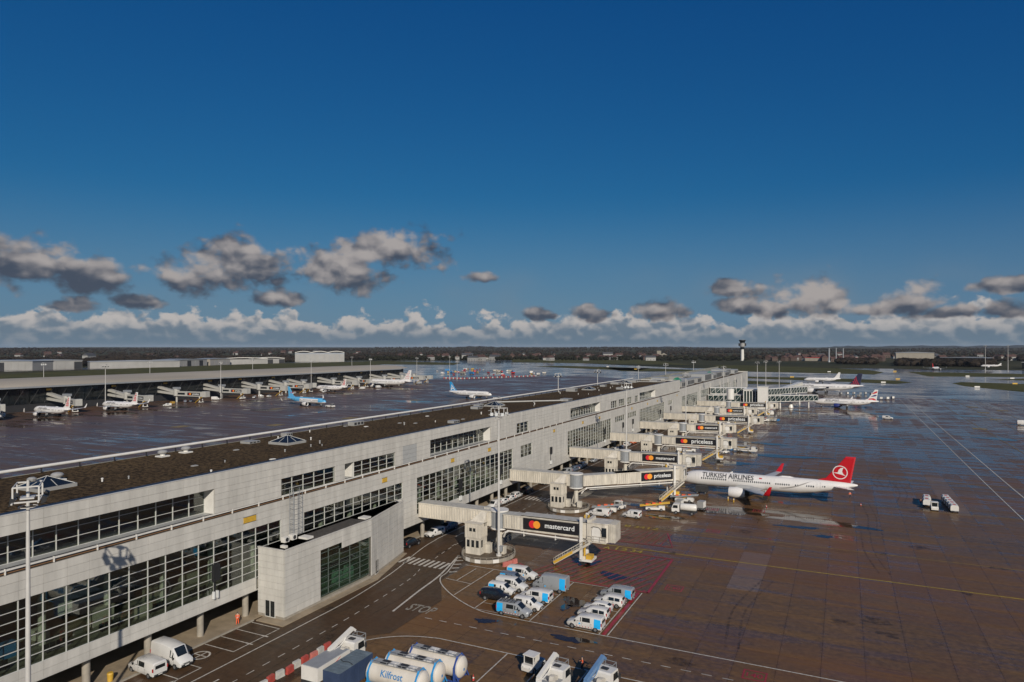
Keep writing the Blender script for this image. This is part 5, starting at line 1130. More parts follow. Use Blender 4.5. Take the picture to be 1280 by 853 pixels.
        if sharklet:
            a = wsec[-1]; rings = []
            for f_, dy, dz, dx in ((1, 0, 0, 0), (.9, .35, .25, .25), (.72, .62, 1.0, .75), (.35, .8, sharklet, 1.7)):
                c = a[3] * f_; rings.append([(a[0] + dx, sg * (a[1] + dy), a[2] + dz), (a[0] + dx + c * .5, sg * (a[1] + dy) + .07, a[2] + dz), (a[0] + dx + c, sg * (a[1] + dy), a[2] + dz), (a[0] + dx + c * .5, sg * (a[1] + dy) - .07, a[2] + dz)])
            ob('winglet', MB().loft(rings), tip, w, smooth=True)
        # engine
        ye = S_ * .33; xe = xr + (ye - RR) * sw - 3.2 * k; ze = zc - 2.0 * k; er = 1.36 * k * (1.1 if big else 1); el = 4.0 * k * (1.15 if big else 1)
        e = ob('engine', MB().lathe_x([(xe + .5, er * .78, 0), (xe + .12, er * .88, 0), (xe, er * .95, 0), (xe + .15, er * 1.0, 0), (xe + el * .45, er * 1.05, 0), (xe + el * .8, er * .92, 0), (xe + el, er * .76, 0)], 22, sg * ye, ze, caps=False), engine, t, smooth=True)
        ob('engine_fan', MB().cyl((xe + .45, sg * ye, ze), (xe + .6, sg * ye, ze), er * .8, er * .8, 18).cyl((xe + el * .7, sg * ye, ze), (xe + el * 1.25, sg * ye, ze), er * .6, er * .3, 14), M_dark, e)
        ob('pylon', MB().prism([(xe + el * .25, ze + er * .9), (xe + el * 1.3, ze + er * 1.0), (xe + el * 1.5, ze + er * 1.45), (xe + el * .7, ze + er * 1.5)], sg * ye - .18, sg * ye + .18), M_belly, e)
    ob('wing_fairing', MB().lathe_x([(xr - 2.2, .2, 0), (xr - .5, 1.0 * k, 0), (xr + 3, 1.35 * k, 0), (xr + c0, 1.3 * k, 0), (xr + c0 + 3, .9 * k, .1), (xr + c0 + 5.5, .2, .2)], 16, 0, zc - 1.05 * k), hull, t, smooth=True)
    # tail
    xt = L * .79; zt = zc + RR * .85; ch = L * .150; fh = fin_h - zt
    fp = [(xt - ch * .05, zt), (xt + ch * .28, zt + fh * .10), (xt + ch * 1.0, zt + fh), (xt + ch * 1.34, zt + fh), (xt + ch * 1.16, zt - .1)]
    cen = (sum(p[0] for p in fp) / 5, sum(p[1] for p in fp) / 5)
    rings = [[(cen[0] + (x - cen[0]) * f_, y, cen[1] + (z - cen[1]) * f_) for x, z in fp] for y, f_ in ((-.16 * k, .9), (-.06 * k, 1), (.06 * k, 1), (.16 * k, .9))]
    fo = ob('tail_fin', MB().loft(rings), fin, t)
    xs = L * .868; hs = 6.2 * k * (1.5 if big else 1)
    for sg in (-1, 1): wing(sg, [(xs, .5, zc + .55 * k, ch * .62, .10), (xs + hs * .55, hs, zc + .55 * k + hs * .10, ch * .24, .09)], 'stabiliser', M_hull)
    # gear
    def gear(x, y, r, wn, rows=1):
        gp = ob('landing_gear', MB().cyl((x, y, r), (x, y, zc - 1.3 * k), .14, .16, 10).bar((x, y, r * 1.6), (x - 1.0, y * .8, zc - 1.5 * k), .1, .1).box(x - .6, x + .6, y - .05 - .5 * (1 if y > 0 else -1), y + .05 - .5 * (1 if y > 0 else -1), zc - 2.3 * k, zc - 1.5 * k), M_belly, t)
        for rx in range(rows):
            for s in (-1, 1): ob('wheel', MB().cyl((x + rx * 1.4, y + s * .42 - .17, r), (x + rx * 1.4, y + s * .42 + .17, r), r, r, 16), M_tyre, gp)
    gear(L * .115, 0, .40 * (1.2 if big else 1), 2); gear(L * .515, 3.8 * k, .6, 2, 2 if big else 1); gear(L * .515, -3.8 * k, .6, 2, 2 if big else 1)
    if title:
        tt = text_mb(title, title_w, title_w * (.112 if len(title) > 15 else .13)); ob('title_lettering', bend_text(tt, RR, zc, title_x, R(19)), None, t).data.materials.append(M_text)
    ob('antenna', MB().lathe_x([(L * .58, .05, 0), (L * .6, .3, 0), (L * .64, .32, 0), (L * .67, .05, 0)], 10, 0, zc + RR - .05).prism([(L * .3, zc + RR - .02), (L * .31 + .5, zc + RR - .02), (L * .31 + .4, zc + RR + .4)], -.03, .03), M_hull, t)
    return t, fo, dict(xt=xt, zt=zt, ch=ch, fh=fh, k=k, zc=zc, RR=RR, L=L)
def fin_art(fo, polys, m, y, nm='fin_emblem'):
    for s in (-1, 1): ob(nm, MB().add(sum([[(x, s * y, z) for x, z in p] for p in polys], []), [tuple(range(sum(len(q) for q in polys[:i]), sum(len(q) for q in polys[:i + 1]))) for i in range(len(polys))]), m, fo)

# the red-tailed airliner at the docked bridge
t, fo, q = airliner('white airliner with red fin and winglets docked at the long airbridge', (-41.3, 193.4, 0), 0, 44.6, 2.02, 17.9, 12.1, fin=M_tred, title='TURKISH AIRLINES', title_x=6.4, title_w=13.4, tip=M_tred)
cx, cz, r = q['xt'] + q['ch'] * .80, q['zt'] + q['fh'] * .38, 1.75
ringp = [[(cx + r * math.cos(a), cz + r * math.sin(a)), (cx + r * math.cos(b), cz + r * math.sin(b)), (cx + r * .88 * math.cos(b), cz + r * .88 * math.sin(b)), (cx + r * .88 * math.cos(a), cz + r * .88 * math.sin(a))] for a, b in [(2 * math.pi * i / 30, 2 * math.pi * (i + 1) / 30) for i in range(30)]]
bird = [(1105, 160), (1080, 165), (1062, 185), (1055, 208), (1012, 212), (1060, 222), (1090, 228), (1130, 242), (1103, 222), (1092, 200), (1096, 178)]
bp_ = [(cx + (x - 1075) / 65 * r, cz - (y - 207) / 65 * r) for x, y in bird]
fin_art(fo, ringp, M_hull, .185); fin_art(fo, [[bp_[0], bp_[1], bp_[2], bp_[3], bp_[8], bp_[9], bp_[10]], [bp_[3], bp_[4], bp_[5], bp_[6], bp_[7], bp_[8]]], M_hull, .185)
# silver swirl on the flank
sw_ = MB(); RRq, zq = q['RR'] + .035, q['zc']
for k in range(4):
    pts = []
    for i in range(13):
        u = i / 12; x = 26.2 + k * .75 + 7.2 * u - 1.3 * math.sin(u * 2.6) * k * .3; a = R(-18 + k * 3) + R(62) * (u ** 1.8) * (.9 + .1 * k); pts.append((x, a))
    w = [.7 * math.sin(math.pi * min(1, .08 + i / 12)) for i in range(13)]
    sw_.loft([[(x - ww * .5, -RRq * math.cos(a - ww * .16), zq + RRq * math.sin(a - ww * .16)), (x, -RRq * math.cos(a), zq + RRq * math.sin(a)), (x + ww * .5, -RRq * math.cos(a + ww * .16), zq + RRq * math.sin(a + ww * .16))] for (x, a), ww in zip(pts, w)], False)
ob('flank_swirl', sw_, M_swirl, t)
ob('flag_patch', MB().poly([(21.2, -RRq * math.cos(.62), zq + RRq * math.sin(.62)), (21.9, -RRq * math.cos(.62), zq + RRq * math.sin(.62)), (21.9, -RRq * math.cos(.80), zq + RRq * math.sin(.80)), (21.2, -RRq * math.cos(.80), zq + RRq * math.sin(.80))]), M_tred, t)
# the one with the red, white and blue fin
t, fo, q = airliner('white airliner with blue engines and red, white and blue striped fin', (-17.5, 500, 0), R(0), 38.2, 1.98, 17.5, 12.4, engine=M_bablue, title='BRITISH AIRWAYS', title_x=7, title_w=8, sharklet=2.4)
X_ = lambda u, v: (q['xt'] + q['ch'] * (.30 + .62 * v + u * (.82 - .46 * v)), q['zt'] + q['fh'] * v)
fin_art(fo, [[X_(.05, .16), X_(.6, .2), X_(1.0, .06), X_(1.0, -.06), X_(.5, .06), X_(.0, .05)], [X_(.02, .62), X_(.5, .8), X_(1, .86), X_(1, .72), X_(.5, .6)]], M_bared, .185)
fin_art(fo, [[X_(.1, .34), X_(.55, .5), X_(1.0, .52), X_(.95, .40), X_(.5, .34)]], M_bablue, .187)
# the large one with the dark dotted fin
t, fo, q = airliner('large white airliner with dark fin dotted in red behind the striped-fin jet', (-45.5, 659, 0), R(0), 61, 2.82, 29, 17.2, fin=M_navy, title='brussels airlines', title_x=9, title_w=13, big=True, sharklet=1.6, tip=M_navy)
dots = []
random.seed(6)
for i in range(7):
    for j in range(7):
        u, v = .12 + i * .12, .08 + j * .1
        if u + v < 1.02 and (i + j) % 2 == 0: c = (q['xt'] + q['ch'] * (.30 + .62 * v + u * (.82 - .46 * v)), q['zt'] + q['fh'] * v); dots.append(disc_pts(c[0], c[1], .42, 8))
fin_art(fo, dots, M_bared, .26)
airliner('plain white airliner taxiing on the far grass-lined taxiway', (-40, 836, 0), R(3), 37.6, 1.98, 17, 11.8, sharklet=0)
# west apron
def dotted(args):
    t, fo, q = airliner(*args[0], **args[1]); d = []
    for v, us in ((.2, (.25, .5, .75)), (.36, (.25, .5, .75)), (.52, (.3, .6)), (.68, (.3, .65)), (.84, (.5,))):
        for u in us: c = (q['xt'] + q['ch'] * (.30 + .62 * v + u * (.82 - .46 * v)), q['zt'] + q['fh'] * v); d.append([(c[0] - .36, c[1] - .36), (c[0] + .36, c[1] - .36), (c[0] + .36, c[1] + .36), (c[0] - .36, c[1] + .36)])
    fin_art(fo, d, M_bared, .2 if not args[1].get('big') else .27)
A3 = dict(L=34.5, RR=1.98, span=16.5, fin_h=12, title='brussels airlines', title_x=7, title_w=8)
dotted((('white airliner with red-dotted fin parked before the first far pier bridge', (-427, 238, 0), R(0)), A3)); dotted((('white airliner with red-dotted fin parked beside a floodlight mast at the far pier', (-427, 279, 0), R(0)), A3)); dotted((('white airliner with red-dotted fin parked behind the blue airliner', (-427, 476, 0), R(0)), A3))
dotted((('large white airliner with red-dotted fin at the far pier\'s end', (-441, 560, 0), R(0)), dict(L=60, RR=2.82, span=29, fin_h=17.2, big=True)))
t, fo, q = airliner('light blue airliner with white wave towed across the far apron', (-311, 356, 0), R(180 - 7) , 39, 1.95, 17.2, 12.4, hull=M_tuib, fin=M_tuib, tip=M_hull, wave=True)
fin_art(fo, [[(q['xt'] + q['ch'] * .62 + 1.3 * math.cos(a) * r_, q['zt'] + q['fh'] * .5 + 1.1 * math.sin(a) * r_) for r_, a in [(1, math.pi + i * math.pi / 8) for i in range(9)] + [(.7, 2 * math.pi - i * math.pi / 8) for i in range(9)]]], M_bared, .185)
t, fo, q = airliner('white airliner with bright blue lettered fin being towed behind the gravel roof', (-243, 465, 0), R(180 - 3), 39.5, 1.98, 17.2, 12.4, fin=M_ablue, sharklet=0)
X_ = lambda u, v: (q['xt'] + q['ch'] * (.30 + .62 * v + u * (.82 - .46 * v)), q['zt'] + q['fh'] * v)
fin_art(fo, [[X_(.05, .06), X_(.25, .06), X_(.62, .62), X_(.5, .72)], [X_(.5, .72), X_(.62, .62), X_(.72, .06), X_(.95, .06)], [X_(.3, .2), X_(.72, .2), X_(.72, .29), X_(.36, .29)]], M_hull, .2)
airliner('white airliner with dark fin standing behind the pier roof', (-165, 560, 0), R(8), 37.6, 1.98, 17, 11.8, fin=M_navy, sharklet=0)
airliner('white airliner parked before the distant shed by the dark tree clump', (240, 1590, 0), R(0), 34, 1.98, 17, 9, windows=False, sharklet=0)
t, fo, q = airliner('distant airliner seen tail-on with pale red fin on the far taxiway', (150, 1400, 0), R(250), 37, 1.98, 17, 12, fin=M_bared, windows=False)

# ------------------------------------------------------------------ people
def skin_obj(name, joints, edges, m, parent, sub=1):
    me = bpy.data.meshes.new(name); me.from_pydata([j[:3] for j in joints], edges, []); me.materials.append(m)
    o = bpy.data.objects.new(name, me); COL.objects.link(o); o.parent = parent
    md = o.modifiers.new('skin', 'SKIN'); md.use_smooth_shade = True
    me.skin_vertices.new() if not me.skin_vertices else None
    for v, j in zip(me.skin_vertices[0].data, joints): v.radius = (j[3], j[3] if len(j) < 5 else j[4])
    me.skin_vertices[0].data[0].use_root = True
    s = o.modifiers.new('sub', 'SUBSURF'); s.levels = sub; s.render_levels = sub
    return o
def person(loc, rz, label, stride=.14, arm=.0, hat=None, trousers=None):
    t = thing('person', label, 'person', loc, rz); f = stride
    J = [(0, 0, .95, .13, .10), (0, 0, 1.2, .13, .09), (0, 0, 1.42, .15, .09), (0, 0, 1.52, .055), (0, .02, 1.66, .085, .10), (0, .01, 1.75, .07, .085),
         (.1, 0, .9, .085), (.11, f, .5, .06), (.11, f * .6 - .05, .1, .04), (.11, f * .6 + .12, .05, .035), (-.1, 0, .9, .085), (-.11, -f * .3, .5, .06), (-.11, -f - .05, .1, .04), (-.11, -f + .12, .05, .035),
         (.2, 0, 1.42, .055), (.26, -.04, 1.16, .042), (.25, .1 + arm * .2, .95 + arm * .35, .032), (.24, .14 + arm * .3, .87 + arm * .45, .035), (-.2, 0, 1.42, .055), (-.26, -.04, 1.16, .042), (-.25, .1, .95, .032), (-.24, .13, .87, .035)]
    E_ = [(0, 1), (1, 2), (2, 3), (3, 4), (4, 5), (0, 6), (6, 7), (7, 8), (8, 9), (0, 10), (10, 11), (11, 12), (12, 13), (2, 14), (14, 15), (15, 16), (16, 17), (2, 18), (18, 19), (19, 20), (20, 21)]
    skin_obj('body', J, E_, M_skin, t)
    g = 1.22
    K = [0, 1, 2, 14, 15, 16, 18, 19, 20]; e2 = [(0, 1), (1, 2), (2, 3), (3, 4), (4, 5), (2, 6), (6, 7), (7, 8)]
    skin_obj('jacket', [tuple(J[i][:3]) + tuple(r * g + .012 for r in J[i][3:]) for i in K], e2, M_orange, t)
    K = [0, 6, 7, 8, 10, 11, 12]; skin_obj('trousers', [tuple(J[i][:3]) + tuple(r * g + .008 for r in J[i][3:]) for i in K], [(0, 1), (1, 2), (2, 3), (0, 4), (4, 5), (5, 6)], trousers or M_cloth, t)
    ob('reflective_band', MB().cyl((0, 0, 1.08), (0, 0, 1.13), .185, .185, 14), M_lens, t).scale = (1, .72, 1)
    ob('hair', MB().loft([[(r_ * math.cos(a), -.01 + r_ * 1.12 * math.sin(a), z) for a in [i * math.pi / 5 for i in range(10)]] for z, r_ in ((1.70, .098), (1.76, .095), (1.82, .06), (1.835, .01))]), hat or M_cloth, t, smooth=True)
    fc = MB()
    for s in (-1, 1): fc.box(s * .035 - .012, s * .035 + .012, .115, .125, 1.69, 1.70)
    fc.box(-.012, .012, .12, .14, 1.65, 1.68); fc.box(-.025, .025, .115, .125, 1.615, 1.622); ob('face', fc, M_cloth, t)
    for s in (-1, 1):
        h = J[17] if s > 0 else J[21]; b = MB()
        for i, (l, dx) in enumerate(((.06, -.022), (.07, -.008), (.072, .006), (.055, .02))): b.cyl((h[0] + dx, h[1] + .02, h[2] - .03), (h[0] + dx, h[1] + .035, h[2] - .03 - l * .6), .008, .008, 5).cyl((h[0] + dx, h[1] + .035, h[2] - .03 - l * .6), (h[0] + dx, h[1] + .02, h[2] - .03 - l), .0078, .006, 5)
        b.cyl((h[0], h[1] + .03, h[2] + .01), (h[0] + .01, h[1] + .07, h[2] - .03), .009, .007, 5); ob('hand', b, M_skin, t)
    return t
person((-29.0, 79.6, 0), R(120), 'person in orange hi-vis standing between the two lift trucks', .1, .6)
person((1.6, 201.5, 0), R(200), 'person in orange hi-vis walking beneath the red-tailed airliner\'s tail')
person((-77.9 - .4, 71.0, .12), R(30), 'person in red-orange hi-vis walking on the pavement under the pier', trousers=M_orange)
person((17.6, 199.8, 0), R(150), 'person in orange hi-vis beside the baggage carts on the open apron')
person((-50.2, 166.5, 0), R(60), 'person in orange hi-vis beside the white tug under the long airbridge')

# ------------------------------------------------------------------ trucks and ground equipment
def wheelset(t, xs, y, r, w=.3):
    for x in xs:
        for s in (-1, 1):
            o = ob('wheel', MB().cyl((x, s * y - w / 2, r), (x, s * y + w / 2, r), r, r, 18), M_black, t); ob('rim', MB().cyl((x, s * y - w / 2 - .01, r), (x, s * y + w / 2 + .01, r), r * .55, r * .55, 10), M_rim, o)
def lift_truck(label, loc, rz, boommat=None, box=True):
    """deicing truck: cab, tank body and a boom folded forward over the cab (local +x is forward)"""
    t = thing('deicing_truck', label, 'truck', loc, rz)
    ob('chassis', MB().box(-4.6, 4.4, -.5, .5, .55, .85).box(-4.7, -4.5, -1.2, 1.2, .5, .8), M_dark, t); wheelset(t, (-2.6, 2.9), 1.0, .5, .34)
    ob('body', MB().box(-4.6, 1.2 if box else .8, -1.25, 1.25, .85, 2.5 if box else 2.0).box(1.2 if box else .8, 2.1, -1.25, 1.25, .95, 1.9), M_white, t); ob('body_top', MB().box(-4.5, 1.1 if box else .7, -1.15, 1.15, 2.51 if box else 2.01, 2.56 if box else 2.06).box(1.25, 2.1, -1.2, 1.2, 1.905, 1.95), M_grey, t)
    if box:
        e = MB().tube([(-3.4, -1.26, 1.3), (-2.2, -1.265, 1.9), (-1.2, -1.265, 2.1), (-.6, -1.265, 2.35)], .03, 5).tube([(-1.2, -1.265, 2.1), (-.5, -1.265, 1.9), (-.9, -1.265, 1.6)], .03, 5); ob('body_emblem', e, M_red, t)
    cab = ob('cab', MB().prism([(2.1, .7), (4.3, .7), (4.35, 1.6), (4.1, 2.75), (2.3, 2.85), (2.1, 2.7)], -1.15, 1.15), M_white, t)
    ob('windscreen', MB().poly([(4.37, -1.05, 1.65), (4.37, 1.05, 1.65), (4.15, 1.0, 2.6), (4.15, -1.0, 2.6)]), M_glassdark, cab)
    for s in (-1, 1): ob('side_window', MB().poly([(2.9, s * 1.16, 1.7), (4.2, s * 1.16, 1.7), (4.0, s * 1.16, 2.55), (2.9, s * 1.16, 2.55)]), M_glassdark, cab); ob('mirror', MB().box(4.1, 4.25, s * 1.35 - .1, s * 1.35 + .1, 1.6, 2.2).box(4.15, 4.2, min(s * 1.15, s * 1.35), max(s * 1.15, s * 1.35), 2.1, 2.15), M_dark, cab)
    ob('roof_hatch', MB().box(2.8, 3.4, -.4, .4, 2.8, 2.92), M_dark, cab)
    b = MB(); b.bar((-.4, .7, 2.6), (4.0, .7, 3.7), .42, .5); b.bar((-.2, .7, 2.6), (-.2, .7, 1.2), .5, .5); b.bar((4.0, .7, 3.7), (4.6, .7, 3.2), .3, .3); b.tube([(0, .35, 2.5), (1.5, .4, 2.6), (2.5, .45, 3.1)], .07, 6)
    ob('boom', b, boommat or M_white, t)
    bk = MB()
    for z in (1.6, 2.1, 2.7):
        for a0, a1 in (((4.5, -.3), (5.5, -.3)), ((5.5, -.3), (5.5, 1.1)), ((5.5, 1.1), (4.5, 1.1)), ((4.5, 1.1), (4.5, -.3))): bk.bar((*a0, z), (*a1, z), .06, .06)
    for p in ((4.5, -.3), (5.5, -.3), (5.5, 1.1), (4.5, 1.1)): bk.bar((*p, 1.55), (*p, 2.75), .06, .06)
    bk.box(4.5, 5.5, -.3, 1.1, 1.5, 1.58); ob('work_basket', bk, M_grey, t)
    ob('hose_reel', MB().cyl((.9, -.7, 2.3), (.9, -.2, 2.3), .42, .42, 12).cyl((1.6, -.7, 2.2), (1.6, -.1, 2.2), .3, .3, 10), M_cream, t)
    return t
lift_truck('white deicing truck with grey roofed tank body behind the red and white barriers', (-56.3, 66.2, 0), R(90))
lift_truck('white deicing truck with white boom beside the person in orange', (-30.2, 70.8, 0), R(86), box=False)
lift_truck('white deicing truck with blue boom', (-25.2, 72.6, 0), R(82), boommat=mat('boom_blue', (.12, .22, .38), .4), box=False)
def container(label, loc, rz):
    t = thing('shipping_container', label, 'container', loc, rz); m = mat('container_blue', (.035, .055, .11), .5, var=.25, scale=.6); m2 = mat('container_top', (.13, .165, .19), .55, var=.35, scale=.7)
    b = MB().box(-3.0, 3.0, -1.2, 1.2, .15, 2.58)
    for i in range(20):
        x = -2.85 + .29 * i
        for s in (-1, 1): b.box(x, x + .15, min(s * 1.2, s * 1.24), max(s * 1.2, s * 1.24), .3, 2.45)
    ob('shell', b, m, t); tp = MB().box(-3.03, 3.03, -1.22, 1.22, 2.585, 2.62)
    for i in range(10): tp.box(-2.8 + .58 * i, -2.55 + .58 * i, -1.1, 1.1, 2.62, 2.645)
    ob('roof', tp, m2, t)
    for s in (-1, 1): ob('door', MB().box(3.0, 3.05, min(0, s * 1.15) + .02, max(0, s * 1.15) - .02, .25, 2.5), m, t); ob('lock_bar', MB().cyl((3.08, s * .45, .2), (3.08, s * .45, 2.5), .03, .03, 6), M_grey, t)
    ob('corner_post', MB().box(-3.05, -2.9, -1.24, -1.1, .0, 2.6).box(2.9, 3.05, -1.24, -1.1, .0, 2.6).box(-3.05, -2.9, 1.1, 1.24, .0, 2.6).box(2.9, 3.05, 1.1, 1.24, .0, 2.6), m, t)
    ob('roof_cable', MB().tube([(-.6, -1.1, 2.68), (-.3, -.3, 2.68), (-.5, .4, 2.68), (-.1, 1.1, 2.68)], .04, 5), M_black, t)
container('dark blue shipping container with grey-blue roof beside the deicing truck', (-53.0, 64.6, 0), R(90))
def tank(label, loc, rz, fm, word, group=None):
    t = thing('tank_container', label, 'tank', loc, rz, group); h = 3.55; zc = 1.55; r = 1.24
    pr = [(-h - .45, .3, 0), (-h - .36, .75, 0), (-h - .18, 1.08, 0), (-h, r, 0), (h, r, 0), (h + .18, 1.08, 0), (h + .36, .75, 0), (h + .45, .3, 0)]
    ob('vessel', MB().lathe_x(pr, 28, 0, zc), mat('tank_white', (.58, .53, .46), .35, var=.14, scale=.8, streak=(1, 1, .15)), t, smooth=True)
    for x in (-h + .3, h - .3):
        b = MB()
        for i in range(16): a, c = i * math.pi / 8, (i + 1) * math.pi / 8; b.bar((x, 1.30 * math.cos(a), zc + 1.29 * math.sin(a)), (x, 1.29 * math.cos(c), zc + 1.29 * math.sin(c)), .1, .24)
        for s in (-1, 1): b.bar((x, s * 1.25, .05), (x, s * 1.25, 1.9), .24, .24); b.bar((x, s * 1.25, 1.9), (x, s * .45, 2.92), .2, .2); b.bar((x - .6 * (1 if x > 0 else -1) * -1, s * 1.15, .15), (x, s * 1.15, 1.2), .1, .1)
        b.bar((x, -1.2, .12), (x, 1.2, .12), .16, .16); ob('end_frame', b, fm, t)
    ob('base_rail', MB().bar((-h, -1.1, .14), (h, -1.1, .14), .14, .14).bar((-h, 1.1, .14), (h, 1.1, .14), .14, .14), fm, t)
    w = MB().box(-h + .2, h - .2, -.62, .62, 2.82, 2.86)
    wk = ob('walkway', w, M_zinc, t)
    for x, m_ in ((-2.1, M_dark), (.4, M_dark), (-.9, M_white), (1.6, M_white)):
        ob('hatch', MB().box(x, x + 1.0, -.48, .48, 2.87, 2.93).cyl((x + .5, 0, 2.93), (x + .5, 0, 3.02), .28, .28, 12), m_, wk)
    hr = MB()
    for i in range(7): x = -h + .4 + 1.05 * i; hr.bar((x, -.66, 2.82), (x, -.66, 3.2), .04, .04)
    hr.bar((-h + .4, -.66, 3.2), (h - .5, -.66, 3.2), .05, .05); ob('walkway_rail', hr, M_grey, wk)
    tt = text_mb(word or 'A', 3.0); hh = max(v[1] for v in tt.v); me = bend_text(tt, r, zc, -1.5, R(8)); o = ob('vessel_lettering', me, None, t) if word else None
    if word: o.data.materials.append(M_blue)
    ob('end_plate', MB().box(h + .40, h + .46, -.35, -.1, 1.3, 1.6), M_blue, t)
M_fr = mat('frame_blue', (.03, .26, .55), .4, var=.12); M_fr2 = mat('frame_navy', (.03, .07, .26), .4, var=.12)
tank('white tank container with light blue frame, first beside the blue container', (-46.9, 65.9, 0), R(1.5), M_fr, 'Kilfrost')
tank('white tank container with light blue frame between the other two tanks', (-46.3, 68.55, 0), R(1.0), M_fr, None)
tank('white tank container with navy blue frame', (-44.8, 71.2, 0), R(-.5), M_fr2, None)
def traffic_cone(label, loc, group=None):
    t = thing('traffic_cone', label, 'cone', loc, 0, group); ob('base', MB().box(-.2, .2, -.2, .2, 0, .04), M_black, t); ob('cone', MB().cyl((0, 0, .04), (0, 0, .75), .15, .03, 12), M_red, t); ob('band', MB().cyl((0, 0, .3), (0, 0, .45), .115, .09, 12), M_white, t)
traffic_cone('red and white traffic cone beside the navy framed tank', (-39.9, 71.6, 0)); traffic_cone('traffic cone on the open apron behind the red-tailed airliner', (4, 193, 0)); traffic_cone('traffic cone beneath the red-tailed airliner\'s wing', (-17.2, 180.6, 0))
for x, y in ((-27, 184.6), (-25.4, 183.2)):
    o = thing('yellow_bollard', 'yellow chock post ahead of the red-tailed airliner\'s engine', 'bollard', (x, y, 0), 0, 'chock posts'); ob('post', MB().cyl((0, 0, 0), (0, 0, 1.0), .14, .14, 10), M_yellow, o); ob('band', MB().cyl((0, 0, .6), (0, 0, .8), .15, .15, 10), M_white, o)
def barrier(label, loc, rz, m, group): 
    return ob('road_barrier', MB().prism([(-.6, 0), (.6, 0), (.6, .12), (.55, .2), (.5, .85), (-.5, .85), (-.55, .2), (-.6, .12)], -.2, .2).box(-.35, .35, -.23, .23, .35, .6).box(-.62, -.5, -.08, .08, .2, .7), m, None, loc, rz, label=label, cat='barrier', group=group)
M_bw = mat('barrier_white', (.48, .46, .42), .5, var=.25); M_br = mat('barrier_red', (.42, .07, .055), .5, var=.3); M_bp = mat('barrier_faded_red', (.52, .17, .14), .5, var=.25)
for i, m_ in enumerate((M_br, M_bw, M_br, M_bw, M_br, M_bw, M_br, M_bp, M_bw, M_br)):
    w = 'white' if m_ is M_bw else 'red'; barrier(f'{w} plastic road barrier in the row beside the deicing truck', (-61.3 + .15 * math.sin(i * 2), 57.8 + 1.42 * i, 0), R(90 + 17 * math.sin(i * 3.1 + .5)), m_, f'{w} barriers in the row')
for x, y in ((-55.0, 112.2), (-54.6, 113.6), (-55.4, 111.4)): barrier('faded red plastic barrier beside the mastercard airbridge island', (x, y, 0), R(70), M_bp, 'faded red barriers at the island')
def tug(label, loc, rz, m=None, cab=True):
    m = m or M_white; t = thing('baggage_tug', label, 'tug', loc, rz)
    ob('body', MB().prism([(-1.6, .3), (1.6, .3), (1.65, .75), (1.5, 1.05), (.1, 1.1), (.1, .95), (-1.6, .9)], -.75, .75), m, t); wheelset(t, (-1.0, 1.05), .68, .36, .24)
    ob('deck', MB().box(-1.5, -.05, -.6, .6, .96, 1.0), M_grey, t)
    if cab:
        c = ob('cab', MB().box(-.2, 0, -.75, .75, 1.0, 2.0).box(1.0, 1.1, -.72, -.6, 1.05, 2.0).box(1.0, 1.1, .6, .72, 1.05, 2.0).box(-.3, 1.2, -.8, .8, 2.0, 2.12), m, t); ob('windscreen', MB().box(1.03, 1.06, -.6, .6, 1.1, 1.98), M_glassdark, c); ob('seat', MB().box(.2, .6, -.3, .3, 1.0, 1.3).box(.1, .25, -.3, .3, 1.3, 1.75), M_dark, c)
        ob('rear_window', MB().box(-.215, -.202, -.5, .5, 1.25, 1.85), M_glassdark, c)
    for s in (-1, 1): ob('headlight', MB().box(1.6, 1.68, s * .5 - .1, s * .5 + .1, .75, .9), M_lens, t)
    return t
tug('white tow tug with open cab standing beside the tanks', (-34.6, 77.4, 0), R(262)); tug('white tug beneath the long docked airbridge', (-49.6, 163.0, 0), R(250)); tug('white tug with red roof pulling baggage carts on the open apron', (20.1, 196.0, 0), R(270), cab=True)
def cart(label, loc, rz, group=None, long=1.7):
    t = thing('baggage_cart', label, 'cart', loc, rz, group); ob('deck', MB().box(-long, long, -.8, .8, .45, .55), M_grey, t); wheelset(t, (-long * .65, long * .65), .66, .22, .16)
    hood = MB().prism([(-.85, .56), (.85, .56), (.85, 1.5), (.6, 1.85), (-.6, 1.85), (-.85, 1.5)], -long * .98, long * .98); ob('hood', MB().merge(hood, Matrix.Rotation(R(90), 4, 'Z')), M_white, t); ob('stripe', MB().box(-long * .5, long * .5, -.3, .3, 1.86, 1.875), M_bp, t); ob('curtain', MB().box(-long * .9, long * .9, -.875, -.855, .7, 1.45), M_dark, t)
    ob('drawbar', MB().bar((long, 0, .4), (long + .8, 0, .35), .08, .08), M_dark, t)
for x, y in ((18.9, 200.3), (19.3, 204.2)): cart('white hooded baggage cart behind the red-roofed tug', (x, y, 0), R(268), 'carts behind the tug')
for i in range(5): cart('white hooded baggage cart in the row beside the tug train', (24.2 - .25 * i * .5, 195.6 + 2.75 * i, 0), R(268), 'carts in the parked row', 1.3)
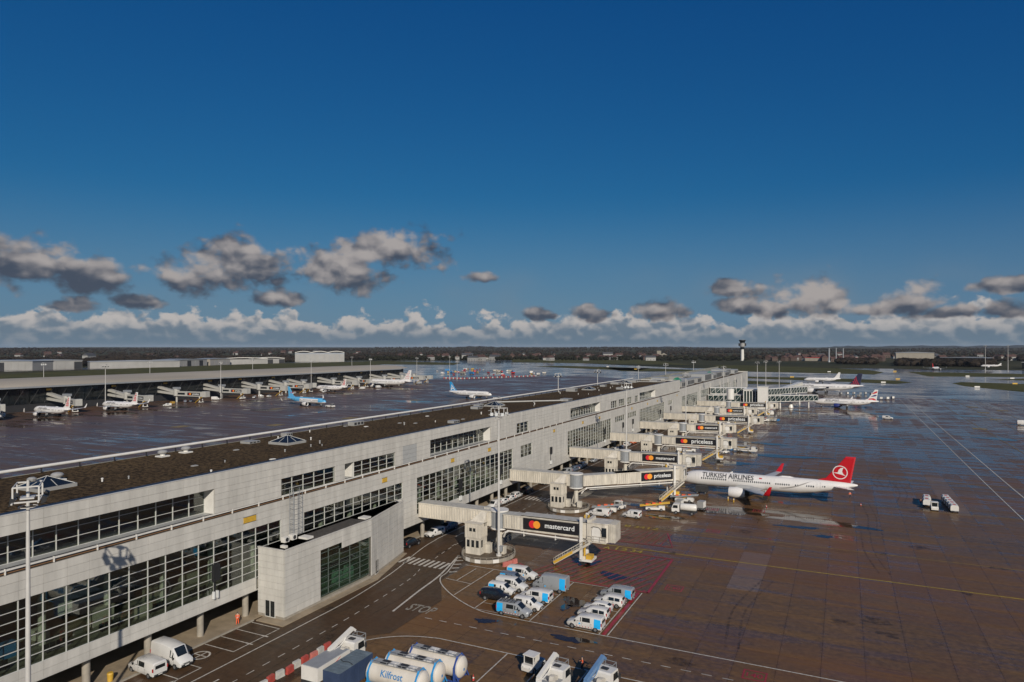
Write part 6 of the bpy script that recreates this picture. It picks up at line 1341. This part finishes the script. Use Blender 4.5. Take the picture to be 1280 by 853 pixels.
def beltloader(label, loc, rz, m, grp=None):
    t = thing('belt_loader', label, 'belt loader', loc, rz); ob('chassis', MB().box(-2.2, 2.4, -.9, .9, .35, .85).box(.9, 2.4, -.9, -.1, .85, 1.3), M_white, t); wheelset(t, (-1.4, 1.5), .8, .36, .24)
    ob('belt', MB().bar((-3.6, .25, .9), (3.6, .25, 1.9), .9, .18), M_dark, t); ob('belt_side', MB().bar((-3.6, -.22, 1.0), (3.6, -.22, 2.0), .06, .3).bar((-3.6, .72, 1.0), (3.6, .72, 2.0), .06, .3), m, t); ob('lift_arm', MB().bar((-.5, .25, .8), (1.5, .25, 1.5), .12, .12), M_yellow, t)
    tag(t, group=grp); ob('bags', MB().box(-2.2, -1.5, -.1, .5, 1.15, 1.6).box(-.6, .2, -.1, .55, 1.45, 1.85).box(1, 1.6, 0, .5, 1.65, 2.0), M_orange, t)
beltloader('yellow sided belt loader laden with orange covers by the docked airbridge', (-41.5, 165.6, 0), R(15), M_yellow); beltloader('grey belt loader parked under the long docked airbridge', (-51.6, 158.8, 0), R(10), M_grey); beltloader('low belt loader under the docked airliner\'s nose', (-37.0, 178.2, 0), R(0), M_grey)
def tanker(label, loc, rz, m=None):
    t = thing('service_truck', label, 'truck', loc, rz); ob('chassis', MB().box(-2.9, 2.9, -.45, .45, .5, .8), M_dark, t); wheelset(t, (-1.8, 1.9), .95, .42, .3); ob('vessel', MB().lathe_x([(-2.9, .3, 0), (-2.7, .75, 0), (-2.5, .85, 0), (.7, .85, 0), (.9, .75, 0), (1.0, .3, 0)], 18, 0, 1.65), m or M_white, t, smooth=True)
    c = ob('cab', MB().prism([(1.15, .6), (2.9, .6), (2.95, 1.4), (2.6, 2.3), (1.2, 2.35)], -1.0, 1.0), M_white, t); ob('windscreen', MB().poly([(2.965, -.9, 1.42), (2.965, .9, 1.42), (2.66, .85, 2.2), (2.66, -.85, 2.2)]), M_glassdark, c)
    for s in (-1, 1): ob('side_window', MB().poly([(1.5, s * 1.01, 1.45), (2.75, s * 1.01, 1.45), (2.5, s * 1.01, 2.15), (1.5, s * 1.01, 2.15)]), M_glassdark, c)
tanker('white service truck with round tank before the docked airliner', (-34.2, 165.2, 0), R(185))
def uld(label, loc, rz, group=None):
    t = thing('cargo_container', label, 'container', loc, rz, group); ob('shell', MB().prism([(-.75, .5), (.75, .5), (1.0, 1.0), (1.0, 2.1), (-.95, 2.1), (-.95, .5)], -.75, .75), M_zinc, t); ob('dolly', MB().box(-1.1, 1.1, -.85, .85, .32, .46), M_dark, t); wheelset(t, (-.7, .7), .7, .2, .14); ob('door', MB().box(-.8, .9, -.78, -.755, .6, 2.0), M_white, t)
uld('silver cargo container on a dolly behind the round-tank truck', (-36.6, 170.5, 0), R(80)); uld('silver cargo container on a dolly nearest the airliner\'s engine', (-31.4, 171.6, 0), R(80))
tm_ = thing('ground_power_unit', 'dark ground unit beneath the red-tailed airliner\'s nose gear', 'ground unit', (-34.8, 191, 0), 0); ob('housing', MB().box(-1.6, 1.6, -1.0, 1.0, .5, 2.0).box(-1.5, 1.5, -.9, .9, 2.0, 2.1), M_dark, tm_); wheelset(tm_, (-1.1, 1.1), .9, .3, .2)
vehicle('van', P_white, (-52.0, 154.6, 0), R(180), 'white van parked behind the mastercard airbridge cab'); vehicle('small', P_white, (-44.6, 156.4, 0), R(176), 'white compact van beside the belt loaders')
# loader truck beyond the docked airliner and far equipment
def highloader(label, loc, rz):
    t = thing('high_loader', label, 'loader truck', loc, rz); ob('chassis', MB().box(-4.4, 2, -1.3, 1.3, .5, 1.0).box(-4.4, 1.2, -1.5, 1.5, 1.3, 1.55), M_white, t); wheelset(t, (-3.2, -2.0, 1.0), 1.15, .45, .3); ob('cab', MB().prism([(2.0, .5), (3.8, .5), (3.85, 1.3), (3.5, 2.1), (2.1, 2.2)], -1.1, 1.1), M_white, t); ob('windscreen', MB().poly([(3.86, -1, 1.35), (3.86, 1, 1.35), (3.56, .95, 2.05), (3.56, -.95, 2.05)]), M_glassdark, t)
    sc = MB()
    for s in (-1, 1): sc.bar((-3.8, s * 1.0, 1.0), (.6, s * 1.0, 2.2), .12, .2); sc.bar((-3.8, s * 1.0, 2.2), (.6, s * 1.0, 1.0), .12, .2)
    ob('scissor_lift', sc, M_yellow, t); ob('platform', MB().box(-4.4, 1.3, -1.45, 1.45, 2.25, 2.45).box(-4.4, -4.3, -1.45, 1.45, 2.45, 3.3).box(-1, -.2, .4, 1.3, 2.45, 3.6), M_zinc, t); ob('drum', MB().cyl((-5.4, -1.0, .9), (-5.4, 1.0, .9), .6, .6, 12), M_blue, t)
highloader('white loader truck with yellow scissor lift on the open stand', (-33.2, 273, 0), R(-8)); highloader('loader truck with yellow lift working by the last airbridges', (-36.6, 392, 0), R(170)); highloader('loader truck parked under the last airbridge before the glass link', (-40.5, 428, 0), R(10))
vehicle('van', P_white, (22.2, 431.5, 0), R(-8), 'white van with green tail driving across the wet apron'); vehicle('bigvan', P_white, (83, 428, 0), R(4), 'white van crossing the apron near the yellow markings'); tug('dark red tug parked below the middle airbridges', (-52, 284, 0), R(20), P_red); tug('orange tug under the pier by the middle airbridges', (-72, 243, 0), R(80), P_orange)
for i, (x, y) in enumerate(((26, 590), (30.4, 592.6), (34.2, 600), (3, 640), (8, 644), (13, 640), (17, 648), (21, 640), (-2, 636), (11, 612))):
    uld('silver cargo container on a dolly behind the striped-fin airliner', (x, y, 0), .3 * i, 'cargo containers behind the striped-fin airliner')
random.seed(14)
for i in range(16):
    x = random.uniform(-58, -38); y = random.choice([232, 262, 300, 318, 345, 360, 388, 402, 440]) + random.uniform(-5, 5)
    k = i % 3
    if k == 0: uld('silver cargo container on a dolly by the middle airbridges', (x, y, 0), random.random() * 3, 'cargo containers by the middle airbridges')
    elif k == 1: beltloader('parked belt loader by the middle airbridges', (x, y, 0), random.random() * .6, M_grey, 'belt loaders by the middle airbridges')
    else: tug('white tug parked by the middle airbridges', (x, y, 0), random.random() * 6)['group'] = 'tugs by the middle airbridges'
wb = thing('waste_bin', 'yellow waste bin on the pavement under the facade', 'bin', (-78.8, 52.4, .12)); ob('drum', MB().cyl((0, 0, 0), (0, 0, .85), .3, .36, 14), M_yellow, wb); ob('lid', MB().cyl((0, 0, .85), (0, 0, 1.0), .38, .3, 14), M_yellow, wb)
wb = thing('waste_bin', 'yellow bin beside a column behind the black car', 'bin', (-79.3, 111.6, .12)); ob('drum', MB().cyl((0, 0, 0), (0, 0, .85), .3, .36, 14), M_yellow, wb); ob('lid', MB().cyl((0, 0, .85), (0, 0, 1.0), .38, .3, 14), M_yellow, wb)

# ------------------------------------------------------------------ the far pier with its low curved roof
fp = thing('far_pier', 'long low far pier with pale curved roof over dark glass', 'building', (-475, 340, 0)); FO = (475, -340, 0)
def fpart(n, mb, m, **k): return ob(n, mb, m, fp, FO, **k)
M_proof = mat('pale_roof', (.37, .32, .25), .6, var=.22, scale=.06, streak=(1, .12, 1)); M_wallg = mat('far_glass', (.007, .010, .012), .12, var=.5, scale=.15, spec=.6)
sec = [(-450, 15.6), (-452, 16.5), (-458, 18.0), (-466, 19.3), (-476, 20.0), (-486, 19.3), (-496, 17.6), (-502, 15.6)]
ys = [-60, 100, 250, 400, 560, 620, 645, 661]; rings = []
for y in ys:
    k = 1 if y < 600 else (.94 if y < 630 else .82 if y < 650 else .6); rings.append([(-476 + (x + 476) * (1 if y < 630 else .95 if y < 650 else .8), y, 15.6 + (z - 15.6) * k) for x, z in sec])
fpart('roof', MB().loft(rings), M_proof, smooth=True)
fpart('eave', MB().box(-450.3, -449.6, -60, 640, 14.7, 15.7), M_grey)
fpart('wall', MB().box(-498, -455.4, -60, 652, 0, 15), M_dark)
for i in range(120): 
    y = -40 + 5.7 * i
    if 130 < y < 650: fpart('pane', MB().box(-455.3, -455.1, y, y + 5.4, 4.6, 14.6), M_wallg)
fm = MB()
for i in range(60): y = 130 + 8.6 * i; fm.bar((-455, y, 4.5), (-451, y + 4, 14.7), .15, .15)
fpart('raking_strut', fm, M_dark, kind='stuff')
fpart('base_wall', MB().box(-455.6, -454.8, 100, 650, 0, 4.4), M_dark)
for y in (222, 262, 305, 345, 385, 415, 452, 500, 540, 575, 610): fpart('gate_sign', MB().box(-454.9, -454.7, y - 1.6, y + 1.6, 12.4, 13.6), M_yellow)
# bridges of the far pier: two sloping tunnels to a rotunda, an arm with an advert, a cab
M_fcream = mat('far_bridge_steel', (.40, .385, .35), .45, var=.12)
def farbridge(y, phi, L, label):
    t = thing('far_airbridge', label, 'airbridge', (-436, y, 0), 0, 'empty airbridges of the far pier' if 'empty' in label else None); m = MB()
    for z0, z1 in ((9.6, 6.6), (6.4, 5.2)):
        m.loft([[(-19, -1.4, z0), (-19, 1.4, z0), (-19, 1.4, z0 + 1.6), (-19, -1.4, z0 + 1.6)], [(-1, -1.4, z1), (-1, 1.4, z1), (-1, 1.4, z1 + 1.6), (-1, -1.4, z1 + 1.6)]])
    ob('sloping_tunnel', m, M_fcream, t); ob('rotunda', MB().cyl((0, 0, 0), (0, 0, 4.6), .7, .7, 10).cyl((0, 0, 4.6), (0, 0, 9.4), 2.1, 2.1, 16), M_fcream, t); ob('roof_plant', MB().box(-2.6, 2.6, -1.4, 1.4, 9.4, 10.8), M_grey, t)
    ob('arm', MB().box(1.8, L, -1.5, 1.5, 4.7, 7.9).box(1.8, L, -1.6, -1.5, 7.6, 8.1).box(1.8, L, -1.6, -1.5, 4.6, 5.0), M_fcream, t, (0, 0, 0), phi)
    ob('arm_window', MB().box(2.6, 2.2 + L * .28, -1.56, -1.505, 5.6, 7.0), M_glassdark, t, (0, 0, 0), phi)
    advert(t, (t, (0, 0, 0), phi), 2.6 + L * .36, L - 2.2, 5.3, 7.3, -1.52, 'priceless')
    ob('cab', MB().box(L, L + 3.6, -1.9, 1.9, 4.4, 8.4), M_fcream, t, (0, 0, 0), phi); ob('leg', MB().box(L - 3, L - 2.4, -1.6, -1.2, .9, 4.7).box(L - 3, L - 2.4, 1.2, 1.6, .9, 4.7).box(L - 3.8, L - 1.6, -1.4, 1.4, .5, .9), M_white, t, (0, 0, 0), phi)
    ob('wheel', MB().cyl((L - 2.7, -1.2, .5), (L - 2.7, 1.2, .5), .5, .5, 12), M_black, t, (0, 0, 0), phi); ob('service_stairs', MB().bar((L + .5, -2.4, 4.4), (L - 5.5, -2.5, .3), 1.0, .3), M_yellow, t, (0, 0, 0), phi)
for i, (y, ph, L) in enumerate(((205, 8, 24), (222, -20, 17), (262, -14, 17), (302, -6, 24), (340, 4, 26), (380, 2, 24), (418, 4, 25), (448, 5, 22), (470, -18, 15), (510, 3, 24), (548, -12, 14), (590, 5, 22), (622, 3, 24), (645, 2, 20))): farbridge(y, R(ph), L, {222: 'far pier airbridge docked to the first red-dotted airliner', 262: 'far pier airbridge docked to the red-dotted airliner by the mast', 470: 'far pier airbridge docked to the airliner behind the blue one', 548: 'far pier airbridge docked to the large red-dotted airliner'}.get(y, 'empty airbridge with sloping tunnels at the low roofed far pier'))
random.seed(31)
for i in range(24):
    y = random.uniform(215, 640); x = random.uniform(-432, -405)
    if min(abs(y - p) for p in (238, 279, 476, 560)) < 9: continue
    k = random.choice(['van', 'bigvan', 'small']); p = random.choice([P_white, P_white, P_grey, P_yel, P_slate]); nm = p.name.replace('car_', '')
    vehicle(k, p, (x, y, 0), random.random() * 6.3, f'{nm} service vehicle standing among the far pier\'s stands', group=f'{nm} vehicles at the far pier')
def pushback(label, loc, rz): 
    t = thing('pushback_tractor', label, 'tractor', loc, rz); ob('body', MB().prism([(-3.2, .4), (3.2, .4), (3.3, 1.0), (2.8, 1.4), (-3.0, 1.4)], -1.3, 1.3), M_white, t); ob('cab', MB().prism([(1.0, 1.4), (2.6, 1.4), (2.3, 2.2), (1.1, 2.2)], -1.1, 1.1), M_glassdark, t); ob('cab_roof', MB().box(.95, 2.4, -1.15, 1.15, 2.2, 2.3), M_white, t); wheelset(t, (-2, 2), 1.15, .55, .4)
pushback('white pushback tractor at the nose of the light blue airliner', (-306, 354.5, 0), R(-7)); pushback('white pushback tractor at the nose of the blue-finned airliner', (-238, 464.6, 0), R(-3))
# equipment yard fenced with red and white barriers
for i in range(44):
    x = -457 + 2.6 * i * .62; y = 744 + (0 if i < 11 else (i - 11) * 3.4); x = -457 + 2.7 * min(i, 11) + max(0, i - 11) * 1.55
    barrier(f"{'white' if i % 2 else 'red'} barrier fencing the distant equipment yard", (x, y, 0), R(20 if i < 11 else 65), M_bw if i % 2 else M_br, f"{'white' if i % 2 else 'red'} barriers of the equipment yard").scale = (1.5, 1.5, 1.8)
random.seed(17)
for i in range(46):
    u = random.random(); v = random.random(); x = -610 + 220 * u; y = 960 - 150 * u + 170 * (v - .4) + 20
    if y < 780 + (x + 457) * .8: y += 90
    kind = random.choice(['bigvan', 'van', 'box', 'box', 'van', 'tug'])
    if kind == 'box':
        c = random.choice([(M_red, 'red'), (M_cream, 'cream'), (M_conc, 'tan'), (M_white, 'white'), (M_blue, 'blue')]); w, l, h = random.uniform(2, 3.4), random.uniform(4, 9), random.uniform(2.4, 4)
        t = thing('yard_trailer', f'{c[1]} trailer standing in the distant equipment yard', 'trailer', (x, y, 0), random.random() * 3, f'{c[1]} trailers in the equipment yard'); ob('box_body', MB().box(-l / 2, l / 2, -w / 2, w / 2, .8, h).box(-l / 2 - .1, l / 2 + .1, -w / 2 - .1, w / 2 + .1, h, h + .15), c[0], t); ob('wheels', MB().cyl((-l * .3, -w / 2, .45), (-l * .3, w / 2, .45), .45, .45, 10).cyl((l * .3, -w / 2, .45), (l * .3, w / 2, .45), .45, .45, 10), M_black, t)
    else:
        p = random.choice([P_white, P_white, P_red, P_yel]); nm = p.name.replace('car_', ''); vehicle(kind if kind != 'tug' else 'small', p, (x, y, 0), random.random() * 6, f'{nm} vehicle standing in the distant equipment yard', group=f'{nm} vehicles in the equipment yard')

# ------------------------------------------------------------------ hangars, control tower, houses
M_shed = mat('shed_white', (.29, .28, .265), .5, var=.12, scale=.05)
def hangar(label, p0, p1, depth, h, m, curved=0., doors=0, roofm=None, group=None, name='hangar'):
    a = Vector((*p0, 0)); d = Vector((*p1, 0)) - a; L_ = d.length; ang = math.atan2(d.y, d.x); t = thing(name, label, 'hangar', tuple(a), ang, group)
    ob('wall', MB().box(0, L_, 0, depth, -.4, h), m, t); n = max(2, int(L_ / 12))
    if curved:
        rg = [[(L_ * i / 24, y, h + curved * abs(math.sin(i / 24 * math.pi * (3 if curved > 3 else 1))) * k + z) for y, k, z in ((-1.5, 1, .2), (depth + 1, .6, .2), (depth + 1, .6, 1.2), (-1.5, 1, 1.6))] for i in range(25)]; ob('roof', MB().loft(rg), roofm or M_white, t)
    else: ob('roof', MB().prism([(-1, h), (L_ + 1, h), (L_ + 1, h + .8), (L_ * .5, h + 2.2), (-1, h + .8)], -1, depth + 1), roofm or M_grey, t)
    for i in range(n):
        x0 = L_ * i / n; ob('door_leaf' if name == 'hangar' else 'wall_bay', MB().box(x0 + .4, x0 + L_ / n - .4, -.35, -.02, 0, h * .86), m if name != 'hangar' else M_shed if not doors or i % doors else M_dark, t)
    return t
M_shed = mat('shed_white', (.29, .28, .265), .5, var=.12, scale=.05); M_shedg = mat('shed_grey', (.25, .27, .30), .5, var=.15, scale=.05)
hangar('long white cargo hangar with dark door bays, first beyond the runway grass', (-1400, 640), (-1262, 700), 60, 15, M_shed, doors=7); hangar('white cargo hangar with grey tower between the long sheds', (-1290, 712), (-1272, 792), 60, 15, M_shed, doors=5)
hangar('low pale warehouse behind the cargo hangars', (-1262, 800), (-1190, 935), 50, 12, M_shed); hangar('white warehouse with two dark openings', (-1225, 950), (-1250, 1050), 50, 13, M_shed, doors=3); hangar('tan brick workshop block beside the curved hangars', (-1255, 1062), (-1270, 1130), 40, 13, M_conc); hangar('white hangar with low curved roof', (-1300, 1120), (-1240, 1215), 60, 11, M_shed, curved=3); hangar('small white hangar with curved roof and dark open front', (-1290, 1225), (-1260, 1290), 50, 11, M_shed, curved=2.5, doors=2)
hangar('huge hangar with wavy white roof and tall pale doors', (-1330, 1400), (-1235, 1488), 110, 24, M_shedg, curved=3.6, roofm=M_white)
hangar('dark glazed office block beside the control tower road', (205, 1880), (290, 1840), 40, 15, M_wallg, name='office_block'); hangar('sandstone coloured block with stepped roof on the far right', (115, 1900), (195, 1900), 40, 26, M_conc, name='office_block'); hangar('low pale shed with flat roof on the far right edge', (300, 1560), (480, 1500), 50, 11, M_wallg, roofm=M_panel_grey, name='freight_shed'); hangar('low shed with red roof beyond the far grass', (-100, 2150), (60, 2130), 30, 9, M_conc, roofm=M_red, name='freight_shed')
ct = thing('control_tower', 'slender white control tower with dark flared cab standing beyond the pier', 'tower', (-268, 2110, 0))
ob('shaft', MB().cyl((0, 0, -1), (0, 0, 34), 5.0, 4.4, 24), M_white, ct, smooth=True); ob('neck', MB().cyl((0, 0, 34), (0, 0, 39), 6.4, 6.4, 24).cyl((0, 0, 33), (0, 0, 34), 4.6, 6.4, 24), M_wallg, ct); ob('equipment_floor', MB().cyl((0, 0, 41), (0, 0, 51), 7.6, 7.6, 24).cyl((0, 0, 39), (0, 0, 41), 4.4, 6, 24), M_shed, ct); ob('side_pod', MB().box(-10.5, -6.5, -3, 3, 43, 51).box(6.5, 10.5, -3, 3, 43, 51), M_dark, ct)
ob('cab', MB().cyl((0, 0, 53), (0, 0, 59.5), 6.4, 9.6, 24), M_wallg, ct, smooth=True); ob('cab_roof', MB().cyl((0, 0, 59.5), (0, 0, 61), 10.2, 9.8, 24).cyl((0, 0, 51), (0, 0, 53), 7.2, 6.6, 24), M_dark, ct); ob('antenna', MB().cyl((0, 0, 61), (0, 0, 68), .25, .1, 6).cyl((3, 0, 61), (3, 0, 65), .2, .1, 6), M_grey, ct)
for i in range(3):
    x, y = -34 + 17 * i, 2010 - 2 * i; t = thing('silver_stack', 'tall silver stack, one of three beyond the far taxiway', 'stack', (x, y, 0), 0, 'three silver stacks'); ob('shaft', MB().cyl((0, 0, -1), (0, 0, 36), 1.5 if i else 2.2, 1.4 if i else 2.0, 14), M_grey, t, smooth=True); ob('rim', MB().cyl((0, 0, 35.5), (0, 0, 37), 2.0 if i else 2.8, 2.0 if i else 2.8, 14).cyl((0, 0, -1), (0, 0, 4), 3.5, 2.8, 14), M_grey, t)
ch = thing('church', 'tan church with square tower among distant trees', 'church', (-640, 2620, tz(-640, 2620))); ob('tower', MB().box(-7, 7, -6, 6, -3, 26), M_conc, ch); ob('spire', MB().loft([[(-7, -6, 26), (7, -6, 26), (7, 6, 26), (-7, 6, 26)], [(-.3, -.3, 36), (.3, -.3, 36), (.3, .3, 36), (-.3, .3, 36)]]), M_dark, ch); ob('nave', MB().prism([(7, -3), (30, -3), (30, 10), (18, 17), (7, 10)], -6, 6), M_conc, ch)
# distant houses: wall, pitched roof, gable windows
M_brick = mat('house_brick', (.09, .058, .045), .8, var=.2); M_tile = mat('house_tile', (.075, .038, .03), .8, var=.25); M_slate = mat('house_slate', (.06, .06, .065), .7, var=.2)
def house_proto(wm, rm, w, l, h):
    t = thing('house', 'x', 'house'); ob('wall', MB().box(-l / 2, l / 2, -w / 2, w / 2, -3, h), wm, t); r_ = MB().prism([(-w / 2 - .5, h), (w / 2 + .5, h), (0, h + w * .42)], -l / 2 - .4, l / 2 + .4); ro = ob('roof', MB().merge(r_, Matrix.Rotation(R(90), 4, 'Z')), rm, t); ob('chimney', MB().box(l * .2, l * .2 + 1, -.5, .5, h + w * .2, h + w * .42 + 1.2), M_brick, ro)
    for x in (-l * .3, 0, l * .3): ob('window', MB().box(x - .7, x + .7, -w / 2 - .06, -w / 2 - .01, 1.2, 2.7), M_glassdark, t)
    return t
protos = [(house_proto(M_shed, M_tile, 9, 14, 6), 'white rendered distant house with red tiled roof', 'white houses with red roofs'), (house_proto(M_brick, M_tile, 9, 13, 6.5), 'brick distant house with red tiled roof', 'brick houses with red roofs'), (house_proto(M_shed, M_slate, 10, 22, 7), 'long white distant house with dark roof', 'white houses with dark roofs')]
random.seed(44); used = set()
def putx(i, x, y, s):
    p, l, g2 = protos[i]; z = tz(x, y); rz = random.choice([0, .5, 1.2, 2.0]) + random.uniform(-.2, .2)
    if i in used: o = copy_thing(p, (x, y, z), rz, l, g2)
    else: used.add(i); o = p; o.location = (x, y, z); o.rotation_euler = (0, 0, rz); tag(o, l, None, g2)
    o.scale = (s, s, s)
for i in range(120):
    k = random.random()
    if k < .4: a = random.uniform(-7, 12); d = random.uniform(1980, 2900)
    elif k < .72: a = random.uniform(21, 41); d = random.uniform(2100, 3400)
    else: a = random.uniform(-36, -7); d = random.uniform(2600, 4300)
    x, y = polar(a, d); putx(random.choice([0, 0, 1, 2, 0]), x, y, random.uniform(1.0, 1.9))
for i in range(26): x, y = polar(random.uniform(20, 29), random.uniform(2080, 2350)); putx(1, x, y, random.uniform(1.1, 1.8))
# small airfield signs and markers
for i, (x, y) in enumerate(((118, 800), (60, 955), (-20, 1190), (75, 1260), (150, 1090), (-330, 1180), (-420, 1300), (165, 890), (40, 860), (-60, 960), (190, 1040))):
    t = thing('taxiway_sign', 'small lit-face taxiway sign standing in the airfield grass', 'sign', (x, y, 0), .3, 'taxiway signs'); ob('face', MB().box(-2.4, 2.4, -.15, .15, .3, 1.7), M_yellow if i % 2 else M_white, t); ob('leg', MB().box(-1.8, -1.6, -.05, .05, -.1, .3).box(1.6, 1.8, -.05, .05, -.1, .3), M_dark, t)

# ------------------------------------------------------------------ thin air haze round the whole place
hz = bpy.data.materials.new('thin_haze'); hz.use_nodes = True; N = hz.node_tree.nodes; L = hz.node_tree.links; N.clear()
pv = N.new('ShaderNodeVolumePrincipled'); pv.inputs['Color'].default_value = (.80, .88, 1, 1); pv.inputs['Density'].default_value = 1.8e-5; pv.inputs['Anisotropy'].default_value = 0
ho = N.new('ShaderNodeOutputMaterial'); L.new(pv.outputs[0], ho.inputs['Volume'])
ob('haze', MB().box(-24000, 24000, -23700, 24300, -1.6, 112), hz, kind='stuff', label='thin pale haze lying over the whole airfield', cat='haze')
